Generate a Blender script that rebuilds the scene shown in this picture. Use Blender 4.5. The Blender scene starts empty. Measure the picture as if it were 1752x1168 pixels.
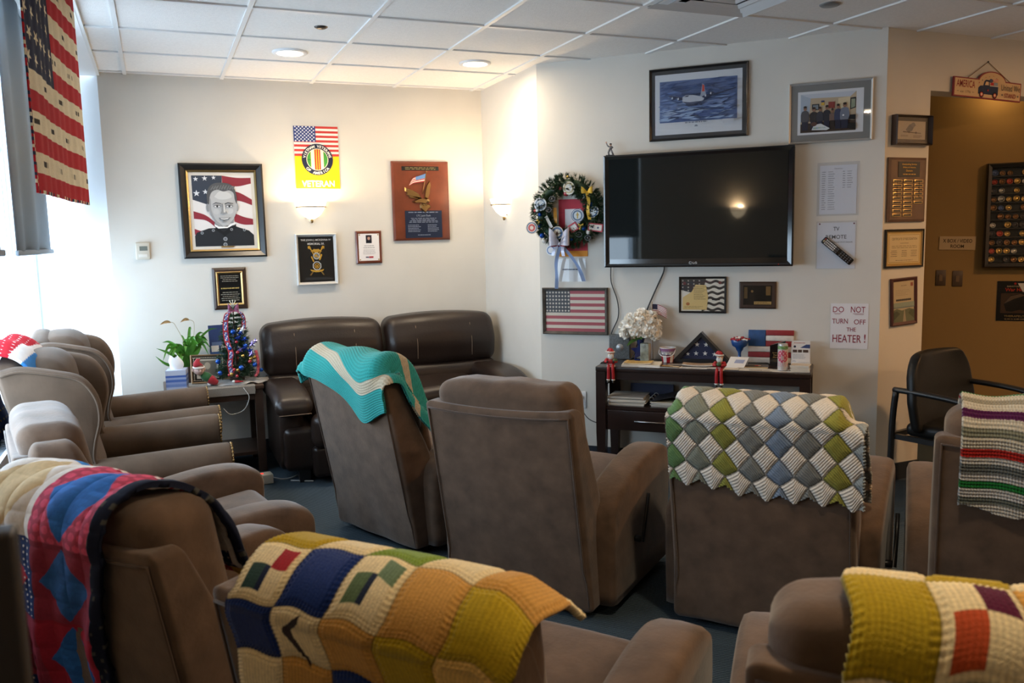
import bpy, math, random
import numpy as np
from mathutils import Vector, Matrix
D = bpy.data
SC = bpy.context.scene
COL = SC.collection
R = math.radians
rnd = random.Random(7)

# ------------------------------------------------------------ camera
cam_d = D.cameras.new('camera')
cam = D.objects.new('camera', cam_d)
COL.objects.link(cam)
cam_d.sensor_width = 36.0
cam_d.lens = 29.65
cam_d.clip_start = 0.05
YAW, PITCH, ROLL = 0.394692, 0.122969, -0.0229756
_f = Vector((math.sin(YAW)*math.cos(PITCH), math.cos(YAW)*math.cos(PITCH), -math.sin(PITCH)))
_r = Vector((math.cos(YAW), -math.sin(YAW), 0))
_d = _f.cross(_r)
_right = _r*math.cos(ROLL) - _d*math.sin(ROLL)
_down = _r*math.sin(ROLL) + _d*math.cos(ROLL)
mw = Matrix.Identity(4)
for i in range(3):
    mw[i][0] = _right[i]; mw[i][1] = -_down[i]; mw[i][2] = -_f[i]
mw.translation = Vector((0, 0, 1.53))
cam.matrix_world = mw
cam_d.dof.use_dof = True
cam_d.dof.focus_distance = 4.2
cam_d.dof.aperture_fstop = 5.0
SC.camera = cam

# ------------------------------------------------------------ view, sky, daylight
SC.view_settings.view_transform = 'Standard'
SC.view_settings.look = 'None'
SC.view_settings.gamma = 1.0
SC.view_settings.exposure = 0.0
SC.view_settings.use_curve_mapping = False
world = D.worlds.new('sky')
SC.world = world
world.use_nodes = True
wn = world.node_tree
wn.nodes.clear()
wo = wn.nodes.new('ShaderNodeOutputWorld')
wb = wn.nodes.new('ShaderNodeBackground')
wb.inputs[0].default_value = (0.72, 0.87, 1.0, 1)
wb.inputs[1].default_value = 11.5
wn.links.new(wb.outputs[0], wo.inputs[0])

def area(name, loc, rot, sx, sy, power, col, portal=False, shape='RECTANGLE'):
    l = D.lights.new(name, 'AREA')
    l.shape = shape
    l.size = sx
    if shape in ('RECTANGLE', 'ELLIPSE'):
        l.size_y = sy
    l.energy = power
    l.color = col
    l.cycles.is_portal = portal
    o = D.objects.new(name, l)
    o.location = loc
    o.rotation_euler = rot
    COL.objects.link(o)
    return o

# sky portal in the window bay of the left wall (they emit nothing of their own)
area('window_portal', (-0.80, 4.6, 1.85), (0, R(-90), 0), 2.3, 4.3, 1, (1, 1, 1), True)
# ------------------------------------------------------------ helpers
def lin(h):
    if isinstance(h, str):
        h = h.lstrip('#')
        v = [int(h[i:i+2], 16)/255 for i in (0, 2, 4)]
    else:
        v = [x/255 for x in h]
    return tuple(((x+0.055)/1.055)**2.4 if x > 0.04045 else x/12.92 for x in v)

def node(nt, t, **kw):
    n = nt.nodes.new(t)
    for k, v in kw.items():
        setattr(n, k, v)
    return n

MATS = {}
def mat(name, col=None, rough=0.6, metal=0.0, var=None, bump=None, coat=0.0, sheen=0.0, spec=0.5,
        emit=None, attr=False, wave=None, trans=0.0, alpha=1.0):
    """var=(scale, amount) mottling, bump=(scale, strength), wave=(scale, strength, axis)"""
    if name in MATS:
        return MATS[name]
    m = D.materials.new(name)
    m.use_nodes = True
    nt = m.node_tree
    b = nt.nodes['Principled BSDF']
    b.inputs['Roughness'].default_value = rough
    b.inputs['Metallic'].default_value = metal
    b.inputs['Specular IOR Level'].default_value = spec
    b.inputs['Coat Weight'].default_value = coat
    b.inputs['Coat Roughness'].default_value = 0.08
    b.inputs['Transmission Weight'].default_value = trans
    b.inputs['Alpha'].default_value = alpha
    if sheen:
        b.inputs['Sheen Weight'].default_value = sheen
        b.inputs['Sheen Roughness'].default_value = 0.45
    tc = node(nt, 'ShaderNodeTexCoord')
    src = None
    if attr:
        a = node(nt, 'ShaderNodeAttribute', attribute_name='Col')
        src = a.outputs['Color']
    if var:
        n = node(nt, 'ShaderNodeTexNoise')
        n.inputs['Scale'].default_value = var[0]
        n.inputs['Detail'].default_value = 5
        nt.links.new(tc.outputs['Object'], n.inputs['Vector'])
        mr = node(nt, 'ShaderNodeMapRange')
        mr.inputs['From Min'].default_value = 0.3
        mr.inputs['From Max'].default_value = 0.7
        mr.inputs['To Min'].default_value = 1 - var[1]
        mr.inputs['To Max'].default_value = 1 + var[1]
        nt.links.new(n.outputs['Fac'], mr.inputs['Value'])
        mx = node(nt, 'ShaderNodeMix', data_type='RGBA', blend_type='MULTIPLY')
        mx.inputs['Factor'].default_value = 1
        if src is not None:
            nt.links.new(src, mx.inputs[6])
        else:
            mx.inputs[6].default_value = (*col, 1)
        nt.links.new(mr.outputs['Result'], mx.inputs[7])
        src = mx.outputs[2]
    if src is not None:
        nt.links.new(src, b.inputs['Base Color'])
    else:
        b.inputs['Base Color'].default_value = (*col, 1)
    hs = None
    if bump:
        n = node(nt, 'ShaderNodeTexNoise')
        n.inputs['Scale'].default_value = bump[0]
        n.inputs['Detail'].default_value = 3
        nt.links.new(tc.outputs['Object'], n.inputs['Vector'])
        hs = (n.outputs['Fac'], bump[1])
    if wave:
        w = node(nt, 'ShaderNodeTexWave', bands_direction=wave[2])
        w.inputs['Scale'].default_value = wave[0]
        w.inputs['Distortion'].default_value = 0.6
        nt.links.new(tc.outputs['Object'], w.inputs['Vector'])
        hs = (w.outputs['Fac'], wave[1])
    if hs:
        bp = node(nt, 'ShaderNodeBump')
        bp.inputs['Strength'].default_value = hs[1]
        bp.inputs['Distance'].default_value = 0.01
        nt.links.new(hs[0], bp.inputs['Height'])
        nt.links.new(bp.outputs['Normal'], b.inputs['Normal'])
    if emit:
        b.inputs['Emission Color'].default_value = (*emit[0], 1)
        b.inputs['Emission Strength'].default_value = emit[1]
    MATS[name] = m
    return m

def pane_mat(name, tint=(1, 1, 1), refl=1.0, fog=0.0):
    m = D.materials.new(name)
    m.use_nodes = True
    nt = m.node_tree
    nt.nodes.clear()
    o = node(nt, 'ShaderNodeOutputMaterial')
    t = node(nt, 'ShaderNodeBsdfTransparent')
    t.inputs[0].default_value = (*tint, 1)
    g = node(nt, 'ShaderNodeBsdfGlossy')
    g.inputs['Roughness'].default_value = 0.02
    f = node(nt, 'ShaderNodeFresnel')
    f.inputs['IOR'].default_value = 1.45
    mu = node(nt, 'ShaderNodeMath', operation='MULTIPLY')
    gm = node(nt, 'ShaderNodeNewGeometry')
    fr = node(nt, 'ShaderNodeMath', operation='SUBTRACT')      # only the front face mirrors
    fr.inputs[0].default_value = refl
    nt.links.new(gm.outputs['Backfacing'], fr.inputs[1])
    fr.use_clamp = True
    nt.links.new(fr.outputs[0], mu.inputs[1])
    nt.links.new(f.outputs[0], mu.inputs[0])
    mx = node(nt, 'ShaderNodeMixShader')
    nt.links.new(mu.outputs[0], mx.inputs[0])
    nt.links.new(t.outputs[0], mx.inputs[1])
    nt.links.new(g.outputs[0], mx.inputs[2])
    last = mx
    if fog:
        df = node(nt, 'ShaderNodeBsdfDiffuse')
        df.inputs[0].default_value = (0.8, 0.82, 0.85, 1)
        m2 = node(nt, 'ShaderNodeMixShader')
        m2.inputs[0].default_value = fog
        nt.links.new(mx.outputs[0], m2.inputs[1])
        nt.links.new(df.outputs[0], m2.inputs[2])
        last = m2
    nt.links.new(last.outputs[0], o.inputs[0])
    MATS[name] = m
    return m

def catmull(pts, n):
    """resample a polyline of points smoothly, n samples per span"""
    P = [np.array(p, float) for p in pts]
    P = [2*P[0]-P[1]] + P + [2*P[-1]-P[-2]]
    out = []
    for i in range(1, len(P)-2):
        for k in range(n):
            t = k/n
            a, b, c, d = P[i-1], P[i], P[i+1], P[i+2]
            out.append(0.5*((2*b)+(c-a)*t+(2*a-5*b+4*c-d)*t*t+(3*b-a-3*c+d)*t**3))
    out.append(P[-2])
    return np.array(out)

class MB:
    def __init__(s):
        s.v = []; s.f = []; s.mi = []; s.c = []; s.sm = []; s.xf = None
    def add(s, verts, faces, mi=0, col=None, smooth=False):
        o = len(s.v)
        V = np.array(verts, float).reshape(-1, 3)
        if s.xf is not None:
            A = np.array(s.xf)
            V = V @ A[:3, :3].T + A[:3, 3]
        s.v.extend(V.tolist())
        for k, f in enumerate(faces):
            s.f.append([i+o for i in f])
            s.mi.append(mi)
            s.c.append(col[k] if isinstance(col, list) else col)
            s.sm.append(smooth)
    def box(s, c, size, mi=0, col=None, rot=None):
        h = np.array(size)/2
        V = np.array([[x, y, z] for x in (-1, 1) for y in (-1, 1) for z in (-1, 1)])*h
        if rot is not None:
            V = V @ np.array(rot.to_matrix() if hasattr(rot, 'to_matrix') else rot).T
        V = V + np.array(c)
        s.add(V, [(0, 1, 3, 2), (4, 6, 7, 5), (0, 4, 5, 1), (2, 3, 7, 6), (0, 2, 6, 4), (1, 5, 7, 3)], mi, col)
    def rbox(s, c, size, r, seg=3, n=4, fn=None, mi=0, col=None):
        h = np.array(size)/2
        r = min(r, h.min()*0.999)
        ax = []
        for a in range(3):
            inn = h[a]-r
            e = [inn + r*math.tan(k/seg*math.pi/4) for k in range(seg+1)]
            mid = list(np.linspace(-inn, inn, n+2)[1:-1]) if inn > 1e-6 else []
            ax.append([-x for x in reversed(e)] + mid + e)
            if inn < 1e-6:
                ax[-1] = [-x for x in reversed(e)] + e[1:]
        idx = {}; V = []; F = []
        def vid(p):
            k = tuple(round(float(x), 6) for x in p)
            if k not in idx:
                idx[k] = len(V); V.append(p)
            return idx[k]
        for a in range(3):
            b, d = (a+1) % 3, (a+2) % 3
            for sg in (-1, 1):
                for i in range(len(ax[b])-1):
                    for j in range(len(ax[d])-1):
                        q = []
                        for (ii, jj) in ((i, j), (i+1, j), (i+1, j+1), (i, j+1)):
                            p = [0, 0, 0]
                            p[a] = sg*h[a]; p[b] = ax[b][ii]; p[d] = ax[d][jj]
                            q.append(vid(tuple(p)))
                        F.append(q if sg > 0 else q[::-1])
        V = np.array(V)
        inn = h-r
        q = np.clip(V, -inn, inn)
        dd = V-q
        L = np.linalg.norm(dd, axis=1, keepdims=True)
        V = np.where(L > 1e-9, q + dd/np.maximum(L, 1e-9)*r, V)
        if fn is not None:
            V = fn(V)
        s.add(V + np.array(c), F, mi, col, True)
    def tube(s, path, r, n=8, closed=False, mi=0, col=None, flat=1.0):
        P = [Vector(p) for p in path]
        N = len(P)
        rr = r if hasattr(r, '__len__') else [r]*N
        V = []; F = []
        up = Vector((0, 0, 1))
        T0 = (P[1]-P[0]).normalized()
        if abs(T0.dot(up)) > 0.95:
            up = Vector((1, 0, 0))
        u = T0.cross(up).normalized()
        for i in range(N):
            if closed:
                t = (P[(i+1) % N]-P[i-1]).normalized()
            else:
                t = (P[min(i+1, N-1)]-P[max(i-1, 0)]).normalized()
            u = (u - t*u.dot(t)).normalized()
            w = t.cross(u)
            for k in range(n):
                a = 2*math.pi*k/n
                V.append(P[i] + (u*math.cos(a) + w*math.sin(a)*flat)*rr[i])
        M_ = N if closed else N-1
        for i in range(M_):
            j = (i+1) % N
            for k in range(n):
                l = (k+1) % n
                F.append((i*n+k, i*n+l, j*n+l, j*n+k))
        if not closed:
            F.append(tuple(range(n))[::-1])
            F.append(tuple((N-1)*n+k for k in range(n)))
        s.add([tuple(v) for v in V], F, mi, col, True)
    def lathe(s, prof, n=24, c=(0, 0, 0), mi=0, col=None, colfn=None, a0=0, a1=2*math.pi, smooth=True):
        full = abs(a1-a0-2*math.pi) < 1e-6
        m = n if full else n+1
        V = []; F = []; C = []
        for (r, z) in prof:
            for k in range(m):
                a = a0+(a1-a0)*k/n
                V.append((c[0]+r*math.cos(a), c[1]+r*math.sin(a), c[2]+z))
        for i in range(len(prof)-1):
            for k in range(n):
                l = (k+1) % m
                F.append((i*m+k, i*m+l, (i+1)*m+l, (i+1)*m+k))
                if colfn:
                    C.append(colfn(a0+(a1-a0)*(k+.5)/n, (prof[i][1]+prof[i+1][1])/2))
        s.add(V, F, mi, C if colfn else col, smooth)
    def ball(s, c, r, n=12, mi=0, col=None, fn=None):
        rx = r if hasattr(r, '__len__') else (r, r, r)
        V = []; F = []
        m = max(4, n//2)
        for i in range(m+1):
            t = math.pi*i/m
            for k in range(n):
                a = 2*math.pi*k/n
                V.append((math.sin(t)*math.cos(a), math.sin(t)*math.sin(a), -math.cos(t)))
        V = np.array(V)*np.array(rx)
        if fn is not None:
            V = fn(V)
        for i in range(m):
            for k in range(n):
                l = (k+1) % n
                if i == 0:
                    F.append((k, (i+1)*n+l, (i+1)*n+k))
                elif i == m-1:
                    F.append((i*n+k, i*n+l, (i+1)*n+k))
                else:
                    F.append((i*n+k, i*n+l, (i+1)*n+l, (i+1)*n+k))
        s.add(V+np.array(c), F, mi, col, True)
    def loft(s, rings, caps=True, mi=0, col=None, smooth=True):
        n = len(rings[0]); V = [p for r in rings for p in r]; F = []
        for i in range(len(rings)-1):
            for k in range(n):
                l = (k+1) % n
                F.append((i*n+k, i*n+l, (i+1)*n+l, (i+1)*n+k))
        if caps:
            F.append(tuple(range(n))[::-1]); F.append(tuple((len(rings)-1)*n+k for k in range(n)))
        s.add(V, F, mi, col, smooth)
    def prism(s, pts, y0, y1, mi=0, col=None):
        """outline pts (x,z) extruded along y"""
        n = len(pts)
        V = [(p[0], y0, p[1]) for p in pts] + [(p[0], y1, p[1]) for p in pts]
        F = [tuple(range(n)), tuple(range(2*n-1, n-1, -1))]
        for k in range(n):
            l = (k+1) % n
            F.append((k, n+k, n+l, l))
        s.add(V, F, mi, col)
    def build(s, name, mats, parent=None, loc=None, rot=None):
        me = D.meshes.new(name)
        me.from_pydata(s.v, [], s.f)
        mats = mats if isinstance(mats, (list, tuple)) else [mats]
        for m in mats:
            me.materials.append(m)
        if len(mats) > 1:
            me.polygons.foreach_set('material_index', s.mi)
        me.polygons.foreach_set('use_smooth', s.sm)
        if any(c is not None for c in s.c):
            ca = me.color_attributes.new('Col', 'FLOAT_COLOR', 'CORNER')
            arr = []
            for f, c in zip(s.f, s.c):
                c = c if c is not None else (0.5, 0.5, 0.5)
                arr.extend((c[0], c[1], c[2], 1.0)*len(f))
            ca.data.foreach_set('color', arr)
        me.update()
        o = D.objects.new(name, me)
        COL.objects.link(o)
        if parent is not None:
            o.parent = parent
        if loc is not None:
            o.location = loc
        if rot is not None:
            o.rotation_euler = rot
        return o

def thing(name, label, cat, loc=(0, 0, 0), rotz=0.0, group=None):
    o = D.objects.new(name, None)
    o.empty_display_size = 0.05
    COL.objects.link(o)
    o.location = loc
    o.rotation_euler = (0, 0, rotz)
    o['label'] = label
    o['category'] = cat
    if group:
        o['group'] = group
    return o
def tag(o, label, cat, group=None, kind=None):
    o['label'] = label
    o['category'] = cat
    if group:
        o['group'] = group
    if kind:
        o['kind'] = kind
    return o
def struct(o):
    o['kind'] = 'structure'
    return o
def lab(o, t):
    o['label'] = t
    return o
def copy_tree(o, parent=None):
    c = o.copy()
    COL.objects.link(c)
    if parent is not None:
        c.parent = parent
        c.matrix_parent_inverse = o.matrix_parent_inverse.copy()
    for ch in list(o.children):
        copy_tree(ch, c)
    return c

def Rz(a): return Matrix.Rotation(a, 4, 'Z')
def Rx(a): return Matrix.Rotation(a, 4, 'X')
def Ry(a): return Matrix.Rotation(a, 4, 'Y')
def Tr(x, y, z): return Matrix.Translation((x, y, z))

# ------------------------------------------------------------ flat printed artwork (pictures, posters, papers)
_tc = {}
def text_geo(txt, bold=0.0):
    k = (txt, bold)
    if k not in _tc:
        cu = D.curves.new('t', 'FONT')
        cu.body = txt
        cu.size = 1.0
        cu.offset = bold
        cu.resolution_u = 3
        ob = D.objects.new('t', cu)
        me = D.meshes.new_from_object(ob)
        V = np.array([tuple(v.co) for v in me.vertices]).reshape(-1, 3)
        F = [tuple(p.vertices) for p in me.polygons]
        D.objects.remove(ob); D.curves.remove(cu); D.meshes.remove(me)
        _tc[k] = (V, F)
    return _tc[k]

class Art(MB):
    """picture drawn in its own plane: x right, z up, each layer a hair nearer (-y)"""
    def __init__(s, y=0.0, step=0.00022):
        super().__init__()
        s.y = y; s.step = step
    def up(s):
        s.y -= s.step
    def poly(s, col, pts):
        s.up()
        s.add([(p[0], s.y, p[1]) for p in pts], [tuple(range(len(pts)))], 0, lin(col))
    def rect(s, col, x0, z0, x1, z1):
        s.poly(col, [(x0, z0), (x1, z0), (x1, z1), (x0, z1)])
    def rects(s, col, L):
        s.up()
        for (x0, z0, x1, z1) in L:
            s.add([(x0, s.y, z0), (x1, s.y, z0), (x1, s.y, z1), (x0, s.y, z1)], [(0, 1, 2, 3)], 0, lin(col))
    def ell(s, col, cx, cz, rx, rz=None, n=24, rot=0.0):
        rz = rx if rz is None else rz
        c, q = math.cos(rot), math.sin(rot)
        s.poly(col, [(cx+rx*math.cos(t)*c-rz*math.sin(t)*q, cz+rx*math.cos(t)*q+rz*math.sin(t)*c)
                     for t in [2*math.pi*k/n for k in range(n)]])
    def stars(s, col, L):
        s.up()
        for (cx, cz, r) in L:
            p = []
            for k in range(10):
                a = math.pi/2+math.pi*k/5
                q = r if k % 2 == 0 else r*0.4
                p.append((cx+q*math.cos(a), s.y, cz+q*math.sin(a)))
            s.add(p, [tuple(range(10))], 0, lin(col))
    def text(s, txt, cx, cz, w, h, col, bold=0.0, rot=0.0, xscale=True):
        V, F = text_geo(txt, bold)
        if len(V) == 0:
            return
        s.up()
        mn, mx = V.min(0), V.max(0)
        sx = w/(mx[0]-mn[0]); sz = h/(mx[1]-mn[1]) if h else sx
        X = (V[:, 0]-(mn[0]+mx[0])/2)*sx; Z = (V[:, 1]-(mn[1]+mx[1])/2)*sz
        c, q = math.cos(rot), math.sin(rot)
        P = np.stack([cx+X*c-Z*q, np.full(len(X), s.y), cz+X*q+Z*c], 1)
        s.add(P, F, 0, lin(col))
    def arctext(s, txt, cx, cz, r, size, col, a0, a1, top=True, bold=0.01):
        s.up()
        n = len(txt)
        for i, ch in enumerate(txt):
            if ch == ' ':
                continue
            a = a0+(a1-a0)*(i/(n-1))
            V, F = text_geo(ch, bold)
            mn, mx = V.min(0), V.max(0)
            X = (V[:, 0]-(mn[0]+mx[0])/2)*size; Z = (V[:, 1]-0.35)*size
            rot = a-math.pi/2 if top else a+math.pi/2
            c, q = math.cos(rot), math.sin(rot)
            px, pz = cx+r*math.cos(a), cz+r*math.sin(a)
            s.add(np.stack([px+X*c-Z*q, np.full(len(X), s.y), pz+X*q+Z*c], 1), F, 0, lin(col))
    def lines(s, col, x0, x1, z0, z1, n, th=0.3, seed=1, center=False, gaps=True):
        """rows of small print too fine to read"""
        q = random.Random(seed)
        L = []
        dz = (z1-z0)/n
        for i in range(n):
            z = z1-dz*(i+.5)
            a, b = x0, x1
            sh = (x1-x0)*q.uniform(0, .35)
            if center:
                a += sh/2; b -= sh/2
            else:
                b -= sh
            x = a
            while x < b:
                w = (x1-x0)*q.uniform(.06, .16)
                L.append((x, z-dz*th/2, min(x+w, b), z+dz*th/2))
                x += w+(x1-x0)*.025
        s.rects(col, L)

def flag_art(a, x0, z0, x1, z1, red='#a8233a', white='#f1ece6', blue='#2a3a6b', cw=0.4, rows=9, cols=11, starcol='#ffffff', wob=0.0, ch=7/13):
    h = (z1-z0)/13; w = x1-x0
    def st(i):
        N = 16
        tp = [(x0+w*k/N, z1-h*i+wob*math.sin(k*.6)) for k in range(N+1)]
        bt = [(x0+w*k/N, z1-h*(i+1)+wob*math.sin(k*.6)) for k in range(N+1)]
        return tp+bt[::-1]
    a.rect(white, x0, z0, x1, z1)
    for i in range(0, 13, 2):
        a.poly(red, st(i))
    cx1 = x0+w*cw; cz0 = z1-(z1-z0)*ch
    a.rect(blue, x0, cz0, cx1, z1)
    L = []
    for r in range(rows):
        m = cols//2+1 if r % 2 == 0 else cols//2
        for k in range(m):
            xx = x0+(cx1-x0)*((2*k+1+(r % 2))/(cols+1)) - (cx1-x0)*0.0
            L.append((xx, z1-(z1-cz0)*(r+.5)/rows - 0, min((cx1-x0)/cols, (z1-cz0)/rows)*.62))
    a.stars(starcol, L)
# ------------------------------------------------------------ materials of the room
def wall_material(name, col):
    return mat(name, col, rough=0.75, var=(3.0, 0.03), bump=(220.0, 0.06), spec=0.25)
WALL = wall_material('cream_wall_paint', (0.66, 0.635, 0.585))
HALLP = wall_material('tan_hall_paint', (0.25, 0.165, 0.068))
WHITE = mat('white_trim_paint', (0.78, 0.79, 0.80), rough=0.5, var=(4, .02))
BASEM = mat('navy_vinyl_base', (0.018, 0.024, 0.035), rough=0.5, var=(5, .1))
def carpet():
    m = mat('blue_grey_ribbed_carpet', (0.06, 0.075, 0.09), rough=1.0, spec=0.1)
    nt = m.node_tree
    b = nt.nodes['Principled BSDF']
    tc = node(nt, 'ShaderNodeTexCoord')
    mp = node(nt, 'ShaderNodeMapping')
    mp.inputs['Rotation'].default_value = (0, 0, R(-45))
    nt.links.new(tc.outputs['Object'], mp.inputs[0])
    w = node(nt, 'ShaderNodeTexWave', bands_direction='X')
    w.inputs['Scale'].default_value = 26
    w.inputs['Distortion'].default_value = 1.2
    w.inputs['Detail'].default_value = 2
    nt.links.new(mp.outputs[0], w.inputs['Vector'])
    n = node(nt, 'ShaderNodeTexNoise')
    n.inputs['Scale'].default_value = 260
    nt.links.new(tc.outputs['Object'], n.inputs['Vector'])
    ch = node(nt, 'ShaderNodeTexChecker')
    ch.inputs['Scale'].default_value = 1/0.61
    nt.links.new(mp.outputs[0], ch.inputs['Vector'])
    ad = node(nt, 'ShaderNodeMath', operation='ADD')
    nt.links.new(w.outputs['Fac'], ad.inputs[0]); nt.links.new(n.outputs['Fac'], ad.inputs[1])
    r = node(nt, 'ShaderNodeValToRGB')
    r.color_ramp.elements[0].position = 0.35; r.color_ramp.elements[0].color = (0.018, 0.030, 0.046, 1)
    r.color_ramp.elements[1].position = 1.35 if False else 1.0; r.color_ramp.elements[1].color = (0.13, 0.175, 0.21, 1)
    dv = node(nt, 'ShaderNodeMath', operation='MULTIPLY'); dv.inputs[1].default_value = 0.62
    nt.links.new(ad.outputs[0], dv.inputs[0])
    nt.links.new(dv.outputs[0], r.inputs[0])
    mx = node(nt, 'ShaderNodeMix', data_type='RGBA', blend_type='MULTIPLY')
    mx.inputs['Factor'].default_value = 0.16
    nt.links.new(r.outputs[0], mx.inputs[6]); nt.links.new(ch.outputs['Color'], mx.inputs[7])
    nt.links.new(mx.outputs[2], b.inputs['Base Color'])
    bp = node(nt, 'ShaderNodeBump'); bp.inputs['Strength'].default_value = 0.6; bp.inputs['Distance'].default_value = 0.006
    nt.links.new(ad.outputs[0], bp.inputs['Height']); nt.links.new(bp.outputs[0], b.inputs['Normal'])
    return m
CARPET = carpet()
def tile_mat():
    m = mat('white_fissured_ceiling_tile', (0.80, 0.79, 0.77), rough=0.9, spec=0.1, var=(60, .035), bump=(160, .25))
    return m
TILE = tile_mat()
BAR = mat('white_ceiling_grid', (0.72, 0.73, 0.73), rough=0.45)
CH = 2.663          # ceiling height

# floor, ceiling
b = MB(); b.box((2.4, 2.0, -0.05), (7.4, 12.0, 0.1))
struct(b.build('floor', CARPET))
def slab_poly(pts, z0, z1, mi=0):
    m = MB(); n = len(pts)
    V = [(p[0], p[1], z0) for p in pts]+[(p[0], p[1], z1) for p in pts]
    F = [tuple(range(n))[::-1], tuple(n+k for k in range(n))]+[(k, (k+1) % n, n+(k+1) % n, n+k) for k in range(n)]
    m.add(V, F, mi)
    return m
cl = slab_poly([(-0.28, -2.9), (6.0, -2.9), (6.0, 6.35), (-0.28, 6.35)], CH, CH+0.08)
G = 0.6096
gx0, gy0 = 1.1058, 3.776
tb = []
for k in range(-2, 9):
    x = gx0+G*k
    if -0.25 < x < 5.95:
        tb.append((x, 'x'))
        cl.box((x, 1.70, CH-0.004), (0.024, 9.2, 0.010), 1)
for k in range(-11, 6):
    y = gy0+G*k
    if -2.9 < y < 6.3:
        cl.box((2.86, y, CH-0.004), (6.28, 0.024, 0.0098), 1)
cl.box((-0.272, 1.7, CH-0.010), (0.016, 9.2, 0.022), 1)
struct(cl.build('ceiling', [TILE, BAR]))

# walls. Back wall with the splayed window reveal at its left end
b = MB()
b.add([(-0.28, 6.29, 0), (2.42, 6.29, 0), (2.42, 6.29, 3.0), (-0.28, 6.29, 3.0), (-0.28, 6.45, 0), (2.42, 6.45, 0), (2.42, 6.45, 3.0), (-0.28, 6.45, 3.0)],
      [(0, 1, 2, 3), (5, 4, 7, 6), (0, 3, 7, 4), (1, 5, 6, 2), (3, 2, 6, 7)])
struct(b.build('wall_back', WALL))
b = slab_poly([(-0.28, 6.291), (-0.80, 6.74), (-0.80, 6.9), (-0.28, 6.45)], 0, 3.0)
struct(b.build('trim_1', WHITE))
b = slab_poly([(2.405, 5.25), (2.405, 6.45), (2.6, 6.45), (2.6, 5.3)], 0, 3.0)
struct(b.build('wall_side', WALL))
b = slab_poly([(2.405, 5.25), (2.6, 5.30), (4.02, 3.88), (3.915, 3.74)], 0, 3.0)
struct(b.build('wall_diagonal', WALL))
# right wall: pier, lintel over the hall opening
b = MB()
b.box((4.0925, 3.825, 1.5), (0.355, 0.15, 3.0))
b.box((5.135, 3.825, 2.66), (1.73, 0.15, 0.66))
b.box((5.80, 3.825, 1.16), (0.40, 0.15, 2.32))
struct(b.build('wall_right', WALL))
b = MB(); b.box((6.0, 0.45, 1.5), (0.1, 6.9, 3.0)); struct(b.build('wall_far', WALL))
b = MB(); b.box((2.6, -2.95, 1.5), (7.0, 0.1, 3.0)); struct(b.build('wall_rear', WALL))
# hall behind the opening (walls parallel to the television wall)
b = slab_poly([(4.3, 5.3), (6.3, 3.3), (6.4, 3.4), (4.4, 5.4)], 0, 3.0); struct(b.build('wall_hall', HALLP))
b = slab_poly([(3.3, 4.6), (4.38, 5.4), (4.3, 5.5), (3.2, 4.7)], 0, 3.0); struct(b.build('wall_hall_end', HALLP))
b = slab_poly([(3.2, 4.5), (4.0, 3.9), (6.4, 3.9), (6.4, 5.6), (3.2, 5.6)], 2.52, 2.6); struct(b.build('ceiling_hall', HALLP))
# left wall: openings for two window bays with a solid pier between
b = MB()
b.box((-0.85, 2.0, 0.34), (0.14, 9.9, 0.68))
b.box((-0.85, 1.30, 1.83), (0.14, 2.40, 2.28))
b.box((-0.85, 2.0, 3.05), (0.14, 9.9, 0.2))
b.box((-0.85, -1.42, 1.83), (0.14, 3.04, 2.28))
struct(b.build('wall_left', WALL))
b = MB(); b.box((-0.74, 1.30, 1.40), (0.078, 2.40, 2.8)); struct(b.build('wall_pier', WALL))
# blind pocket over the windows
b = MB()
b.box((-0.33, 1.7, CH-0.012), (0.10, 9.2, 0.024)); b.box((-0.375, 1.7, 2.83), (0.014, 9.2, 0.36)); b.box((-0.6, 1.7, 3.0), (0.46, 9.2, 0.02))
struct(b.build('trim_2', WHITE))
# baseboards
def base(name, p, q, off):
    p = Vector((*p, 0)); q = Vector((*q, 0)); d = (q-p).normalized(); n = Vector((d.y, -d.x, 0))
    m = MB()
    P = [p, q, q+n*off, p+n*off]
    V = [(a.x, a.y, 0) for a in P]+[(a.x, a.y, 0.105) for a in P]
    m.add(V, [(0, 1, 2, 3), (7, 6, 5, 4), (0, 4, 5, 1), (1, 5, 6, 2), (2, 6, 7, 3), (3, 7, 4, 0)])
    struct(m.build(name, BASEM))
base('baseboard_back', (-0.27, 6.289), (2.404, 6.289), 0.010)
base('baseboard_side', (2.404, 6.28), (2.404, 5.252), 0.010)
base('baseboard_diagonal', (2.406, 5.247), (3.913, 3.74), 0.010)
base('baseboard_right', (3.92, 3.749), (4.27, 3.749), 0.010)
base('baseboard_hall', (4.31, 5.288), (6.28, 3.318), 0.010)
# windows
ALU = mat('pale_window_aluminium', (0.62, 0.68, 0.74), rough=0.35, metal=0.2)
GLASS = pane_mat('window_glass', (0.94, 0.97, 1.0))
def window(name, y0, y1, mulls):
    m = MB()
    for y in [y0+0.03]+mulls+[y1-0.03]:
        m.box((-0.83, y, 1.82), (0.10, 0.06, 2.28))
    for z in (0.70, 2.93):
        m.box((-0.83, (y0+y1)/2, z), (0.098, y1-y0, 0.06))
    m.box((-0.83, (y0+y1)/2, 2.1), (0.06, y1-y0-0.06, 0.05))
    o = struct(m.build(name, ALU))
    g = MB(); g.box((-0.85, (y0+y1)/2, 1.82), (0.008, y1-y0-0.12, 2.2)); g.build('pane', GLASS, o)
window('window_1', 2.50, 6.72, [3.35, 4.60, 5.75])
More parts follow.
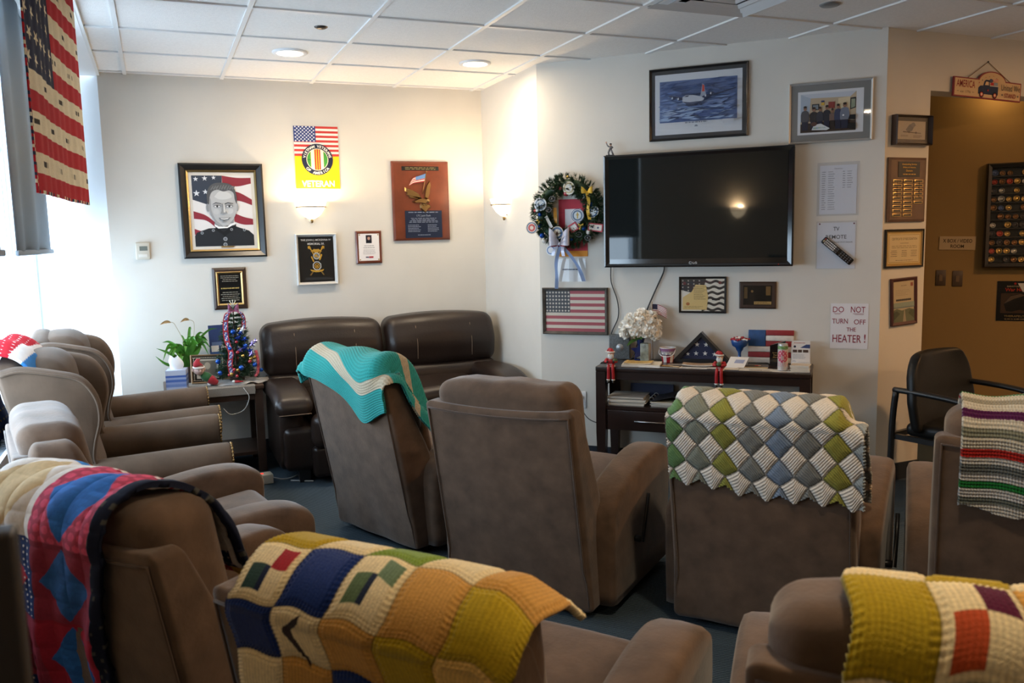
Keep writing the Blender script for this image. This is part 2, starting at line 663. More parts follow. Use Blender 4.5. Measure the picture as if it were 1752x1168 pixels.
# convector enclosure under the windows
ENC = mat('white_enamelled_steel', (0.70, 0.73, 0.75), rough=0.4)
GRL = mat('grey_louvre_metal', (0.30, 0.34, 0.38), rough=0.4, metal=0.3)
t = thing('heater_cover', 'long white convector cover with louvred grille under the window', 'heater', (-0.700, 4.56, 0))
m = MB(); m.box((0, 0, 0.335), (0.150, 4.06, 0.67)); m.box((-0.045, 0, 0.685), (0.06, 4.06, 0.03)); m.box((0.066, 0, 0.68), (0.018, 4.06, 0.02)); m.build('casing', ENC, t)
m = MB()
for k in range(130):
    m.box((0.021, -2.0+k*0.031, 0.677), (0.070, 0.010, 0.013))
m.build('grille', GRL, t)
# roller blinds
BLIND = mat('grey_blind_fabric', (0.16, 0.185, 0.21), rough=0.8, bump=(400, .1), trans=0.0)
def blind(label, y0, y1, hem):
    t = thing('roller_blind', label, 'blind', (-0.64, (y0+y1)/2, hem), 0, 'grey roller blinds')
    m = MB(); w = y1-y0
    N = 30
    V = []; F = []
    for i in range(N+1):
        for k in range(2):
            yy = -w/2+w*i/N
            V.append((0.012*math.sin(i*.55), yy, 0.02+k*1.42))
    for i in range(N):
        F.append((2*i, 2*i+2, 2*i+3, 2*i+1))
    m.add(V, F, 0, None, True)
    o = m.build('shade', BLIND, t)
    md = o.modifiers.new('t', 'SOLIDIFY'); md.thickness = 0.003
    m = MB(); m.rbox((0, 0, 0.012), (0.022, w, 0.030), 0.008); m.build('hem_bar', BLIND, t)
    m = MB(); m.tube([(0, -w/2, 1.43), (0, w/2, 1.43)], 0.03, 14); m.build('roller', ENC, t)
blind('grey roller blind nearest the back wall, behind the hanging flag', 4.86, 6.42, 1.495)
blind('second grey roller blind, at the left edge of the photo', 2.56, 4.44, 1.50)
# ------------------------------------------------------------ upholstery
SUEDE = mat('brown_microfibre', (0.116, 0.073, 0.048), rough=0.9, var=(13, .26), bump=(90, .10), sheen=0.3, spec=0.2)
SUEDE_D = mat('dark_brown_microfibre', (0.085, 0.055, 0.04), rough=0.85, var=(7, .12), sheen=0.3, spec=0.2)
WING = mat('taupe_brushed_leather', (0.105, 0.070, 0.047), rough=0.75, var=(7, .22), bump=(60, .06), sheen=0.1, spec=0.2)
LEATHER = mat('dark_brown_leather', (0.020, 0.012, 0.009), rough=0.36, var=(5, .2), bump=(70, .10), spec=0.4)
BLACKM = mat('black_metal', (0.012, 0.012, 0.013), rough=0.35, spec=0.5)
BRASS = mat('antique_brass', (0.30, 0.19, 0.08), rough=0.35, metal=1.0)
THREAD = mat('tan_stitching', (0.22, 0.15, 0.10), rough=0.7)

LEAN, PH = 0.165, 0.885
def yb(z):
    return -LEAN*np.clip((z-0.04)/0.845, -0.1, 1.3)
def make_recliner():
    t = thing('recliner', 'brown recliner', 'recliner')
    # back shell
    def shell(V):
        x, y, z = V[:, 0], V[:, 1], V[:, 2]+0.46
        w = (y+0.10)/0.20
        th = np.interp(z, [0.04, 0.25, 0.5, 0.88], [0.10, 0.16, 0.20, 0.085])
        bow = -0.012*(1-(x/0.33)**2)*np.sin(np.clip((z-0.04)/0.84, 0, 1)*math.pi)
        flare = np.where(z < 0.3, -(0.3-z)*0.05, 0)
        yy = yb(z)+w*th+np.where(w < 0.5, bow+flare, 0)
        xs = 1+np.interp(z, [0.0, 0.3, 0.88], [0.03, 0.0, 0.0])
        rip = 0.004*np.sin(x*23+z*9)*np.clip((0.35-z)/0.3, 0, 1)*(w < 0.3)
        # the outer corners stand a little proud of the dip behind the pillow
        dip = np.where(z > 0.8, -0.018*np.cos(np.clip(x/0.33, -1, 1)*math.pi/2)**0.7, 0)
        return np.stack([x*xs, yy+rip, z+dip-0.0], 1)
    m = MB(); m.rbox((0, 0, 0), (0.66, 0.20, 0.85), 0.028, 3, 12, shell)
    sh = m.build('back_shell', SUEDE, t)
    m = MB()
    for sx in (-1, 1):
        m.tube([(sx*0.312*(1+.03*(z < .2)), float(yb(z))-0.0035-0.012*(1-.9)*math.sin(max(0, min(1, (z-.04)/.84))*math.pi), z) for z in np.linspace(0.06, 0.855, 16)], 0.0035, 6)
    m.tube([(x, float(yb(0.855))-0.004, 0.857-0.018*max(0, math.cos(x/0.33*math.pi/2))**0.7) for x in np.linspace(-.312, .312, 15)], 0.0035, 6)
    m.build('welt', SUEDE_D, t)
    # head pillow and lumbar cushion
    def pil(V):
        x, y, z = V[:, 0], V[:, 1], V[:, 2]
        k = (1-(x/0.31)**2)
        z2 = z+0.012*k*(z > 0)
        y2 = y*(1+0.10*k)-0.19*z2 - 0.0
        return np.stack([x, y2, z2+0.004*np.sin(x*30)*(z > .08)], 1)
    m = MB(); m.rbox((0, -0.02, 0.775), (0.60, 0.19, 0.375), 0.062, 4, 6, pil)
    m.build('head_pillow', SUEDE, t)
    m = MB(); m.rbox((0, 0.09, 0.545), (0.53, 0.20, 0.28), 0.07, 4, 5, lambda V: np.stack([V[:, 0], V[:, 1]-0.19*V[:, 2], V[:, 2]], 1))
    m.build('lumbar_cushion', SUEDE, t)
    def seat(V):
        x, y, z = V[:, 0], V[:, 1], V[:, 2]
        return np.stack([x, y, z+0.03*(1-(x/.26)**2)*(1-(y/.33)**2)*(z > 0)+0.05*(y/.33)], 1)
    m = MB(); m.rbox((0, 0.43, 0.36), (0.51, 0.62, 0.19), 0.06, 4, 6, seat)
    m.build('seat_cushion', SUEDE, t)
    # arms: sweep up from the back, crown near the front, roll over the front
    prof = [(0.06, 0.05), (0.05, 0.25), (0.055, 0.42), (0.12, 0.485), (0.24, 0.53), (0.40, 0.568), (0.56, 0.588), (0.68, 0.582), (0.755, 0.55), (0.78, 0.50), (0.77, 0.35), (0.75, 0.20), (0.745, 0.05)]
    P = catmull(prof, 4)
    cy, cz = 0.42, 0.30
    for sx in (-1, 1):
        m = MB()
        rings = []
        for (dx, k) in ((-0.075, 0.90), (-0.068, 0.965), (-0.05, 0.99), (0.0, 1.0), (0.05, 0.99), (0.068, 0.965), (0.075, 0.90)):
            rings.append([(sx*0.325+dx, cy+(p[0]-cy)*k, 0.05+(p[1]-0.05)*(0.5+0.5*k)) for p in P])
        m.loft(rings)
        ar = m.build('arm', SUEDE, t)
    m = MB(); m.rbox((0, 0.40, 0.17), (0.50, 0.66, 0.26), 0.03, 3, 3); m.build('base', SUEDE_D, t)
    m = MB(); m.rbox((0, 0.755, 0.27), (0.49, 0.075, 0.33), 0.035, 3, 5); m.build('footrest', SUEDE, t)
    for (x, y) in ((-.28, .1), (.28, .1), (-.28, .68), (.28, .68)):
        m = MB(); m.lathe([(0, 0), (0.022, 0), (0.022, 0.07), (0, 0.07)], 12, (x, y, 0)); m.build('glide_foot', BLACKM, t)
    m = MB(); m.tube([(0.405, 0.30, 0.26), (0.432, 0.30, 0.25), (0.434, 0.34, 0.36), (0.434, 0.37, 0.44)], 0.008, 8); m.tube([(0.38, 0.30, 0.26), (0.425, 0.30, 0.26)], 0.014, 10)
    lab(m.build('lever', BLACKM, t), 'black release lever')
    return t

def place(t, pose):
    t.location = (pose[0], pose[1], 0)
    t.rotation_euler = (0, 0, pose[2])
POSE = {
    'teal': (0.946, 4.12, -1.184), 'middle': (1.296, 3.097, -0.899), 'woven': (2.006, 2.436, -0.885), 'striped': (2.565, 1.752, -0.83),
    'yellow': (0.379, 1.503, -0.90), 'corner': (1.134, 0.883, -0.74), 'quilt': (-0.115, 2.23, -0.945), 'light': (-0.355, 3.31, -1.40),
}
RL = {
    'middle': 'uncovered brown recliner seen from behind between the teal and the woven blankets',
    'teal': 'brown recliner seen from behind with the teal striped blanket over its headrest',
    'woven': 'brown recliner seen from behind with the diamond basketweave blanket over its headrest',
    'striped': 'brown recliner at the right edge with the multicoloured striped blanket over it',
    'yellow': 'brown recliner in the front row with the yellow and navy patchwork blanket over it',
    'corner': 'brown recliner cut off in the bottom right corner with the mustard and orange patchwork',
    'quilt': 'brown recliner at lower left with the red and blue diamond quilt over it',
    'light': 'window-lit uncovered recliner facing right between the quilt and the wingback chairs',
}
proto = make_recliner()
REC = {}
for i, k in enumerate(('middle', 'teal', 'woven', 'striped', 'yellow', 'corner', 'quilt', 'light')):
    o = proto if i == 0 else copy_tree(proto)
    place(o, POSE[k])
    o['label'] = RL[k]
    o['group'] = 'brown recliners facing the television'
    REC[k] = o

# the headrests under two of the blankets have sunk a little
for ch in list(REC['woven'].children)+list(REC['yellow'].children):
    if ch.name.startswith('head_pillow'):
        ch.location.z -= 0.03
# the window-lit chair has a wrap-around back with side bolsters
for sx in (-1, 1):
    m = MB(); m.rbox((sx*0.31, 0.0, 0.67), (0.115, 0.24, 0.50), 0.05, 4, 6, lambda V: np.stack([V[:, 0], V[:, 1]*(1-.45*np.clip(V[:, 2]/.25, -1, 1))-0.20*V[:, 2], V[:, 2]], 1))
    m.build('side_bolster', SUEDE, REC['light'])

# ------------------------------------------------------------ wingback chairs
def make_wing():
    t = thing('wingback_chair', 'taupe wingback chair', 'armchair')
    def bk(V):
        x, y, z = V[:, 0], V[:, 1], V[:, 2]+0.62
        crest = np.where(z > 0.95, 0.045*np.cos(x/0.34*math.pi/2), 0)
        return np.stack([x, y-0.22*(z-0.2), z+crest], 1)
    m = MB(); m.rbox((0, 0.0, 0), (0.66, 0.10, 0.84), 0.04, 3, 8, bk); m.build('back_frame', WING, t)
    def bc(V):
        x, y, z = V[:, 0], V[:, 1], V[:, 2]+0.74
        k = (1-(x/.28)**2)
        return np.stack([x, (y+0.0)*(1+.15*k)-0.22*(z-0.2)+0.10, z+0.04*k*(z > .9)], 1)
    m = MB(); m.rbox((0, 0, 0), (0.54, 0.20, 0.60), 0.08, 4, 6, bc); m.build('back_cushion', WING, t)
    prof = [(-0.215, 1.03), (-0.13, 1.045), (0.0, 1.02), (0.10, 0.985), (0.155, 0.90), (0.165, 0.80), (0.14, 0.70), (0.13, 0.62), (0.145, 0.54), (0.02, 0.42), (-0.08, 0.50), (-0.14, 0.70), (-0.19, 0.90)]
    pr = prof+[prof[0]]
    P = catmull(pr, 4)[:-1]
    for sx in (-1, 1):
        m = MB()
        cy, cz = 0.02, 0.78
        rings = []
        for (dx, k) in ((-0.045, 0.90), (-0.038, 0.96), (0, 1.0), (0.038, 0.96), (0.045, 0.90)):
            rings.append([(sx*(0.335+0.05*max(0, (cy+(p[0]-cy)*k)+0.2)*0.5)+dx, cy+(p[0]-cy)*k, cz+(p[1]-cz)*k) for p in P])
        m.loft(rings)
        w = m.build('wing', WING, t)
        m = MB()
        q = [p for p in P[:33]]
        m.tube([(sx*(0.335+0.05*max(0, p[0]+0.2)*0.5)+sx*0.047, cy+(p[0]-cy)*0.93, cz+(p[1]-cz)*0.93) for p in q], 0.006, 6)
        m.build('piping', WING, w)
    for sx in (-1, 1):
        m = MB()
        # rolled arm: scroll section swept front to back, panel below
        rings = []
        for y in (0.02, 0.10, 0.30, 0.48, 0.61, 0.665, 0.68):
            k = 1.0 if y < 0.63 else (0.97 if y < 0.67 else 0.90)
            z0 = 0.545+0.03*(y-0.4)
            sec = []
            for a in np.linspace(-0.35*math.pi, 1.30*math.pi, 18):
                sec.append((sx*0.355+sx*0.092*k*math.cos(a), y, z0+0.082*k*math.sin(a)))
            sec += [(sx*0.285, y, 0.40), (sx*0.285, y, 0.14), (sx*0.39, y, 0.14), (sx*0.39, y, 0.42)]
            rings.append(sec if sx > 0 else sec[::-1])
        m.loft(rings)
        a_ = m.build('arm', WING, t)
        m = MB(); tr = []
        for k in range(34):
            u = k/33
            if u < 0.62:
                a = 1.25*math.pi-(u/0.62)*1.62*math.pi
                p = (sx*0.355+sx*0.083*math.cos(a), 0.682, 0.553+0.074*math.sin(a))
            else:
                p = (sx*0.385, 0.682, 0.47-(u-0.62)/0.38*0.30)
            m.ball(p, 0.006, 6); tr.append(p)
        m.tube(tr, 0.0022, 5)
        lab(m.build('nailhead_trim', BRASS, a_), 'row of brass nailheads')
    m = MB(); m.rbox((0, 0.385, 0.38), (0.56, 0.60, 0.17), 0.06, 4, 5, lambda V: np.stack([V[:, 0], V[:, 1], V[:, 2]+.02*(V[:, 2] > 0)*(1-(V[:, 0]/.28)**2)], 1)); m.build('seat_cushion', WING, t)
    m = MB(); m.rbox((0, 0.32, 0.21), (0.64, 0.66, 0.22), 0.03, 3, 3); m.build('base', WING, t)
    m = MB(); m.rbox((0, 0.665, 0.28), (0.53, 0.07, 0.25), 0.03, 3, 4); m.build('footrest', WING, t)
    for (x, y) in ((-.28, .05), (.28, .05), (-.28, .61), (.28, .61)):
        m = MB(); m.lathe([(0, 0), (0.018, 0), (0.028, 0.11), (0, 0.11)], 12, (x, y, 0)); m.build('leg', MATS['black_metal'], t)
    return t
wg = make_wing()
WA, WBp = (-0.43, 5.27, -1.53), (-0.43, 4.32, -1.56)
place(wg, WA); wg['label'] = 'taupe wingback chair with rolled arms, farther one, next to the back wall'; wg['group'] = 'wingback chairs by the window'
w2 = copy_tree(wg); place(w2, WBp); w2['label'] = 'taupe wingback chair with rolled arms, nearer one, with the starry throw on top'

# ------------------------------------------------------------ leather sofa
def make_sofa(loc, rz):
    t = thing('reclining_sofa', 'dark brown leather two seat reclining sofa against the back wall', 'sofa', loc, rz)
    W = 1.74
    m = MB(); m.rbox((0, 0.42, 0.22), (W-0.10, 0.78, 0.28), 0.04, 3, 4); m.build('base', LEATHER, t)
    for sx in (-1, 1):
        def bkf(V, sx=sx):
            x, y, z = V[:, 0], V[:, 1], V[:, 2]
            kx = 1-(x/.43)**2
            z2 = z+0.03*kx*(z > 0)
            return np.stack([x, y*(1+.25*kx)+0.016*np.cos(z*24)*(y > 0)-0.16*z, z2], 1)
        m = MB(); m.rbox((sx*0.435, 0.11, 0.785), (0.850, 0.24, 0.35), 0.075, 5, 7, bkf)
        o = m.build('headrest_cushion', LEATHER, t)
        for dx in (-0.21, 0.21):
            m = MB()
            m.tube([(sx*0.435+dx, 0.258-0.16*z+0.012*math.cos(z*24), 0.785+z) for z in np.linspace(-.12, .12, 9)], 0.0022, 5)
            m.build('seam', THREAD, o)
        m = MB(); m.rbox((sx*0.435, 0.16, 0.545), (0.84, 0.22, 0.17), 0.07, 4, 6, lambda V: np.stack([V[:, 0], V[:, 1]-0.16*V[:, 2], V[:, 2]], 1))
        m.build('back_cushion', LEATHER, t)
        m = MB(); m.rbox((sx*0.325, 0.50, 0.42), (0.63, 0.60, 0.20), 0.075, 4, 6, lambda V: np.stack([V[:, 0], V[:, 1], V[:, 2]+.025*(V[:, 2] > 0)*(1-(V[:, 0]/.32)**2)], 1))
        m.build('seat_cushion', LEATHER, t)
        m = MB(); m.rbox((sx*0.335, 0.86, 0.345), (0.65, 0.14, 0.22), 0.06, 4, 6); m.build('footrest', LEATHER, t)
        m = MB(); m.rbox((sx*0.335, 0.83, 0.14), (0.64, 0.09, 0.20), 0.03, 3, 4); m.build('front_panel', LEATHER, t)
        # arm with a pillow pad
        m = MB(); m.rbox((sx*0.765, 0.40, 0.28), (0.15, 0.74, 0.44), 0.04, 3, 4, lambda V: np.stack([V[:, 0], V[:, 1]-0.10*(V[:, 1] > 0)*np.clip(-V[:, 2]/.22, 0, 1), V[:, 2]], 1))
        m.build('arm', LEATHER, t)
        m = MB(); m.rbox((sx*0.755, 0.50, 0.535), (0.235, 0.74, 0.12), 0.055, 4, 6, lambda V: np.stack([V[:, 0], V[:, 1], V[:, 2]+.018*(1-(V[:, 1]/.37)**2)-0.05*np.clip(V[:, 1]/.37, 0, 1)**3], 1))
        o = m.build('arm_pad', LEATHER, t)
        m = MB(); m.tube([(sx*0.755+dx, 0.875, 0.462) for dx in np.linspace(-.10, .10, 9)], 0.0025, 5); m.build('seam', THREAD, o)
    for (x, y) in ((-.7, .1), (.7, .1), (-.7, .74), (.7, .74)):
        m = MB(); m.box((x, y, 0.045), (0.07, 0.07, 0.09)); m.build('foot', BLACKM, t)
    return t
make_sofa((1.485, 6.16, 0), math.pi)

# ------------------------------------------------------------ black stacking armchair by the pier
VINYL = mat('black_vinyl', (0.006, 0.006, 0.006), rough=0.42, bump=(150, .06), spec=0.3)
t = thing('visitor_armchair', 'black vinyl visitor armchair standing against the right wall by the hall opening', 'armchair', (3.985, 3.22, 0), math.pi+0.20)
def bkv(V):
    x, y, z = V[:, 0], V[:, 1], V[:, 2]
    w = np.interp(z, [-.22, -.05, .10, .17, .215], [0.94, 1.0, 0.93, 0.80, 0.62])
    return np.stack([x*w, y-0.14*z-0.035*(x/.25)**2*-1, z], 1)
m = MB(); m.rbox((0, -0.17, 0.645), (0.62, 0.06, 0.42), 0.028, 4, 10, bkv); m.build('backrest', VINYL, t)
m = MB(); m.rbox((0, 0.06, 0.44), (0.50, 0.48, 0.075), 0.033, 4, 5); m.build('seat', VINYL, t)
for sx in (-1, 1):
    m = MB(); m.tube(catmull([(sx*.275, -.24, .0), (sx*.275, -.235, .45), (sx*.272, -.22, .655)], 5), 0.017, 10); m.build('leg', BLACKM, t)
    m = MB(); m.tube(catmull([(sx*.285, .27, .0), (sx*.285, .265, .45), (sx*.285, .25, .58)], 5), 0.017, 10); m.build('leg', BLACKM, t)
    m = MB(); m.tube(catmull([(sx*.27, -.23, .655), (sx*.285, -.08, .655), (sx*.29, .10, .645), (sx*.29, .215, .625), (sx*.287, .255, .57)], 6), 0.021, 12, flat=0.75); m.build('armrest', BLACKM, t)
m = MB(); m.box((0, -.235, .40), (.55, .022, .03)); m.box((0, .245, .395), (.56, .022, .03))
for sx in (-1, 1):
    m.box((sx*.26, 0, .395), (.025, .5, .028))
m.build('seat_frame', BLACKM, t)
# ------------------------------------------------------------ blankets
def knit_mat(name, rough=0.95, sheen=0.25, fuzz=0.25):
    return mat(name, rough=rough, attr=True, sheen=sheen, spec=0.1, var=(180, .10), bump=(420, fuzz))
KNIT = knit_mat('knitted_wool')
COTTON = mat('quilted_cotton', rough=0.85, attr=True, spec=0.15, var=(30, .05), bump=(300, .12))

def resample(P, n=400):
    Q = catmull(P, 12)
    L = np.concatenate([[0], np.cumsum(np.linalg.norm(np.diff(Q, axis=0), axis=1))])
    return L, Q
# outer surface of the recliner's back in its own (y, z) plane, from low on the back up, over and down in front
_bk = [(-0.03, 0.22), (-0.075, 0.40), (-0.118, 0.60)]
PILP = _bk+[(-0.150, 0.76), (-0.170, 0.85), (-0.180, 0.895), (-0.172, 0.937), (-0.140, 0.972), (-0.085, 0.988), (-0.02, 0.973), (0.035, 0.930), (0.075, 0.86), (0.105, 0.77), (0.16, 0.69), (0.185, 0.60), (0.19, 0.5)]
SHLP = _bk+[(-0.150, 0.76), (-0.170, 0.845), (-0.165, 0.885), (-0.13, 0.897), (-0.09, 0.885), (-0.06, 0.83), (0.0, 0.74), (0.08, 0.66), (0.12, 0.60), (0.14, 0.52), (0.15, 0.42)]
_pl, _pp = resample(PILP); _sl, _sp = resample(SHLP)
_p0 = np.interp(0.60, _pp[:120, 1], _pl[:120]); _s0 = np.interp(0.60, _sp[:60, 1], _sl[:60])
def surf(x, t):
    """fabric point: x across the chair, t metres along the fabric upwards from z=0.60 on the back"""
    e = 0.338
    ax = np.abs(x); over = np.maximum(ax-e, 0)
    py = np.interp(t+_p0, _pl, _pp[:, 0]); pz = np.interp(t+_p0, _pl, _pp[:, 1])
    sy = np.interp(t+_s0, _sl, _sp[:, 0]); sz = np.interp(t+_s0, _sl, _sp[:, 1])
    low = np.minimum(t+_p0, 0); pz = pz+low; py = py-low*0.2
    low = np.minimum(t+_s0, 0); sz = sz+low; sy = sy-low*0.2
    f = np.clip((0.330-ax)/0.06, 0, 1); f = f*f*(3-2*f)
    y = py*f+sy*(1-f); z = pz*f+sz*(1-f)
    xx = np.sign(x)*(np.minimum(ax, e)+np.minimum(over, 0.02)+0.12*np.maximum(over-.02, 0))
    return np.stack([xx, y, z-0.95*np.maximum(over-.008, 0)], -1)

def drape(name, label, cat, pose, A, B, na, nb, fab, col, mt, disp=None, lift=0.010, thick=0.010, group=None, surf_=None, edge=None):
    """fabric A x B metres; fab(a,b)->(x,t) lays it on the chair; col(a,b)->rgb; disp(a,b)->height of the stitches"""
    a = np.linspace(0, A, na); b_ = np.linspace(0, B, nb)
    aa, bb = np.meshgrid(a, b_, indexing='ij')
    a2, b2 = (aa, bb) if edge is None else edge(aa, bb)
    x, t = fab(a2, b2)
    P = (surf_ or surf)(x, t)
    du = np.gradient(P, axis=0); dv = np.gradient(P, axis=1)
    N = np.cross(du, dv); N /= np.maximum(np.linalg.norm(N, axis=-1, keepdims=True), 1e-9)
    if N[na//2, nb//3].dot(np.array([0, -1, 0.3])) < 0:
        N = -N
    # smooth the normals so that sharp folds do not tear
    for _ in range(6):
        N[1:-1, 1:-1] = (N[1:-1, 1:-1]*2+N[:-2, 1:-1]+N[2:, 1:-1]+N[1:-1, :-2]+N[1:-1, 2:])/6
    h = np.full(aa.shape, lift)
    if disp is not None:
        h = h+disp(aa, bb)
    P = P+N*h[..., None]
    V = P.reshape(-1, 3)
    idx = np.arange(na*nb).reshape(na, nb)
    F = np.stack([idx[:-1, :-1], idx[1:, :-1], idx[1:, 1:], idx[:-1, 1:]], -1).reshape(-1, 4)

    mid = (na//2, nb//3)
    cr = np.cross(P[mid[0]+1, mid[1]]-P[mid], P[mid[0], mid[1]+1]-P[mid])
    if cr.dot(N[mid]) < 0:
        F = F[:, ::-1]
    me = D.meshes.new(name)
    me.from_pydata(V.tolist(), [], F.tolist())
    me.polygons.foreach_set('use_smooth', [True]*len(F))
    ca = me.color_attributes.new('Col', 'FLOAT_COLOR', 'POINT')
    C = col(aa, bb).reshape(-1, 3)
    C = np.concatenate([C, np.ones((len(C), 1))], 1)
    ca.data.foreach_set('color', C.ravel())
    me.materials.append(mt)
    me.update()
    o = D.objects.new(name, me)
    COL.objects.link(o)
    place(o, pose)
    md = o.modifiers.new('thickness', 'SOLIDIFY'); md.thickness = thick; md.offset = -1
    return tag(o, label, cat, group)

def hashn(i, j, k=0):
    return np.modf(np.abs(np.sin(i*127.1+j*311.7+k*74.7)*43758.5453))[0]
def pick(pal, idx):
    pal = np.array([lin(c) for c in pal]); return pal[np.asarray(idx).astype(int)]
def stock(a, b, fa=0.0075, fb=0.0055, amp=0.0016):
    """stockinette: little v shaped stitches in columns"""
    u = np.abs(np.modf(np.abs(a/fa))[0]-0.5)*2
    return amp*(0.6*np.sqrt(np.maximum(1-(u-.45)**2*3, 0))+0.4*np.sin(2*np.pi*(b/fb+u*0.6)))

def surf_low(x, t):
    P = surf(x, t)
    P[..., 2] -= 0.030*np.clip((P[..., 2]-.86)/.07, 0, 1)
    return P
def surf_stiff(x, t):
    P = surf_low(np.clip(x, -.262, .262), t)
    over = np.maximum(np.abs(x)-.285, 0)
    P[..., 0] = x
    P[..., 2] -= 0.45*over
    return P
# diamond basketweave blanket
cw_ = 0.130
def woven_ij(a, b):
    p = a/0.095+b/0.115; q = b/0.115-a/0.095
    return p, q
def woven_col(a, b):
    p, q = woven_ij(a+0.03, b+0.02)
    i = np.floor(p); j = np.floor(q)
    row = (i+j); colm = np.floor((i-j+1)/2)
    odd = np.mod(row, 2) == 1
    pal = ['#6f9462', '#8f9488', '#9a9a4c', '#8a8d8b', '#8496ae', '#868886', '#9c9847', '#a3acb0']
    k = np.mod(colm-1, 8)
    c = pick(pal, k)
    w = np.array(lin('#e9e2d8'))
    out = np.where(odd[..., None], c, w)
    fu = p-i; fv = q-j
    st = np.where(odd, fu, fv)
    rib = 0.90+0.10*np.cos(2*np.pi*st*9)
    ed = np.minimum(np.minimum(fu, 1-fu), np.minimum(fv, 1-fv))
    seam = np.clip(ed/0.05, 0.55, 1)
    # eyelets where strips cross
    hole = (ed < 0.045) & (np.modf(np.abs((fu+fv)*9))[0] < 0.35)
    out = out*(rib*seam)[..., None]
    return np.where(hole[..., None], out*0.35, out)
def woven_disp(a, b):
    p, q = woven_ij(a+0.03, b+0.02)
    i = np.floor(p); j = np.floor(q); fu = p-i; fv = q-j
    odd = np.mod(i+j, 2) == 1
    st = np.where(odd, fu, fv); ot = np.where(odd, fv, fu)
    ed = np.minimum(np.minimum(fu, 1-fu), np.minimum(fv, 1-fv))
    return 0.0016*np.cos(2*np.pi*st*9)+0.0006*np.cos(2*np.pi*ot*15)+0.006*np.clip(ed/0.25, 0, 1)**.7+0.003*np.sin(a*9)*np.sin(b*7)
def zig(aa, bb):
    # points along the bottom edge
    B = 0.86
    k = np.clip(1-bb/0.16, 0, 1)
    z = np.abs(np.modf((aa+0.03)/0.095+0.5)[0]*2-1)
    return aa, bb+k*(0.034*z-0.017)
drape('woven_blanket', 'white, grey and green basketweave knitted blanket over a recliner headrest', 'blanket', POSE['woven'], 0.67, 0.80, 300, 330,
      lambda a, b: (a-0.315, b+0.02-0.03*(a/0.66)+0.008*np.sin(a*14)), woven_col, KNIT, woven_disp, edge=zig, lift=0.005, surf_=surf_low)

# teal blanket with cream stripes, thrown on askew
def teal_col(a, b):
    teal = np.array(lin('#3bada6')); cream = np.array(lin('#d9c9ad'))
    s = ((b > 0.115) & (b < 0.165)) | ((b > 0.325) & (b < 0.372)) | ((b > 0.53) & (b < 0.58))
    c = np.where(s[..., None], cream, teal)
    r = 0.68+0.32*np.abs(np.cos(np.pi*b/0.0105))
    r2 = 0.88+0.12*np.cos(2*np.pi*(a/0.008+np.floor(b/0.0105)*.5))
    return c*(r*r2)[..., None]
def teal_disp(a, b):
    return 0.003*np.abs(np.cos(np.pi*b/0.0105))+0.001*np.cos(2*np.pi*(a/0.008))+0.010*np.sin(a*11+b*4)*np.sin(b*8+1)+0.006*np.sin(a*23-b*6)
def teal_fab(a, b, th=R(-9)):
    c, s = math.cos(th), math.sin(th)
    u, v = a-0.41, b-0.30
    sag = 0.125*np.exp(-((a-0.58)/0.15)**2)*np.clip(1-b/0.42, 0, 1)
    return u*c-v*s+0.02, u*s+v*c+0.525-sag
drape('crochet_blanket', 'teal crocheted blanket with cream stripes folded over a recliner headrest', 'blanket', POSE['teal'], 0.78, 0.60, 280, 240,
      teal_fab, teal_col, KNIT, teal_disp, lift=0.020, thick=0.014)

# striped ripple blanket
def strip_edges():
    L = [(0.03, '#cfc8bc'), (0.022, '#6c7168'), (0.008, '#6c7168'), (0.04, '#c9c6c2'), (0.035, '#1f7a34'), (0.035, '#c9c6c2'), (0.042, '#6d716e'), (0.035, '#d3cfc8'), (0.038, '#b8281f'),
         (0.05, '#d9d0bd'), (0.034, '#8a8a76'), (0.035, '#d9d0bd'), (0.034, '#5a2150'), (0.036, '#d9d0bd'), (0.03, '#a9a18d'), (0.04, '#d9d0bd'), (0.034, '#1f7a34'), (0.04, '#d3cfc8'), (0.04, '#b8281f'), (0.05, '#d9d0bd'), (0.04, '#6d716e'), (2, '#d9d0bd')]
    e = np.cumsum([x[0]*0.74 for x in L]); return e, [x[1] for x in L]
_se, _sc = strip_edges()
def ripple(a, b):
    return b+0.016*np.sin(a*2*np.pi/0.23+1.2)
def strip_col(a, b):
    bb = ripple(a, b)
    k = np.searchsorted(_se, bb.ravel()).reshape(bb.shape)
    c = pick(_sc, np.minimum(k, len(_sc)-1))
    r = 0.72+0.28*np.abs(np.cos(np.pi*bb/0.0115))
    r2 = 0.85+0.15*np.cos(2*np.pi*a/0.0085+np.floor(bb/.0115)*2)
    return c*(r*r2)[..., None]
def strip_disp(a, b):
    bb = ripple(a, b)
    return 0.004*np.abs(np.cos(np.pi*bb/0.0115))+0.0012*np.cos(2*np.pi*a/0.0085)+0.007*np.sin(a*2*np.pi/0.23+2.5)
drape('ripple_blanket', 'crocheted ripple blanket with red, green, purple, grey and cream stripes', 'blanket', POSE['striped'], 0.60, 0.64, 260, 300,
      lambda a, b: (a-0.255, b+0.055-0.07*a+0.012*np.sin(a*2*np.pi/0.23+1.2)), strip_col, KNIT, strip_disp, lift=0.014)

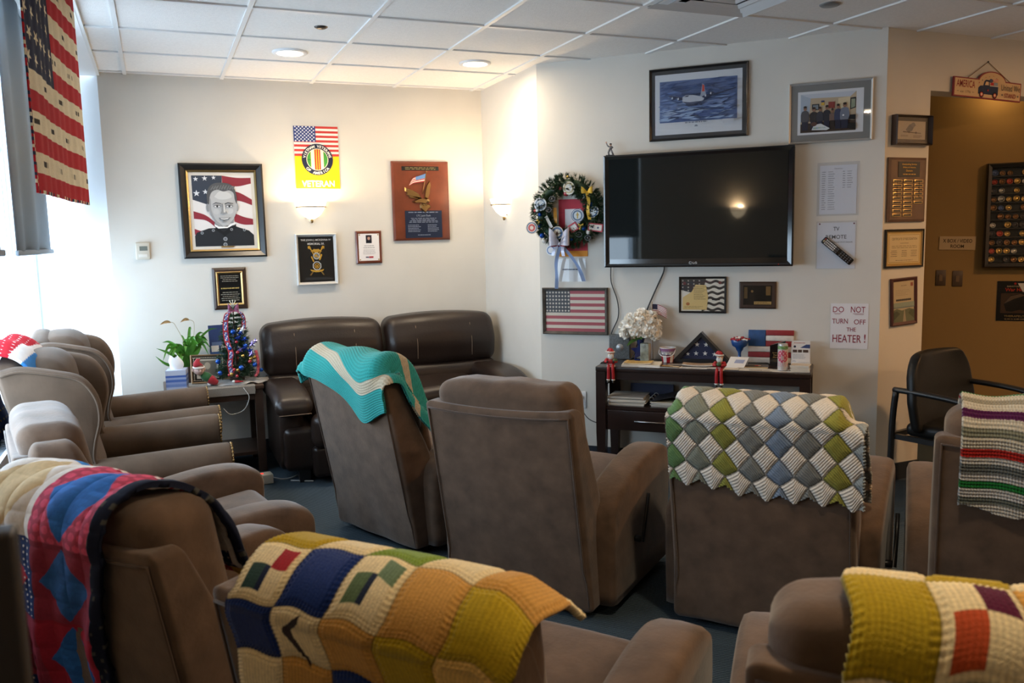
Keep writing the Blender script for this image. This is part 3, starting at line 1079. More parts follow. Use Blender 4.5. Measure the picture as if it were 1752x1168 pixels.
# patchwork blankets of knitted squares
def patch(table, sub, sq, oa, ob, seam='#d9c9a4'):
    rows, cols = len(table), len(table[0])
    T = np.array([[lin(c) for c in r] for r in table])
    def col(a, b):
        u = (a+oa)/sq; v = (b+ob)/sq
        i = np.clip(np.floor(u), 0, cols-1).astype(int); j = np.clip(np.floor(v), 0, rows-1).astype(int)
        c = T[j, i].copy()
        fu = u-i; fv = v-j
        for (si, sj, x0, x1, y0, y1, cc) in sub:
            mk = (i == si) & (j == sj) & (fu > x0) & (fu < x1) & (fv > y0) & (fv < y1)
            c[mk] = lin(cc)


        ed = np.minimum(np.minimum(fu, 1-fu), np.minimum(fv, 1-fv))
        gar = ed < 0.13
        r = np.where(gar, 0.90+0.10*np.cos(2*np.pi*v*sq/0.0085), 0.90+0.10*np.cos(2*np.pi*a/0.0085))
        sm = np.clip(ed/0.02, 0.65, 1)
        n = 0.94+0.12*hashn(np.floor(a/0.004), np.floor(b/0.006))
        return c*(r*sm*n)[..., None]
    def disp(a, b):
        u = (a+oa)/sq; v = (b+ob)/sq
        fu = u-np.floor(u); fv = v-np.floor(v)
        ed = np.minimum(np.minimum(fu, 1-fu), np.minimum(fv, 1-fv))
        gar = ed < 0.13
        d = np.where(gar, 0.0009*np.cos(2*np.pi*v*sq/0.0085)+0.001*np.cos(2*np.pi*a/0.009), stock(a, b))
        return d+0.004*np.clip(ed/0.12, 0, 1)+0.005*np.sin(a*10+1)*np.sin(b*9)
    return col, disp
NAVY, CREAM, TAN, MUST = '#16306f', '#f0dcae', '#d09c50', '#b89c22'
tab = [[TAN, MUST, CREAM, NAVY, TAN], [CREAM, TAN, NAVY, CREAM, MUST], [NAVY, CREAM, TAN, MUST, '#e6bd6c'], [CREAM, NAVY, CREAM, TAN, MUST], [MUST, CREAM, '#7f9a3a', CREAM, TAN], [TAN, NAVY, CREAM, MUST, CREAM]]
sub = [(0, 3, .16, .42, .22, .56, '#2f4a44'), (0, 3, .42, .54, .22, .56, '#1a2140'), (0, 3, .54, .88, .54, .88, '#a81c26'),
       (2, 3, .16, .42, .22, .60, '#5d7350'), (2, 3, .42, .54, .22, .60, '#1c2742'), (2, 3, .52, .90, .58, .88, '#6f8565')]
_pc, _pd = patch(tab, sub, 0.127, 0.0, -0.092)
def yel_col(a, b):
    c = _pc(a, b)
    # dark arrow worked into the second square of the hanging row
    u = a/0.127-1; v = (b-0.092)/0.127-2
    mk = (np.abs(v-0.42)*0.75 < (u-0.22)) & (u < 0.62) & ((np.abs(v-0.42)*0.55 > (u-0.42)) | (u < 0.45))
    c[mk] = lin('#2a1a22')
    return c
def yel_edge(aa, bb):
    return aa+0.006*np.sin(bb*40), bb+0.006*np.sin(aa*46)
drape('patchwork_blanket', 'knitted patchwork blanket with navy, cream, tan and mustard squares, front row centre', 'blanket', POSE['yellow'], 0.635, 0.79, 300, 360,
      lambda a, b: (a*0.92-0.262+0.26*np.clip(b-.42, 0, .15), b-0.17+0.02*np.sin(a*6)), yel_col, KNIT, _pd, lift=0.012, surf_=surf_stiff, thick=0.012, edge=yel_edge, group='knitted patchwork blankets')
tab2 = [[CREAM, TAN, MUST, CREAM, NAVY, TAN], [NAVY, MUST, CREAM, TAN, CREAM, MUST], [CREAM, NAVY, MUST, CREAM, TAN, CREAM], [MUST, CREAM, '#d9a04a', MUST, CREAM, TAN],
        [CREAM, MUST, CREAM, TAN, NAVY, CREAM], [TAN, CREAM, MUST, CREAM, TAN, MUST]]
sub2 = [(1, 3, .14, .54, .10, .54, '#c0502a'), (1, 3, .54, .92, .54, .92, '#5a1436')]
_c2, _d2 = patch(tab2, sub2, 0.114, 0.0, 0.136)
drape('patchwork_blanket', 'knitted patchwork blanket with a mustard square and orange block, bottom right corner', 'blanket', POSE['corner'], 0.60, 0.62, 260, 260,
      lambda a, b: (a-0.185, b+0.02+0.015*np.sin(a*7)), lambda a, b: _c2(a, b*0.735), KNIT, lambda a, b: _d2(a, b*0.735), lift=0.016, thick=0.012, edge=yel_edge, group='knitted patchwork blankets')
# white yarn tassel at its corner
m = MB(); q = random.Random(3)
for k in range(9):
    x0 = -0.192+q.uniform(-.006, .006)
    m.tube(catmull([(x0, -0.178, 0.80+q.uniform(-.01, .01)), (x0-0.02+q.uniform(-.012, .012), -0.186, 0.765), (x0-0.03+q.uniform(-.03, .02), -0.18, 0.715+q.uniform(-.02, .02))], 4), 0.0035, 5)
tas = m.build('tassel', mat('white_yarn', (0.72, 0.68, 0.6), rough=0.9), [o for o in D.objects if o.name.startswith('patchwork_blanket')][-1])

# big pieced quilt with diamonds
QB = 0.50
def quilt_col(a, b):
    t = b-QB
    u = (a-0.040)/0.235; v = (t-0.27)/0.235
    i = np.floor(u).astype(int); j = np.floor(v).astype(int)
    fu = u-i; fv = v-j
    bg = ['#b2445e', '#e4e0dc', '#8e3145', '#22376b', '#a3273c']
    fg = ['#2f6ab8', '#cdb58c', '#2f5f9f', '#b5283a', '#d9d2c6', '#6f2035']
    ki = np.full(i.shape, 1); kf = np.full(i.shape, 0)
    for (x, y), (p, q) in {(0, 0): (0, 0), (1, 0): (1, 1), (0, -1): (2, 2), (1, -1): (3, 3), (0, -2): (4, 0), (1, -2): (2, 5), (0, -3): (0, 0), (1, -3): (3, 3), (0, 1): (1, 1), (1, 1): (0, 0), (0, 2): (3, 3), (1, 2): (1, 0)}.items():
        mk = (i == x) & (j == y); ki[mk] = p; kf[mk] = q
    dia = (np.abs(fu-0.5)/0.40+np.abs(fv-0.5)/0.46) < 1
    c = np.where(dia[..., None], pick(fg, kf), pick(bg, ki))
    # printed pattern: ovals on the rose fabric, dots on the navy and red fabric
    ca = np.hypot(np.modf(a/0.034+0.5*np.mod(np.floor(b/0.024), 2))[0]-.5, (np.modf(b/0.024)[0]-.5)*1.0)
    rose = (~dia) & (ki == 0)
    c = c*np.where(rose, np.where(ca < 0.38, 1.55, 0.95), 1.0)[..., None]
    dots = (np.modf(a/0.022)[0] < .28) & (np.modf(b/0.018)[0] < .28) & ((ki == 3) | (dia & (kf == 3)))
    c = np.where(dots[..., None], np.array(lin('#dcd6d2')), c)
    marb = (dia & ((kf == 0) | (kf == 2)))
    c = c*np.where(marb, 0.85+0.35*hashn(np.floor(a/0.03+b/0.05), np.floor(b/0.012)), 1.0)[..., None]
    # strip of checks and blue along the top of the headrest
    tp_ = (v > 1.0) & (v < 1.20)
    chk = (np.floor(a/0.016)+np.floor(b/0.013)) % 2 == 0
    c = np.where((tp_ & (a < 0.27))[..., None], np.where(chk[..., None], np.array(lin('#e3dcd8')), np.array(lin('#a93044'))), c)
    c = np.where((tp_ & (a >= 0.27))[..., None], np.array(lin('#3a86d2')), c)
    c = np.where((tp_ & (v > 1.1) & (a > 0.31) & (a < 0.40))[..., None], np.array(lin('#d4703c')), c)
    bd = a < 0.036
    c = np.where(bd[..., None], np.array(lin('#161c30')), c)
    c = np.where((bd & (hashn(np.floor(a/.008), np.floor(b/.010)) > .93))[..., None], np.array(lin('#4a4a48')), c)
    c = np.where(((a > 0.036) & (a < 0.09) & (b > 1.30))[..., None], np.array(lin('#d8b03a')), c)
    n = 0.93+0.14*hashn(np.floor(a/0.006), np.floor(b/0.006))
    return np.clip(c*n[..., None], 0, 1)
def quilt_disp(a, b):
    q1 = np.abs(np.sin(np.pi*a/0.075)*np.sin(np.pi*b/0.075))
    low = np.clip((0.27-(b-QB))/0.3, 0, 1)
    return 0.005*np.sqrt(q1)+np.where(a < 0.036, 0.006, 0)+low*(0.014*np.sin(a*24+1)+0.006*np.sin(a*55+b*9))+0.003*np.sin(a*40+b*22)
def quilt_fab(a, b):
    t = b-QB
    xe = np.interp(t, [-.5, 0, .25, .34, .45, .60, .9], [.05, .10, .185, .215, .24, .28, .30])
    return xe-a, t
drape('quilt', 'red, white and blue diamond patchwork quilt with navy binding over a recliner', 'quilt', POSE['quilt'], 0.64, 1.34, 300, 480,
      quilt_fab, quilt_col, COTTON, quilt_disp, lift=0.014, thick=0.016)

# starry throw over the nearer wingback chair
def wsurf(x, t):
    P = [(-0.235, 0.55), (-0.27, 0.80), (-0.30, 1.00), (-0.295, 1.085), (-0.24, 1.125), (-0.17, 1.115), (-0.10, 1.05), (-0.05, 0.95)]
    L, Q = resample(P)
    y = np.interp(t, L, Q[:, 0]); z = np.interp(t, L, Q[:, 1])
    return np.stack([x, y, z-0.32*np.maximum(np.abs(x)-0.16, 0)**1.2], -1)
def throw_col(a, b):
    red, wh, nv, bl = (np.array(lin(c)) for c in ('#b3202e', '#e6e2e0', '#1c2a55', '#3b7fc4'))
    v = b+0.18*(a-0.2)
    k = np.zeros(a.shape, int)
    c = np.where((v > 0.52)[..., None], wh, nv)
    c = np.where(((v > 0.60) & (v < 0.70))[..., None], red, c)
    c = np.where((v > 0.755)[..., None], bl, c)
    d = (np.modf(a/0.03)[0] < .22) & (np.modf(np.abs(b)/0.03)[0] < .22) & (((v > .6) & (v < .7)))
    c = np.where(d[..., None], wh, c)
    d2 = (np.modf(a/0.04)[0] < .2) & (np.modf(np.abs(b)/0.04)[0] < .2) & (v < .52)
    return np.where(d2[..., None], np.array(lin('#c9a52e')), c)
drape('star_throw', 'red, white and navy star print throw folded over the nearer wingback chair', 'blanket', WBp, 0.58, 0.80, 140, 200,
      lambda a, b: (a-0.27, b+0.05), throw_col, COTTON, lambda a, b: 0.007*np.sin(a*24+b*5)+0.004*np.sin(b*30), lift=0.018, thick=0.014, surf_=wsurf)

# flag throw hanging at the window
def flag_surf(x, t):
    return np.stack([np.full(x.shape, 0.0)+0.005*np.sin(x*7.5+t*2.0)+0.0025*np.sin(x*17-t*3), x, t], -1)
def flag_col(a, b):
    W, H = 1.02, 0.93
    k = np.floor((H-b)/(H/13)).astype(int)
    red, cr, nv = np.array(lin('#b0202c')), np.array(lin('#dfd2b4')), np.array(lin('#232a44'))
    c = np.where((np.mod(k, 2) == 0)[..., None], red, cr)
    can = (a < 0.47) & (b > H-7*H/13)
    c = np.where(can[..., None], nv, c)
    # stars: soft five pointed
    su, sv = 0.094, 0.083
    i = np.floor(a/su); jj = np.floor((H-b)/sv)
    x = (a/su-i-.5)*su+0.028*(np.mod(jj, 2)-.5); y = ((H-b)/sv-jj-.5)*sv
    r = np.hypot(x, y); th = np.arctan2(y, x)+np.pi/2
    st = r*(1+0.42*np.cos(5*th)) < 0.0150
    c = np.where((can & st)[..., None], cr, c)
    # small printed words on the cream stripes
    wd = (np.mod(k, 2) == 1) & (np.abs(np.modf((H-b)/(H/13))[0]-.5) < .13) & (np.abs(np.modf(a/0.30+0.37*k)[0]-.5) < .12) & (hashn(np.floor(a/.008), k) > .35) & ~can
    c = np.where(wd[..., None], np.array(lin('#3a3532')), c)
    bd = (a < 0.020) | (b < 0.012)
    ck = hashn(np.floor(a/0.012), np.floor(b/0.012))
    c = np.where(bd[..., None], np.where((ck > .62)[..., None], np.array(lin('#2a3048')), np.where((ck > .35)[..., None], cr, red)), c)
    return c*(0.95+0.1*hashn(np.floor(a/.005), np.floor(b/.005)))[..., None]
fo = drape('flag_throw', 'stars and stripes flag throw hanging at the window in the upper left', 'flag', (-0.372, 3.40, R(-5.2)), 1.02, 0.93, 400, 360,
           lambda a, b: (a, b), flag_col, COTTON, lambda a, b: 0.002*np.sin(a*60), lift=0.0, thick=0.006, surf_=flag_surf)
fo.location.z = 1.722
# ------------------------------------------------------------ things on the walls
PRINT = mat('matt_print', rough=0.55, attr=True, spec=0.3)
GLOSS = mat('glossy_print', rough=0.25, attr=True, spec=0.5)
PGLASS = pane_mat('picture_glass', (1, 1, 1), 0.9)
ACRYL = pane_mat('clear_plastic_sleeve', (0.97, 0.98, 1.0), 1.2, 0.05)
BLKWOOD = mat('black_lacquered_wood', (0.014, 0.013, 0.013), rough=0.3, spec=0.5)
DKWOOD = mat('dark_walnut', (0.045, 0.024, 0.016), rough=0.35, var=(12, .2))
CHERRY = mat('cherry_wood', (0.15, 0.036, 0.016), rough=0.28, var=(9, .22), coat=0.3)
MAHOG = mat('mahogany', (0.075, 0.022, 0.018), rough=0.35, var=(9, .2))
GOLD = mat('gold_leaf', (0.55, 0.38, 0.16), rough=0.35, metal=1.0)
GREYFR = mat('grey_painted_frame', (0.23, 0.23, 0.225), rough=0.5)
SILVER = mat('pale_silver_frame', (0.52, 0.52, 0.51), rough=0.4, metal=0.4)
WHITEFR = mat('white_lacquered_frame', (0.66, 0.65, 0.63), rough=0.4)
BARN = mat('weathered_grey_wood', (0.085, 0.075, 0.065), rough=0.85, var=(20, .3), bump=(60, .3))
NAVYPL = mat('navy_enamel_plate', (0.02, 0.03, 0.065), rough=0.25, metal=0.3)
BLKPL = mat('black_enamel_plate', (0.010, 0.010, 0.010), rough=0.25)

def ring_frame(m, w, h, bw, y0, y1, mi=0, lip=0.0):
    """mitred picture frame, w x h outside, bw wide, from y0 (wall) to y1 (front)"""
    o = [(-w/2, -h/2), (w/2, -h/2), (w/2, h/2), (-w/2, h/2)]
    i = [(-w/2+bw, -h/2+bw), (w/2-bw, -h/2+bw), (w/2-bw, h/2-bw), (-w/2+bw, h/2-bw)]
    mid = [(-w/2+bw*.25, -h/2+bw*.25), (w/2-bw*.25, -h/2+bw*.25), (w/2-bw*.25, h/2-bw*.25), (-w/2+bw*.25, h/2-bw*.25)]
    yl = y1+(y0-y1)*lip
    V = [(p[0], y0, p[1]) for p in o]+[(p[0], y1+(y0-y1)*.15, p[1]) for p in o]+[(p[0], y1, p[1]) for p in mid]+[(p[0], yl, p[1]) for p in i]+[(p[0], y0, p[1]) for p in i]
    F = []
    for k in range(4):
        l = (k+1) % 4
        for a in range(4):
            F.append((a*4+k, a*4+l, (a+1)*4+l, (a+1)*4+k))
    m.add(V, F, mi)

def hang(name, label, cat, pos, rz, tilt=0.0, group=None):
    t = thing(name, label, cat, pos, rz, group)
    t.rotation_euler = (0, tilt, rz)
    return t
def framed(name, label, cat, pos, rz, w, h, bw, fm, art, depth=0.022, matc=None, mw=0.0, glass=True, lip=0.5, tilt=0.0, gm=None, inner=None, name_fr='frame'):
    """frame, backing mount, picture (art draws into an Art of given w,h) and glass"""
    t = hang(name, label, cat, pos, rz, tilt)
    m = MB(); ring_frame(m, w, h, bw, -0.001, -depth, 0, lip); m.build(name_fr, fm, t)
    iw, ih = w-2*bw, h-2*bw
    yb_ = -depth*0.35
    if inner:
        m = MB(); ring_frame(m, iw+0.004, ih+0.004, inner[0], -0.002, -depth*0.8, 0, 0.3); m.build('inner_frame', inner[1], t)
        iw -= 2*inner[0]-.004; ih -= 2*inner[0]-.004
    if matc:
        a = Art(yb_); a.rect(matc, -iw/2-.002, -ih/2-.002, iw/2+.002, ih/2+.002); a.build('mount', PRINT, t)
    a = Art(yb_-0.0008)
    art(a, iw-2*mw, ih-2*mw)
    a.build('picture', gm or PRINT, t)
    if glass:
        m = MB(); m.box((0, yb_-0.0045, 0), (iw+.002, 0.0015, ih+.002)); m.build('glass', PGLASS, t)
    return t
YB = 6.29
def DG(s, z, off=0.0):      # point on the television wall, s metres from its left end
    return (2.405+s*math.sqrt(.5)-off*math.sqrt(.5), 5.25-s*math.sqrt(.5)-off*math.sqrt(.5), z)
def HG(s, z):               # point on the hall wall
    return (4.6+s*math.sqrt(.5), 5.0-s*math.sqrt(.5), z)
D45 = R(-45)

# --- back wall
def portrait(a, w, h):
    x0, x1, z0, z1 = -w/2, w/2, -h/2, h/2
    a.rect('#e3dfdd', x0, z0, x1, z1)
    a.poly('#39414f', [(x0, z1), (x0+.51*w, z1), (x0+.49*w, z0+.62*h), (x0+.28*w, z0+.58*h), (x0, z0+.66*h)])
    a.stars('#dcdfe3', [(x0+.07*w, z0+.95*h, .045*w), (x0+.22*w, z0+.96*h, .05*w), (x0+.07*w, z0+.75*h, .06*w), (x0+.22*w, z0+.77*h, .05*w), (x0+.37*w, z0+.97*h, .04*w)])
    red = '#8d2f3c'
    def wave(pts_top, th):
        up = catmull(pts_top, 6)
        a.poly(red, [tuple(p) for p in up]+[(p[0], p[1]-th*(1+.25*math.sin(p[0]*20))) for p in up[::-1]])
    wave([(x0+.51*w, z1), (x0+.75*w, z1-.03*h), (x1, z1-.03*h)], .10*h)
    wave([(x0+.60*w, z0+.80*h), (x0+.8*w, z0+.755*h), (x1, z0+.66*h)], .10*h)
    wave([(x0+.68*w, z0+.47*h), (x0+.85*w, z0+.41*h), (x1, z0+.38*h)], .10*h)
    wave([(x0, z0+.50*h), (x0+.2*w, z0+.44*h), (x0+.36*w, z0+.33*h)], .09*h)
    wave([(x0, z0+.25*h), (x0+.1*w, z0+.22*h), (x0+.2*w, z0+.19*h)], .07*h)
    # tunic
    a.poly('#23262b', [(x0, z0), (x1, z0), (x1, z0+.15*h), (x0+.92*w, z0+.215*h), (x0+.74*w, z0+.265*h), (x0+.64*w, z0+.30*h), (x0+.40*w, z0+.26*h), (x0+.24*w, z0+.255*h), (x0+.04*w, z0+.20*h), (x0, z0+.15*h)])
    a.poly('#16181c', [(x0+.36*w, z0+.28*h), (x0+.48*w, z0+.20*h), (x0+.62*w, z0+.27*h), (x0+.70*w, z0+.31*h), (x0+.70*w, z0+.25*h), (x0+.5*w, z0+.14*h), (x0+.34*w, z0+.24*h)])
    a.rect('#15171a', x0+.485*w, z0, x0+.50*w, z0+.18*h)
    for (u, v) in ((.505, .10), (.50, .02)):
        a.ell('#9aa0a6', x0+u*w, z0+v*h, .035*w)
        a.ell('#5f656b', x0+u*w, z0+v*h, .022*w)
    for (u, v) in ((.31, .225), (.62, .235), (.84, .225), (.12, .19)):
        a.ell('#8a9096', x0+u*w, z0+v*h, .025*w)
        a.ell('#3c4046', x0+u*w, z0+v*h, .012*w)
    # neck and collar
    a.poly('#8f9092', [(x0+.34*w, z0+.30*h), (x0+.66*w, z0+.33*h), (x0+.68*w, z0+.42*h), (x0+.34*w, z0+.40*h)])
    a.poly('#f2f2f0', [(x0+.34*w, z0+.285*h), (x0+.40*w, z0+.25*h), (x0+.55*w, z0+.255*h), (x0+.69*w, z0+.315*h), (x0+.69*w, z0+.335*h), (x0+.55*w, z0+.275*h), (x0+.41*w, z0+.275*h), (x0+.335*w, z0+.315*h)])
    # ears, face, hair
    a.ell('#8f9193', x0+.245*w, z0+.55*h, .03*w, .06*h)
    a.ell('#a0a2a4', x0+.735*w, z0+.555*h, .028*w, .06*h)
    face = catmull([(.25, .56), (.255, .70), (.32, .80), (.46, .835), (.62, .81), (.715, .72), (.735, .58), (.71, .46), (.65, .37), (.56, .30), (.47, .275), (.38, .31), (.30, .41), (.26, .50), (.25, .56)], 5)
    a.poly('#b6b7b8', [(x0+p[0]*w, z0+p[1]*h) for p in face])
    a.poly('#9b9c9e', [(x0+p[0]*w, z0+p[1]*h) for p in catmull([(.25, .56), (.26, .68), (.30, .66), (.30, .52), (.36, .38), (.46, .30), (.47, .275), (.38, .31), (.30, .41), (.26, .50), (.25, .56)], 4)])
    a.poly('#cacbcb', [(x0+p[0]*w, z0+p[1]*h) for p in catmull([(.36, .70), (.46, .78), (.60, .76), (.66, .70), (.56, .665), (.44, .665), (.36, .70)], 4)])
    a.ell('#c6c7c7', x0+.60*w, z0+.50*h, .07*w, .045*h)
    a.ell('#bfc0c0', x0+.38*w, z0+.49*h, .05*w, .04*h)
    hair = catmull([(.24, .60), (.235, .72), (.27, .82), (.36, .885), (.50, .90), (.64, .875), (.715, .80), (.74, .68), (.735, .60), (.705, .66), (.69, .75), (.62, .79), (.52, .775), (.42, .80), (.33, .77), (.285, .70), (.265, .60), (.24, .60)], 5)
    a.poly('#55575a', [(x0+p[0]*w, z0+p[1]*h) for p in hair])
    for k in range(9):
        u = .30+.045*k
        a.poly('#6f7174', [(x0+u*w, z0+(.80+.012*(k % 3))*h), (x0+(u+.05)*w, z0+(.87-.004*abs(k-4))*h), (x0+(u+.062)*w, z0+(.865-.004*abs(k-4))*h), (x0+(u+.02)*w, z0+.795*h)])
    for s, cx in ((-1, .40), (1, .605)):
        a.poly('#4a4c4f', [(x0+p[0]*w, z0+p[1]*h) for p in ((cx-.075, .600+.004*s), (cx-.02, .622), (cx+.07, .606), (cx+.07, .598), (cx-.02, .608), (cx-.075, .59))])
        a.ell('#8b8c8e', x0+cx*w, z0+.568*h, .068*w, .024*h)
        a.ell('#dcdcdc', x0+cx*w, z0+.564*h, .048*w, .014*h)
        a.ell('#3b3d40', x0+cx*w, z0+.564*h, .018*w, .014*h)
        a.poly('#3f4144', [(x0+(cx-.055)*w, z0+.566*h), (x0+cx*w, z0+.582*h), (x0+(cx+.055)*w, z0+.568*h), (x0+cx*w, z0+.576*h)])
    a.poly('#97989a', [(x0+p[0]*w, z0+p[1]*h) for p in ((.475, .60), (.47, .50), (.445, .465), (.50, .450), (.565, .465), (.545, .50), (.50, .485), (.495, .60))])
    a.poly('#d2d2d1', [(x0+p[0]*w, z0+p[1]*h) for p in ((.505, .60), (.525, .60), (.535, .48), (.505, .475))])
    a.poly('#6d6e70', [(x0+p[0]*w, z0+p[1]*h) for p in ((.41, .405), (.50, .395), (.615, .408), (.58, .375), (.50, .36), (.44, .375))])
    a.poly('#e8e8e6', [(x0+p[0]*w, z0+p[1]*h) for p in ((.435, .398), (.50, .390), (.595, .400), (.56, .382), (.50, .376), (.455, .383))])
    a.poly('#8a8b8d', [(x0+p[0]*w, z0+p[1]*h) for p in ((.45, .348), (.56, .350), (.52, .338), (.48, .337))])
t = framed('framed_portrait', 'large painted portrait of a smiling serviceman before a flag in a wide black frame', 'picture', (0.452, YB, 1.758), 0, 0.556, 0.650, 0.048, BLKWOOD,
           portrait, depth=0.035, matc='#d8d2c8', mw=0.022, glass=False, inner=(0.014, GOLD))
m = MB(); m.box((0.015, -0.018, -0.249), (0.085, 0.003, 0.010)); lab(m.build('name_plate', GOLD, t), 'small gold name plate')

def plaque(name, label, cat, pos, rz, w, h, wm, depth=0.018, tilt=0.0, bev=0.012):
    t = hang(name, label, cat, pos, rz, tilt)
    m = MB()
    V = []
    for (k, y) in ((0, -0.001), (0, -depth+0.006), (bev, -depth), ):
        V += [(-w/2+k, y, -h/2+k), (w/2-k, y, -h/2+k), (w/2-k, y, h/2-k), (-w/2+k, y, h/2-k)]
    F = [(8, 9, 10, 11)]
    for a in range(2):
        for k in range(4):
            l = (k+1) % 4
            F.append((a*4+k, a*4+l, a*4+4+l, a*4+4+k))
    m.add(V, F)
    m.build('board', wm, t)
    return t, -depth-0.0005
t, y = plaque('memorial_plaque', 'dark walnut plaque with black text plate under the large portrait', 'plaque', (0.464, YB, 1.216), 0, 0.227, 0.294, DKWOOD, bev=0.014)
m = MB(); ring_frame(m, 0.178, 0.236, 0.013, y+.002, y-0.006, 0, .5); m.build('gold_border', GOLD, t)
a = Art(y-.001); a.rect('#0d0d0f', -.078, -.107, .078, .107)
a.lines('#8f8a7c', -.066, .066, .045, .095, 4, .35, 3, True); a.lines('#b59a5a', -.066, .066, -.008, .012, 1, .4, 4, True); a.lines('#8f8a7c', -.066, .066, -.09, -.02, 5, .35, 5, True)
a.build('text_plate', GLOSS, t)

t = hang('veteran_poster', 'yellow VETERAN poster with flag and round emblem above the left sconce', 'poster', (1.121, YB, 2.134), 0, 0.0)
a = Art(-0.003)
W2, H2 = 0.318, 0.444
a.rect('#f2c81c', -W2/2, -H2/2, W2/2, H2/2)
flag_art(a, -W2/2, H2/2-0.212, W2/2, H2/2, red='#c23a36', white='#efeae2', blue='#263a78', cw=.49, rows=9, cols=11, ch=.52)
a.ell('#16203a', 0.002, -0.014, .112, n=48); a.ell('#e8e2d0', 0.002, -0.014, .078, n=40); a.ell('#3f8d3a', 0.002, -0.014, .074, n=40)
def clipcol(col, x0, x1):
    r = .074
    P = [(x0, math.sqrt(max(0, r*r-x0*x0))), (x0, -math.sqrt(max(0, r*r-x0*x0)))]
    n = 8
    bt = [(x0+(x1-x0)*k/n, -math.sqrt(max(0, r*r-(x0+(x1-x0)*k/n)**2))) for k in range(n+1)]
    a.poly(col, [(p[0]+.002, p[1]-.014) for p in bt]+[(p[0]+.002, -p[1]-.014) for p in bt[::-1]])
clipcol('#f0c93a', -.047, .045); clipcol('#f4ead0', -.045, -.022); clipcol('#f4ead0', .022, .044)
for x in (-.019, -.003, .013):
    clipcol('#c0392b', x, x+.010)
a.rect('#2c6b33', -.07, -.018, -.046, -.012)
a.arctext('VIETNAM VETERANS', 0.002, -0.014, .094, .026, '#f2efe6', R(168), R(12), True, 0.025)
a.arctext('OF AMERICA', 0.002, -0.014, .096, .026, '#f2efe6', R(222), R(318), False, 0.025)
a.text('VETERAN', 0.0, -.186, .235, .045, '#fbf7ea', .02)
a.build('print', PRINT, t)
m = MB(); m.box((0, -.0015, 0), (W2, .002, H2)); m.build('paper', mat('white_paper', (.75, .74, .72), rough=.7), t)

def mck(a, w, h):
    a.rect('#0b0b0c', -w/2, -h/2, w/2, h/2)
    a.text('THE JOHN J. MCKENNA IV', 0, h*.425, w*.86, h*.05, '#d9d9d6', .01)
    a.text('MEMORIAL 5K', 0, h*.345, w*.48, h*.045, '#d9d9d6', .01)
    g = '#b58a2c'; s = '#b9bcc0'
    # crossed sabres
    for sx in (-1, 1):
        a.poly(g, [(sx*w*.02, h*.05), (sx*w*.13, h*.22), (sx*w*.20, h*.28), (sx*w*.22, h*.26), (sx*w*.15, h*.20), (sx*w*.05, h*.04)])
        a.poly(g, [(sx*w*.14, h*.245), (sx*w*.18, h*.30), (sx*w*.24, h*.29), (sx*w*.23, h*.22), (sx*w*.20, h*.26), (sx*w*.17, h*.21)])
        a.poly('#7b6030', [(sx*w*.02, -h*.20), (sx*w*.18, -h*.36), (sx*w*.21, -h*.345), (sx*w*.06, -h*.19)])
    a.poly(g, [(-w*.17, h*.17), (-w*.06, h*.235), (0, h*.21), (w*.06, h*.235), (w*.17, h*.17), (w*.08, h*.175), (w*.04, h*.13), (-w*.04, h*.13), (-w*.08, h*.175)])
    a.ell(g, 0, h*.195, w*.03, h*.035)
    a.ell(s, 0, h*.075, w*.095, h*.075); a.ell('#6f6f6c', 0, h*.075, w*.075, h*.058); a.ell(g, -w*.02, h*.085, w*.04, h*.03); a.ell(g, w*.04, h*.055, w*.025, h*.02)
    for k in range(5):
        a.ell(g, -w*.14+k*w*.012, h*(.05-.022*k), w*.02, h*.018)
    a.poly(g, [(w*.12, h*.12), (w*.17, h*.10), (w*.10, -h*.02), (w*.06, -h*.01)])
    a.poly(s, [(w*.13*math.cos(R(22.5+45*k)), -h*.145+h*.105*math.sin(R(22.5+45*k))) for k in range(8)])
    a.poly('#101011', [(w*.105*math.cos(R(22.5+45*k)), -h*.145+h*.085*math.sin(R(22.5+45*k))) for k in range(8)])
    a.ell(g, 0, -h*.145, w*.075, h*.058); a.ell('#101011', 0, -h*.145, w*.05, h*.04); a.ell(g, 0, -h*.15, w*.03, h*.022)
    a.poly(g, [(-w*.20, -h*.22), (-w*.05, -h*.25), (0, -h*.235), (w*.05, -h*.25), (w*.20, -h*.22), (w*.17, -h*.26), (w*.05, -h*.285), (-w*.05, -h*.285), (-w*.17, -h*.26)])
    a.rects('#2a2a2b', [(-w*.35, -h*.46, w*.4, -h*.40)])
framed('memorial_shadow_box', 'white shadow box with gold emblem on black reading MEMORIAL 5K', 'picture', (1.079, YB, 1.402), 0, 0.296, 0.371, 0.022, WHITEFR, mck, depth=0.045, lip=.75)

t, y = plaque('portrait_certificate', 'small wood plaque holding a white certificate with a tiny portrait photo', 'plaque', (1.471, YB, 1.480), 0, 0.194, 0.242, CHERRY, bev=.008)
a = Art(y-.001); a.rect('#e9e4e2', -.078, -.100, .078, .100); a.rect('#2b2430', -.022, .030, .022, .090); a.ell('#b98f7d', .0, .066, .010, .013); a.poly('#171a24', [(-.02, .03), (.02, .03), (.016, .05), (-.016, .05)]); a.rect('#3a2a26', -.01, .076, .01, .083)
a.lines('#8d888c', -.055, .055, -.01, .018, 2, .3, 2, True); a.lines('#a39ea2', -.06, .06, -.055, -.015, 4, .3, 6, True)
a.rect('#3a3c52', -.028, -.078, -.004, -.070); a.rect('#b0303a', -.003, -.080, .03, -.068)
for sx in (-1, 1):
    for sz in (-1, 1):
        a.ell('#a08548', sx*.070, sz*.092, .005)
a.build('certificate', PRINT, t)

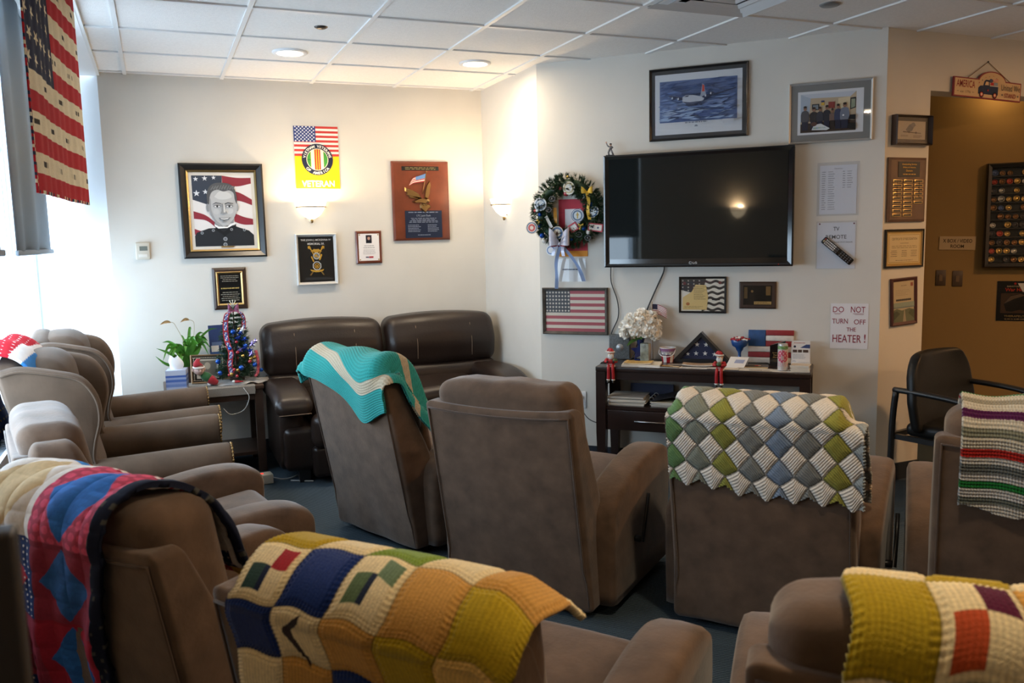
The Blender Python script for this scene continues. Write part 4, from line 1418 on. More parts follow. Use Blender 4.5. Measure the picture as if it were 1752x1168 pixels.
t, y = plaque('eagle_plaque', 'large cherry wood plaque with gold eagle and flag on the back wall', 'plaque', (1.888, YB, 1.819), 0, 0.445, 0.593, CHERRY, depth=.026, bev=.014)
m = MB(); m.box((0, y-.001, .243), (.29, .003, .030)); lab(m.build('header_plate', BLKPL, t), 'narrow black plate')
a = Art(y-.003); a.lines('#8a7a50', -.13, .13, .232, .254, 2, .4, 3, True); a.build('header_text', PRINT, t)
m = MB(); m.box((.013, y-.001, -.175), (.292, .003, .205)); lab(m.build('text_plate', NAVYPL, t), 'navy text plate')
a = Art(y-.003); z = .013
a.text('LTC Jack Dash', z, -.112, .11, .018, '#8f9bb0', .0)
a.lines('#7f8ba2', z-.13, z+.13, -.092, -.078, 1, .4, 8, True); a.lines('#7f8ba2', z-.12, z+.12, -.165, -.125, 4, .35, 9, True)
a.lines('#7f8ba2', z-.125, z-.02, -.235, -.175, 5, .35, 10); a.lines('#7f8ba2', z+.03, z+.12, -.235, -.175, 5, .35, 11); a.lines('#7f8ba2', z-.06, z+.06, -.262, -.25, 1, .4, 12, True)
a.build('plate_text', PRINT, t)
# eagle in relief with a flag on its staff
m = MB()
def relief(pts, y0, y1, k=0.80):
    n = len(pts); cx = sum(p[0] for p in pts)/n; cz_ = sum(p[1] for p in pts)/n
    V = [(p[0], y0, p[1]) for p in pts]+[(cx+(p[0]-cx)*k, y1, cz_+(p[1]-cz_)*k) for p in pts]
    m.add(V, [tuple(range(n, 2*n))]+[(i, (i+1) % n, n+(i+1) % n, n+i) for i in range(n)])
lw = [(-.13, .105), (-.128, .075), (-.112, .060), (-.118, .045), (-.098, .040), (-.100, .025), (-.07, .020), (-.03, .012), (.01, .02), (.03, -.005), (-.02, .055), (-.07, .085), (-.105, .095)]
relief(lw, y, y-.012, .85)
rw = [(.025, .02), (.03, .07), (.045, .12), (.07, .155), (.078, .12), (.07, .09), (.065, .05), (.05, .01)]
relief(rw, y, y-.014, .85)
relief([(-.075, -.002), (-.02, .020), (.03, .018), (.055, .0), (.062, -.015), (.045, -.012), (.03, -.022), (-.01, -.012), (-.06, -.014)], y, y-.020, .8)
m.ball((.048, y-.014, .002), (.018, .010, .014), 10)
relief([(-.015, -.030), (.005, -.022), (.035, -.020), (.068, -.028), (.075, -.045), (.05, -.06), (.03, -.09), (.008, -.075), (-.012, -.055)], y, y-.016, .8)
for k in range(3):
    m.tube([(-.01+.02*k, y-.016, -.02), (-.005+.02*k, y-.018, -.035)], .005, 6)
m.tube([(.010, y-.010, .055), (.044, y-.012, .215)], .0035, 6); m.ball((.045, y-.012, .219), .006, 8)
m.build('eagle_relief', BRASS, t)
a = Art(y-.010)
top = catmull([(-.078, .150), (-.058, .176), (-.02, .185), (.042, .206)], 6); bot = catmull([(-.097, .112), (-.06, .130), (-.02, .138), (.024, .143)], 6)
n_ = len(top)
for k in range(7):
    f0, f1 = k/7, (k+1)/7
    a.poly('#a8353a' if k % 2 == 0 else '#ddd6cc', [tuple(top[i]*(1-f0)+bot[i]*f0) for i in range(n_)]+[tuple(top[i]*(1-f1)+bot[i]*f1) for i in reversed(range(n_))])
a.poly('#5c83b8', [tuple(top[i]) for i in range(n_//2, n_)]+[tuple(top[i]*.45+bot[i]*.55) for i in reversed(range(n_//2, n_))])
a.build('relief_flag', PRINT, t)

# thermostat
t = hang('thermostat', 'small beige thermostat near the left end of the back wall', 'thermostat', (-0.083, YB, 1.493), 0)
m = MB(); m.rbox((0, -.012, 0), (.088, .024, .115), .006, 2, 1); m.build('case', mat('beige_plastic', (.55, .51, .43), rough=.45), t)
m = MB(); m.box((0.005, -.0245, .018), (.05, .002, .030)); m.build('display', mat('grey_lcd', (.16, .18, .16), rough=.2), t)
m = MB(); m.rbox((0, -.025, -.03), (.055, .004, .022), .002, 2, 0); m.build('button_panel', mat('pale_plastic', (.66, .63, .57), rough=.45), t)

# --- television wall
TVB = mat('gloss_black_plastic', (.008, .008, .009), rough=.12, spec=.6, coat=.4)
SCR = mat('plasma_glass_screen', (.008, .011, .012), rough=.035, spec=.42)
t = hang('television', 'large black wall mounted flat screen television', 'television', DG(1.067, 1.676, 0), D45)
m = MB(); m.rbox((0, -.075, 0), (1.165, .05, .712), .012, 3, 1); m.build('cabinet', TVB, t)
m = MB(); m.box((0, -.03, 0), (.55, .06, .40)); m.build('wall_mount', BLACKM, t)
m = MB(); ring_frame(m, 1.163, .710, .036, -.095, -.108, 0, .6); m.box((0, -.1045, -.318), (1.09, .005, .030)); m.build('bezel', TVB, t)
m = MB(); m.box((0, -.1015, .016), (1.094, .003, .640)); m.build('screen', SCR, t)
a = Art(-.1085); a.ell('#b9bcc0', -.026, -.330, .0095); a.ell('#141416', -.026, -.330, .0075); a.rects('#b9bcc0', [(-.030, -.335, -.028, -.325), (-.028, -.335, -.024, -.333)]); a.text('LG', .002, -.330, .026, .013, '#c4c6ca', .02)
a.ell('#c02020', .50, -.343, .003, n=10)
a.build('maker_badge', PRINT, t)
# cables of the television
CABLE = mat('black_cable', (.012, .012, .012), rough=.5)
def wire(name, label, pts, r, mt=CABLE):
    m = MB(); m.tube(catmull(pts, 8), r, 8)
    return tag(m.build(name, mt), label, 'cable')
wire('antenna_cable', 'black cable hanging from the left end of the television down beside the wooden flag', [DG(.505, 1.33, .02), DG(.505, 1.22, .012), DG(.545, 1.10, .012), DG(.55, .99, .012), DG(.50, .87, .012), DG(.50, .74, .012)], .0035)
wire('power_cable', 'black cable slanting from under the television to behind the white flowers', [DG(.86, 1.33, .02), DG(.85, 1.28, .012), DG(.80, 1.17, .012), DG(.74, 1.03, .012), DG(.70, .88, .012), DG(.66, .76, .012)], .0045)

def plane(a, w, h):
    x0, z0 = -w/2, -h/2
    def P(L): return [(x0+p[0]*w, z0+p[1]*h) for p in L]
    a.rect('#c9cdd4', x0, z0, -x0, -z0)
    X0, X1, Z0, Z1 = .055, .945, .20, .885
    def Q(L): return [(x0+(X0+p[0]*(X1-X0))*w, z0+(Z0+p[1]*(Z1-Z0))*h) for p in L]
    a.poly('#5a6c96', Q([(0, 0), (1, 0), (1, 1), (0, 1)]))
    q = random.Random(5)
    for (col, zc, n) in (('#44547c', .85, 34), ('#6377a5', .6, 30), ('#7f94bb', .42, 30), ('#9fb2cf', .22, 34), ('#4b5d8a', .12, 30), ('#8ea4c6', .05, 20), ('#6b7fab', .33, 30), ('#505f86', .7, 26)):
        for _ in range(n):
            u = q.uniform(0.02, .98); v = min(.97, max(.03, zc+q.gauss(0, .09))); l = q.uniform(.04, .14); th = q.uniform(.006, .022)
            ua, ub = max(.0, u-l), min(1.0, u+l)
            sl = q.uniform(-.02, .06)
            a.poly(col, Q([(ua, max(0, v)), ((ua+ub)/2, max(0, v-th)), (ub, min(1, v+sl)), ((ua+ub)/2, min(1, v+th+sl/2))]))
    # four engined aircraft, nose to the left
    g1, g2, g3, g4 = '#8d95a6', '#aab0bd', '#4a5166', '#343b52'
    a.poly(g4, Q([(.55, .55), (.80, .62), (.995, .70), (1.0, .675), (.80, .585), (.58, .475)]))
    a.poly(g3, Q([(.14, .62), (.30, .565), (.42, .545), (.42, .47), (.30, .515), (.15, .585)]))
    a.poly(g1, Q([(.53, .50), (.62, .59), (.60, .82), (.575, .85), (.555, .60)]))
    a.poly('#b4483f', Q([(.572, .66), (.604, .66), (.60, .80), (.575, .83)]))
    a.poly(g2, Q([(.315, .50), (.325, .57), (.37, .605), (.46, .595), (.56, .545), (.60, .50), (.585, .45), (.52, .40), (.44, .37), (.37, .39), (.325, .44)]))
    a.poly(g3, Q([(.32, .46), (.37, .39), (.44, .37), (.52, .40), (.57, .44), (.50, .44), (.42, .43), (.36, .445)]))
    a.poly(g4, Q([(.345, .565), (.375, .592), (.41, .59), (.39, .562)]))
    a.poly(g4, Q([(.50, .40), (.56, .34), (.58, .36), (.55, .44)]))
    for (u, v, r) in ((.205, .555, .022), (.285, .525, .026), (.635, .555, .024), (.70, .60, .022)):
        a.poly(g4, Q([(u-r*1.1, v), (u-r*.5, v+.04), (u+r*1.4, v+.02), (u+r*1.4, v-.03), (u-r*.5, v-.045)]))
        a.poly(g2, Q([(u-r*1.3, v), (u-r*.9, v+.025), (u-r*.4, v+.03), (u-r*.4, v-.02), (u-r*.9, v-.025)]))
    a.poly(g4, Q([(.34, .37), (.40, .33), (.50, .335), (.52, .36), (.45, .37), (.38, .39)]))
    a.lines('#7c8290', x0+.36*w, x0+.64*w, z0+.145*h, z0+.185*h, 1, .5, 3, True)
    a.poly('#7d8493', P([(.48, .095), (.52, .095), (.515, .115), (.5, .125), (.485, .115)]))
    a.rect('#b3b7c0', x0+.80*w, z0+.12*h, x0+.92*w, z0+.185*h)
framed('aircraft_print', 'framed print of a four engined aircraft over the sea above the television', 'picture', DG(1.066, 2.330), D45, 0.606, 0.440, 0.014, BLKWOOD, plane, depth=.022, matc='#3c3d40', mw=.022)

def grp(a, w, h):
    x0, z0 = -w/2, -h/2
    def P(L): return [(x0+p[0]*w, z0+p[1]*h) for p in L]
    a.rect('#d5d8de', x0, z0, -x0, -z0)
    a.poly('#b9a78d', P([(.045, .05), (.89, .05), (.89, .94), (.045, .94)]))
    a.poly('#bfc6d2', P([(.045, .94), (.89, .94), (.80, .82), (.20, .84)]))
    a.poly('#a8b4c4', P([(.045, .94), (.20, .84), (.18, .40), (.045, .3)]))
    a.poly('#d6c6a4', P([(.62, .80), (.80, .82), (.80, .45), (.62, .45)]))
    a.poly('#3a2b24', P([(.045, .05), (.89, .05), (.89, .28), (.60, .30), (.045, .25)]))
    a.poly('#20232a', P([(.80, .52), (.885, .56), (.885, .80), (.80, .79)])); a.poly('#8f9a86', P([(.815, .55), (.875, .58), (.875, .76), (.815, .76)]))
    a.rect('#22252c', x0+.22*w, z0+.56*h, x0+.33*w, z0+.70*h); a.rect('#7c8791', x0+.235*w, z0+.58*h, x0+.315*w, z0+.68*h)
    a.rect('#8a3a35', x0+.47*w, z0+.58*h, x0+.57*w, z0+.73*h); a.poly('#c9a63f', P([(.36, .66), (.41, .66), (.41, .77), (.36, .77)])); a.rect('#31406f', x0+.36*w, z0+.73*h, x0+.41*w, z0+.77*h)
    cols = ['#4b4a50', '#2c2a2d', '#3a3b44', '#2c2d36', '#6d5a52', '#39405a', '#6f7787']
    for k, (u, top, wd) in enumerate(((.115, .62, .062), (.25, .585, .06), (.345, .585, .05), (.45, .61, .055), (.535, .53, .045), (.62, .62, .055), (.72, .64, .068))):
        c = cols[k]
        a.poly('#23263a' if k != 4 else '#2c2422', P([(u-wd*.75, .10), (u+wd*.75, .10), (u+wd*.8, .34), (u-wd*.8, .34)]))
        a.poly(c, P([(u-wd, .30), (u+wd, .30), (u+wd*1.05, .46), (u+wd*.8, top-.085), (u+wd*.3, top-.06), (u-wd*.3, top-.06), (u-wd*.8, top-.085), (u-wd*1.05, .46)]))
        a.ell('#8d6a58', x0+u*w, z0+(top-.01)*h, wd*.42*w, .052*h)
        a.ell('#332a28', x0+u*w, z0+(top+.022)*h, wd*.42*w, .028*h)
    a.ell('#dfe3e8', x0+.70*w, z0+.40*h, .014*w, .018*h)
    a.poly('#c9ced1', P([(.22, .10), (.45, .08), (.50, .12), (.36, .24), (.26, .22)]))
    for k in range(9):
        a.poly(['#6f9aa8', '#7f9c5a', '#5a7fa8'][k % 3], P([(.25+.022*k, .12+.004*k), (.265+.022*k, .12), (.26+.02*k, .155), (.245+.02*k, .16)]))
    a.ell('#5a4038', x0+.255*w, z0+.235*h, .045*w, .05*h)
    a.poly('#151618', P([(.76, .10), (.89, .06), (.89, .20), (.78, .22)])); a.poly('#1a1c20', P([(.775, .30), (.885, .28), (.885, .40), (.80, .40)]))
framed('group_photo', 'grey framed photo of seven people standing in this lounge, upper right', 'picture', DG(1.835, 2.216), D45, 0.461, 0.349, 0.012, SILVER, grp, depth=.022, matc='#7d7d7c', mw=.038)

# papers in clear sleeves
def sleeve(name, label, pos, rz, w, h, art, pad=.012, tilt=0.0):
    t = hang(name, label, 'paper', pos, rz, tilt)
    a = Art(-.002); a.rect('#e3e5ea', -w/2, -h/2, w/2, h/2); art(a, w, h); a.build('sheet', PRINT, t)
    m = MB(); m.box((0, -.005, .004), (w+2*pad, .0008, h+2*pad)); m.build('plastic_sleeve', ACRYL, t)
    return t
def chan(a, w, h):
    a.text('Channel List', 0, h*.43, w*.22, h*.022, '#5b5f68', .005)
    a.lines('#73777f', -w*.44, -w*.33, -h*.42, h*.39, 18, .26, 21); a.lines('#8a8e96', -w*.27, -w*.08, -h*.42, h*.39, 18, .26, 22)
    a.lines('#73777f', w*.12, w*.2, h*.02, h*.39, 8, .26, 23); a.lines('#8a8e96', w*.24, w*.40, h*.02, h*.39, 8, .26, 24)
sleeve('channel_list', 'white printed channel list in a clear plastic sleeve right of the television', DG(1.888, 1.765), D45, .205, .285, chan, .014)
def remo(a, w, h):
    a.text('TV', 0, h*.365, w*.16, h*.085, '#2e3138', .01); a.text('REMOTE', 0, h*.19, w*.54, h*.085, '#2e3138', .01)
    a.text('PLEASE PUT BACK', w*.16, h*.075, w*.56, h*.026, '#4b4f57', .01)
    a.ell('#6a2638', -w*.44, h*.475, .005, n=8); a.ell('#6a2638', w*.46, h*.475, .005, n=8)
sleeve('remote_sign', 'white TV REMOTE sign sheet under the channel list', DG(1.884, 1.436), D45, .212, .272, remo, .006)
t = hang('remote_control', 'black television remote control stuck slantwise on the TV REMOTE sign', 'remote control', DG(1.893, 1.405, .006), D45)
t.rotation_euler = (0, R(41), D45)
m = MB(); m.rbox((0, -.011, 0), (.215, .020, .042), .007, 2, 1); m.build('body', TVB, t)
m = MB(); mm = MB(); m3 = MB()
for i in range(9):
    for j in range(3):
        x = -.085+i*.0105
        (m if i < 3 else mm if i < 7 else m3).rbox((x, -.0225, -.012+j*.012), (.0075, .004, .008), .001, 1, 0)
for i in range(5):
    for j in range(3):
        m3.rbox((.025+i*.016, -.0225, -.012+j*.012), (.008, .004, .007), .001, 1, 0)
lab(m.build('button_group', mat('pale_grey_rubber', (.55, .55, .56), rough=.5), t), 'pale grey number buttons'); lab(mm.build('button_group', mat('white_rubber', (.70, .70, .71), rough=.5), t), 'white buttons'); lab(m3.build('button_group', mat('dark_grey_rubber', (.10, .10, .11), rough=.5), t), 'dark grey buttons')
m = MB(); m.lathe([(0, 0), (.0045, 0), (.0045, .003)], 12); o = m.build('power_button', mat('red_rubber', (.5, .03, .03), rough=.4), t, (-.097, -.0215, .011), (R(90), 0, 0))

t = hang('heater_notice', 'handwritten red DO NOT TURN OFF THE HEATER paper on the wall', 'paper', DG(1.969, .955), D45)
a = Art(-.002); w, h = .21, .273
a.rect('#e2e1e6', -w/2, -h/2, w/2, h/2)
RD = '#8e2f42'
for (tx, cx, cz, tw, th) in (('DO', -.062, .100, .062, .034), ('NOT', .047, .100, .080, .036), ('TURN', -.052, .030, .088, .030), ('OFF', .058, .026, .064, .030), ('THE', .012, -.020, .052, .024), ('HEATER', -.012, -.075, .160, .046), ('!', .088, -.072, .008, .050)):
    a.text(tx, cx, cz, tw, th, RD, .004, R(rnd.uniform(-1.5, 1.5)))
a.rects(RD, [(-.088, .076, -.045, .078), (-.083, .071, -.052, .0725), (.02, .074, .08, .0765), (.028, .069, .078, .0705)])
a.build('sheet', PRINT, t)

# wooden flag under the wreath
def wflag(a, w, h):
    flag_art(a, -w/2, -h/2, w/2, h/2, red='#a3555a', white='#c9c0b3', blue='#4a4d52', cw=.42, rows=6, cols=15, starcol='#d4ccbf')
def star48(a, w, h):
    H = h/13
    a.rect('#c9c0b3', -w/2, -h/2, w/2, h/2)
    a.rects('#a0525a', [(-w/2, h/2-H*(i+1), w/2, h/2-H*i) for i in range(0, 13, 2)])
    a.rect('#474a50', -w/2, h/2-7*H, -w/2+.42*w, h/2)
    a.stars('#cfc7ba', [(-w/2+.42*w*(i+.5)/8, h/2-7*H*(j+.5)/6, .0095) for i in range(8) for j in range(6)])
framed('wooden_flag', 'faded stars and stripes picture in a weathered wood frame under the wreath', 'picture', DG(.251, 1.026), D45, .459, .315, .020, BARN, star48, depth=.028, glass=False, lip=.4)
def poem(a, w, h):
    a.rect('#d9d2c4', -w/2, -h/2, w/2, h/2)
    for k in range(6):
        z = h/2-h*(k*.17+.06)
        N = 14
        tp = [(-w*.02+w*.52*i/N, z+.006*math.sin(i*.9+k)) for i in range(N+1)]
        a.poly('#3b3530', tp+[(p[0], p[1]-.016) for p in tp[::-1]])
    a.poly('#3b3530', [(-w/2, h/2), (.08*w, h/2), (.02*w, .16*h), (-.2*w, .05*h), (-w/2, .15*h)])
    a.stars('#b9b2a2', [(-w*.46+.035*i*1.0, h*.44-.021*j, .007) for i in range(4) for j in range(4)])
    a.poly('#d3b77a', [(-w*.46, -h*.46), (w*.10, -h*.46), (w*.13, -h*.05), (w*.08, h*.30), (-w*.16, h*.32), (-w*.25, h*.1), (-w*.46, -h*.08)])
    a.lines('#5b4a2c', -w*.20, w*.10, -h*.15, h*.27, 9, .28, 31); a.ell('#a86a3c', -w*.34, -h*.28, .012, .010); a.lines('#8a7040', -w*.42, w*.02, -h*.42, -h*.34, 2, .3, 32)
    a.ell('#6a3230', -w*.42, h*.36, .010); a.ell('#6a3230', w*.40, h*.38, .010); a.rect('#2a2622', w*.22, -h*.16, w*.40, -h*.10)
framed('flag_verse_print', 'black framed verse on tan paper over a dark flag under the television', 'picture', DG(1.100, 1.139), D45, .297, .231, .013, BLKWOOD, poem, depth=.018)
t, y = plaque('photo_plaque', 'dark walnut plaque with a dim photo and gold caption under the television', 'plaque', DG(1.438, 1.139), D45, .222, .167, DKWOOD, bev=.008)
a = Art(y-.001); a.rect('#16120f', -.085, -.060, .085, .060); a.rect('#57452c', -.080, -.02, -.06, .05); a.rect('#6b5230', .05, .0, .078, .055); a.poly('#241c16', [(-.05, -.055), (-.02, -.055), (-.018, .0), (-.03, .03), (-.045, .01)]); a.ell('#7a5f3c', -.032, .025, .008)
a.poly('#0c0a09', [(-.01, -.05), (.04, -.045), (.05, .02), (.01, .035)]); a.rect('#a98a55', -.020, -.056, .083, -.038); a.lines('#3d3020', -.015, .078, -.054, -.040, 2, .35, 5); a.build('photo_plate', GLOSS, t)

# --- pier by the hall
def bird(a, w, h):
    a.rect('#a59c8f', -w/2, -h/2, w/2, h/2)
    a.poly('#6f6d70', [(-w*.22, h*.02), (-w*.10, h*.30), (w*.02, h*.38), (w*.10, h*.30), (w*.06, h*.12), (w*.0, -h*.05), (-w*.15, -h*.10)]); a.ell('#7a787a', w*.05, h*.30, .016, .014); a.poly('#5a585b', [(w*.10, h*.31), (w*.15, h*.28), (w*.09, h*.26)])
    a.poly('#4a403a', [(-w*.32, -h*.06), (w*.34, -h*.14), (w*.34, -h*.17), (-w*.32, -h*.12)])
    a.stars('#4a403a', [(-w*.1, -h*.1, .01), (w*.15, -h*.13, .01)])
    a.lines('#5b534c', -w*.40, -w*.12, -h*.36, -h*.26, 2, .4, 3); a.lines('#5b534c', w*.06, w*.40, -h*.42, -h*.26, 3, .4, 4)
framed('bird_shadow_box', 'small dark shadow box with a grey bird on a branch', 'picture', (4.110, 3.749, 2.095), 0, .283, .171, .014, DKWOOD, bird, depth=.045, matc='#4a4743', mw=.020, lip=.8, inner=None)
t, y = plaque('award_plaque', 'tall walnut plaque with rows of small gold name plates on the pier', 'plaque', (4.093, 3.749, 1.753), 0, .294, .372, mat('light_walnut', (.13, .07, .04), rough=.35, var=(10, .2)), bev=.014)
m = MB(); m.box((.004, y-.001, .118), (.168, .003, .088)); ring_frame(m, .176, .096, .005, y, y-.004, 0, .5); lab(m.build('title_plate', BLKPL, t), 'black title plate with gold letters')
tt = mat('title_gold_print', rough=.3, attr=True, metal=.6)
a = Art(y-.003)
a.text('Outstanding Service', .004, .150-.004, .115, .012, '#c9a24f', .01); a.text('Military & Veterans', .004, .128, .10, .011, '#c9a24f', .01); a.text('Donors', .004, .110, .05, .011, '#c9a24f', .01); a.lines('#a88540', -.06, .068, .083, .096, 1, .4, 5, True)
a.build('title_text', tt, t)
q = 0
for col in range(3):
    for row in range([9, 9, 6][col]):
        cx, cz_ = -.083+col*.083, .050-row*.0245
        m = MB(); m.rbox((cx, y-.0015, cz_), (.072, .003, .019), .0014, 1, 0, mi=0); m.box((cx, y-.0032, cz_), (.056, .0008, .010), 1); m.build('name_plate', [GOLD, BLKPL], t)
def certif(a, w, h):
    a.rect('#b08f45', -w/2, -h/2, w/2, h/2); a.rect('#d2bd86', -w*.465, -h*.45, w*.465, h*.45); a.rect('#9b7d3c', -w*.445, -h*.425, w*.445, h*.425); a.rect('#cbb88a', -w*.435, -h*.41, w*.435, h*.41)
    a.text('CERTIFICATE OF RECOGNITION', 0, h*.29, w*.74, h*.07, '#5a4c3a', .005); a.rects('#4f4538', [(-w*.12, h*.155, w*.12, h*.165)])
    a.lines('#6d6048', -w*.40, w*.40, -h*.0, h*.10, 2, .25, 3, True)
    for k, x in enumerate((-.30, 0, .28)):
        a.lines('#5d523f', x*w-w*.10, x*w+w*.10, -h*.26, -h*.04, 4, .28, 5+k, True)
    a.lines('#7d7058', -w*.3, w*.3, -h*.38, -h*.34, 1, .4, 9, True)
framed('certificate', 'gold bordered CERTIFICATE OF RECOGNITION in a thin dark frame on the pier', 'picture', (4.093, 3.749, 1.411), 0, .304, .226, .012, BLKWOOD, certif, depth=.016, inner=(.006, GOLD))
def coast(a, w, h):
    a.rect('#b8a988', -w/2, -h/2, w/2, h/2)
    a.lines('#857960', -w*.2, w*.2, h*.36, h*.42, 1, .3, 2, True); a.rect('#8e4a38', w*.33, h*.36, w*.45, h*.45); a.lines('#958a70', -w*.4, w*.35, h*.14, h*.30, 4, .22, 3)
    for k in range(8):
        a.ell('#3f3a30', -w*.33+k*w*.09, h*.04, w*.05, h*.028)
    a.rect('#8c9a8a', -w/2, -h*.14, w/2, -h*.02); a.rect('#6f7d78', -w/2, -h*.16, w/2, -h*.13)
    a.poly('#5e6346', [(-w/2, -h/2), (w/2, -h/2), (w/2, -h*.22), (w*.25, -h*.18), (-w*.1, -h*.22), (-w*.35, -h*.17), (-w/2, -h*.2)])
    a.poly('#3f472c', [(-w/2, -h*.45), (-w*.2, -h*.30), (-w*.35, -h*.22), (-w/2, -h*.26)]); a.poly('#474f30', [(w/2, -h*.45), (w*.2, -h*.30), (w*.3, -h*.22), (w/2, -h*.24)]); a.poly('#9a8f74', [(-w*.06, -h/2), (w*.10, -h/2), (w*.03, -h*.20), (0, -h*.20)])
framed('coast_print', 'tilted mahogany frame with a letter and coastal path picture, lowest on the pier', 'picture', (4.103, 3.749, 1.096), 0, .205, .283, .020, MAHOG, coast, depth=.018, tilt=R(-2.6))

# hanging sign over the hall opening
t = hang('truck_sign', 'hanging AMERICA United We STAND sign with a blue pickup truck', 'sign', (4.716, 3.749, 2.352), 0, R(1.9))
w, h = .575, .113
def outline(k):
    P = [(-w/2+k, -h/2+k), (w/2-k, -h/2+k), (w/2-k, h/2-k)]
    arc = [(.035+(.118-k*.6)*math.cos(t_), h/2-k-.010+(.062)*math.sin(t_)) for t_ in np.linspace(R(10), R(170), 14)]
    return P+arc+[(-w/2+k, h/2-k)]
m = MB(); m.prism(outline(0)[::1], -.010, -.022); m.build('board', mat('barn_red_paint', (.24, .022, .03), rough=.5), t)
a = Art(-.0224); a.poly('#d2b48c', outline(.007))
a.text('AMERICA', -.190, .020, .155, .042, '#8d2a30', .012); a.text('est 1776', -.19, -.026, .085, .014, '#3a3230', .0); a.rects('#3a3230', [(-.262, -.027, -.245, -.025), (-.135, -.027, -.118, -.025)])
nv = '#22304f'
a.poly(nv, [(-.085, -.030), (-.085, .005), (-.070, .018), (-.045, .020), (-.035, .048), (-.022, .056), (.005, .055), (.012, .022), (.085, .020), (.085, -.030)])
a.poly('#d2b48c', [(-.030, .024), (-.022, .045), (.0, .045), (.003, .024)])
a.rects('#c2c7cc', [(.012, .020, .088, .024)])
a.ell('#46506a', .02, .052, .016, .012); a.poly('#b8322f', [(.016, .026), (.045, .026), (.042, .042), (.02, .042)]); a.poly('#8d97a8', [(.045, .026), (.078, .026), (.078, .044), (.045, .044)])
a.poly('#c9564a', [(.035, .046), (.08, .050), (.078, .066), (.034, .062)]); a.rects('#e4d8c4', [(.036, .051, .078, .054), (.036, .058, .078, .061)])
for x in (-.057, .056):
    a.ell('#151a26', x, -.032, .019); a.ell('#c9473a', x, -.032, .0125); a.ell('#e2d2b8', x, -.032, .007)
a.stars('#b8322f', [(-.005, -.006, .009), (-.082, .034, .006), (-.030, .068, .004), (.035, .080, .004)]); a.stars('#22304f', [(-.058, .050, .006), (.0, .074, .004), (.062, .068, .004), (.118, -.024, .008), (.258, -.024, .008)])
a.text('United We', .190, .020, .165, .036, '#33363a', -.004); a.text('STAND', .188, -.026, .100, .026, '#8d2a30', .012)
a.build('painted_face', PRINT, t)
m = MB(); m.tube([(-.17, -.012, .055), (.008, -.004, .166), (.205, -.012, .055)], .0022, 6); m.build('hanging_cord', mat('jute_cord', (.22, .13, .06), rough=.9), t)
m = MB(); m.ball((.008, -.005, .167), .005, 8); m.build('hook', BLACKM, t)

# --- hall wall
t = hang('room_sign', 'small tan VIDEO ROOM sign on the dim hall wall', 'sign', HG(.929, 1.416), D45, R(1.5))
m = MB(); m.box((0, -.003, 0), (.230, .005, .095)); m.build('plate', mat('tan_card', (.40, .31, .20), rough=.7), t)
a = Art(-.006); a.text('X BOX / VIDEO', 0, .016, .185, .026, '#2b2118', .012); a.text('ROOM', 0, -.022, .085, .024, '#2b2118', .012); a.build('lettering', PRINT, t)
for k, (s, z, lb) in enumerate(((.832, 1.170, 'dark brown light switch in the hall, nearer the pier'), (.939, 1.164, 'dark brown light switch in the hall, farther from the pier'))):
    t = hang('light_switch', lb, 'light switch', HG(s, z), D45)
    t['group'] = 'light switches in the hall'
    m = MB(); m.rbox((0, -.003, 0), (.066, .006, .112), .0025, 1, 0); m.build('cover_plate', mat('brown_plastic', (.07, .045, .03), rough=.4), t)
    m = MB(); m.box((0, -.0075, 0), (.022, .006, .045), 0, None, Matrix.Rotation(R(6), 3, 'X')); m.build('rocker', mat('tan_plastic', (.16, .11, .07), rough=.4), t)
# coin display case
CASEX = HG(1.33, 1.601)
t = hang('coin_case', 'black shelved coin display case on the hall wall at the right edge', 'display case', CASEX, D45)
CW, CHh = .48, .715
m = MB(); m.box((0, -.004, 0), (CW, .006, CHh))
m.build('back_panel', BLKPL, t)
m = MB(); ring_frame(m, CW, CHh, .030, -.001, -.075, 0, .15); m.build('frame', BLKWOOD, t)
NR = 11
for k in range(1, NR):
    z = -CHh/2+.03+k*(CHh-.06)/NR
    m = MB(); m.box((0, -.025, z), (CW-.06, .035, .006)); m.build('shelf', BLKWOOD, t)
m = MB(); m.box((0, -.068, 0), (CW-.06, .002, CHh-.06)); m.build('glass_door', PGLASS, t)
coinm = [mat('gold_coin', (.50, .34, .12), rough=.3, metal=1), mat('bronze_coin', (.22, .12, .06), rough=.4, metal=1), mat('silver_coin', (.42, .42, .42), rough=.3, metal=1), mat('dark_coin', (.05, .05, .06), rough=.4, metal=.7), mat('red_enamel_coin', (.30, .04, .03), rough=.3, metal=.3), mat('blue_enamel_coin', (.05, .09, .22), rough=.3, metal=.3)]
cnames = ['gold', 'bronze', 'silver', 'dark', 'red enamelled', 'blue enamelled']
ords2 = ['first', 'second', 'third', 'fourth', 'fifth', 'sixth', 'seventh', 'eighth', 'ninth']
ords = ['top', 'second', 'third', 'fourth', 'fifth', 'sixth', 'seventh', 'eighth', 'ninth', 'tenth', 'bottom']
cm = {}
def coin_mesh(mi, r):
    m = MB(); m.lathe([(0, .0012), (r*.80, .0012), (r*.82, .0022), (r*.97, .0022), (r, .0012), (r, -.0012), (0, -.0012)], 18)
    q = random.Random(mi)
    m.ball((r*.05, 0, .0012), (r*.42, r*.36, .0012), 8)
    m.ball((-r*.3, r*.35, .0012), (r*.15, r*.15, .0008), 6)
    return m
q = random.Random(11)
base_q = Matrix.Translation(CASEX) @ Rz(D45)
proto_c = {}
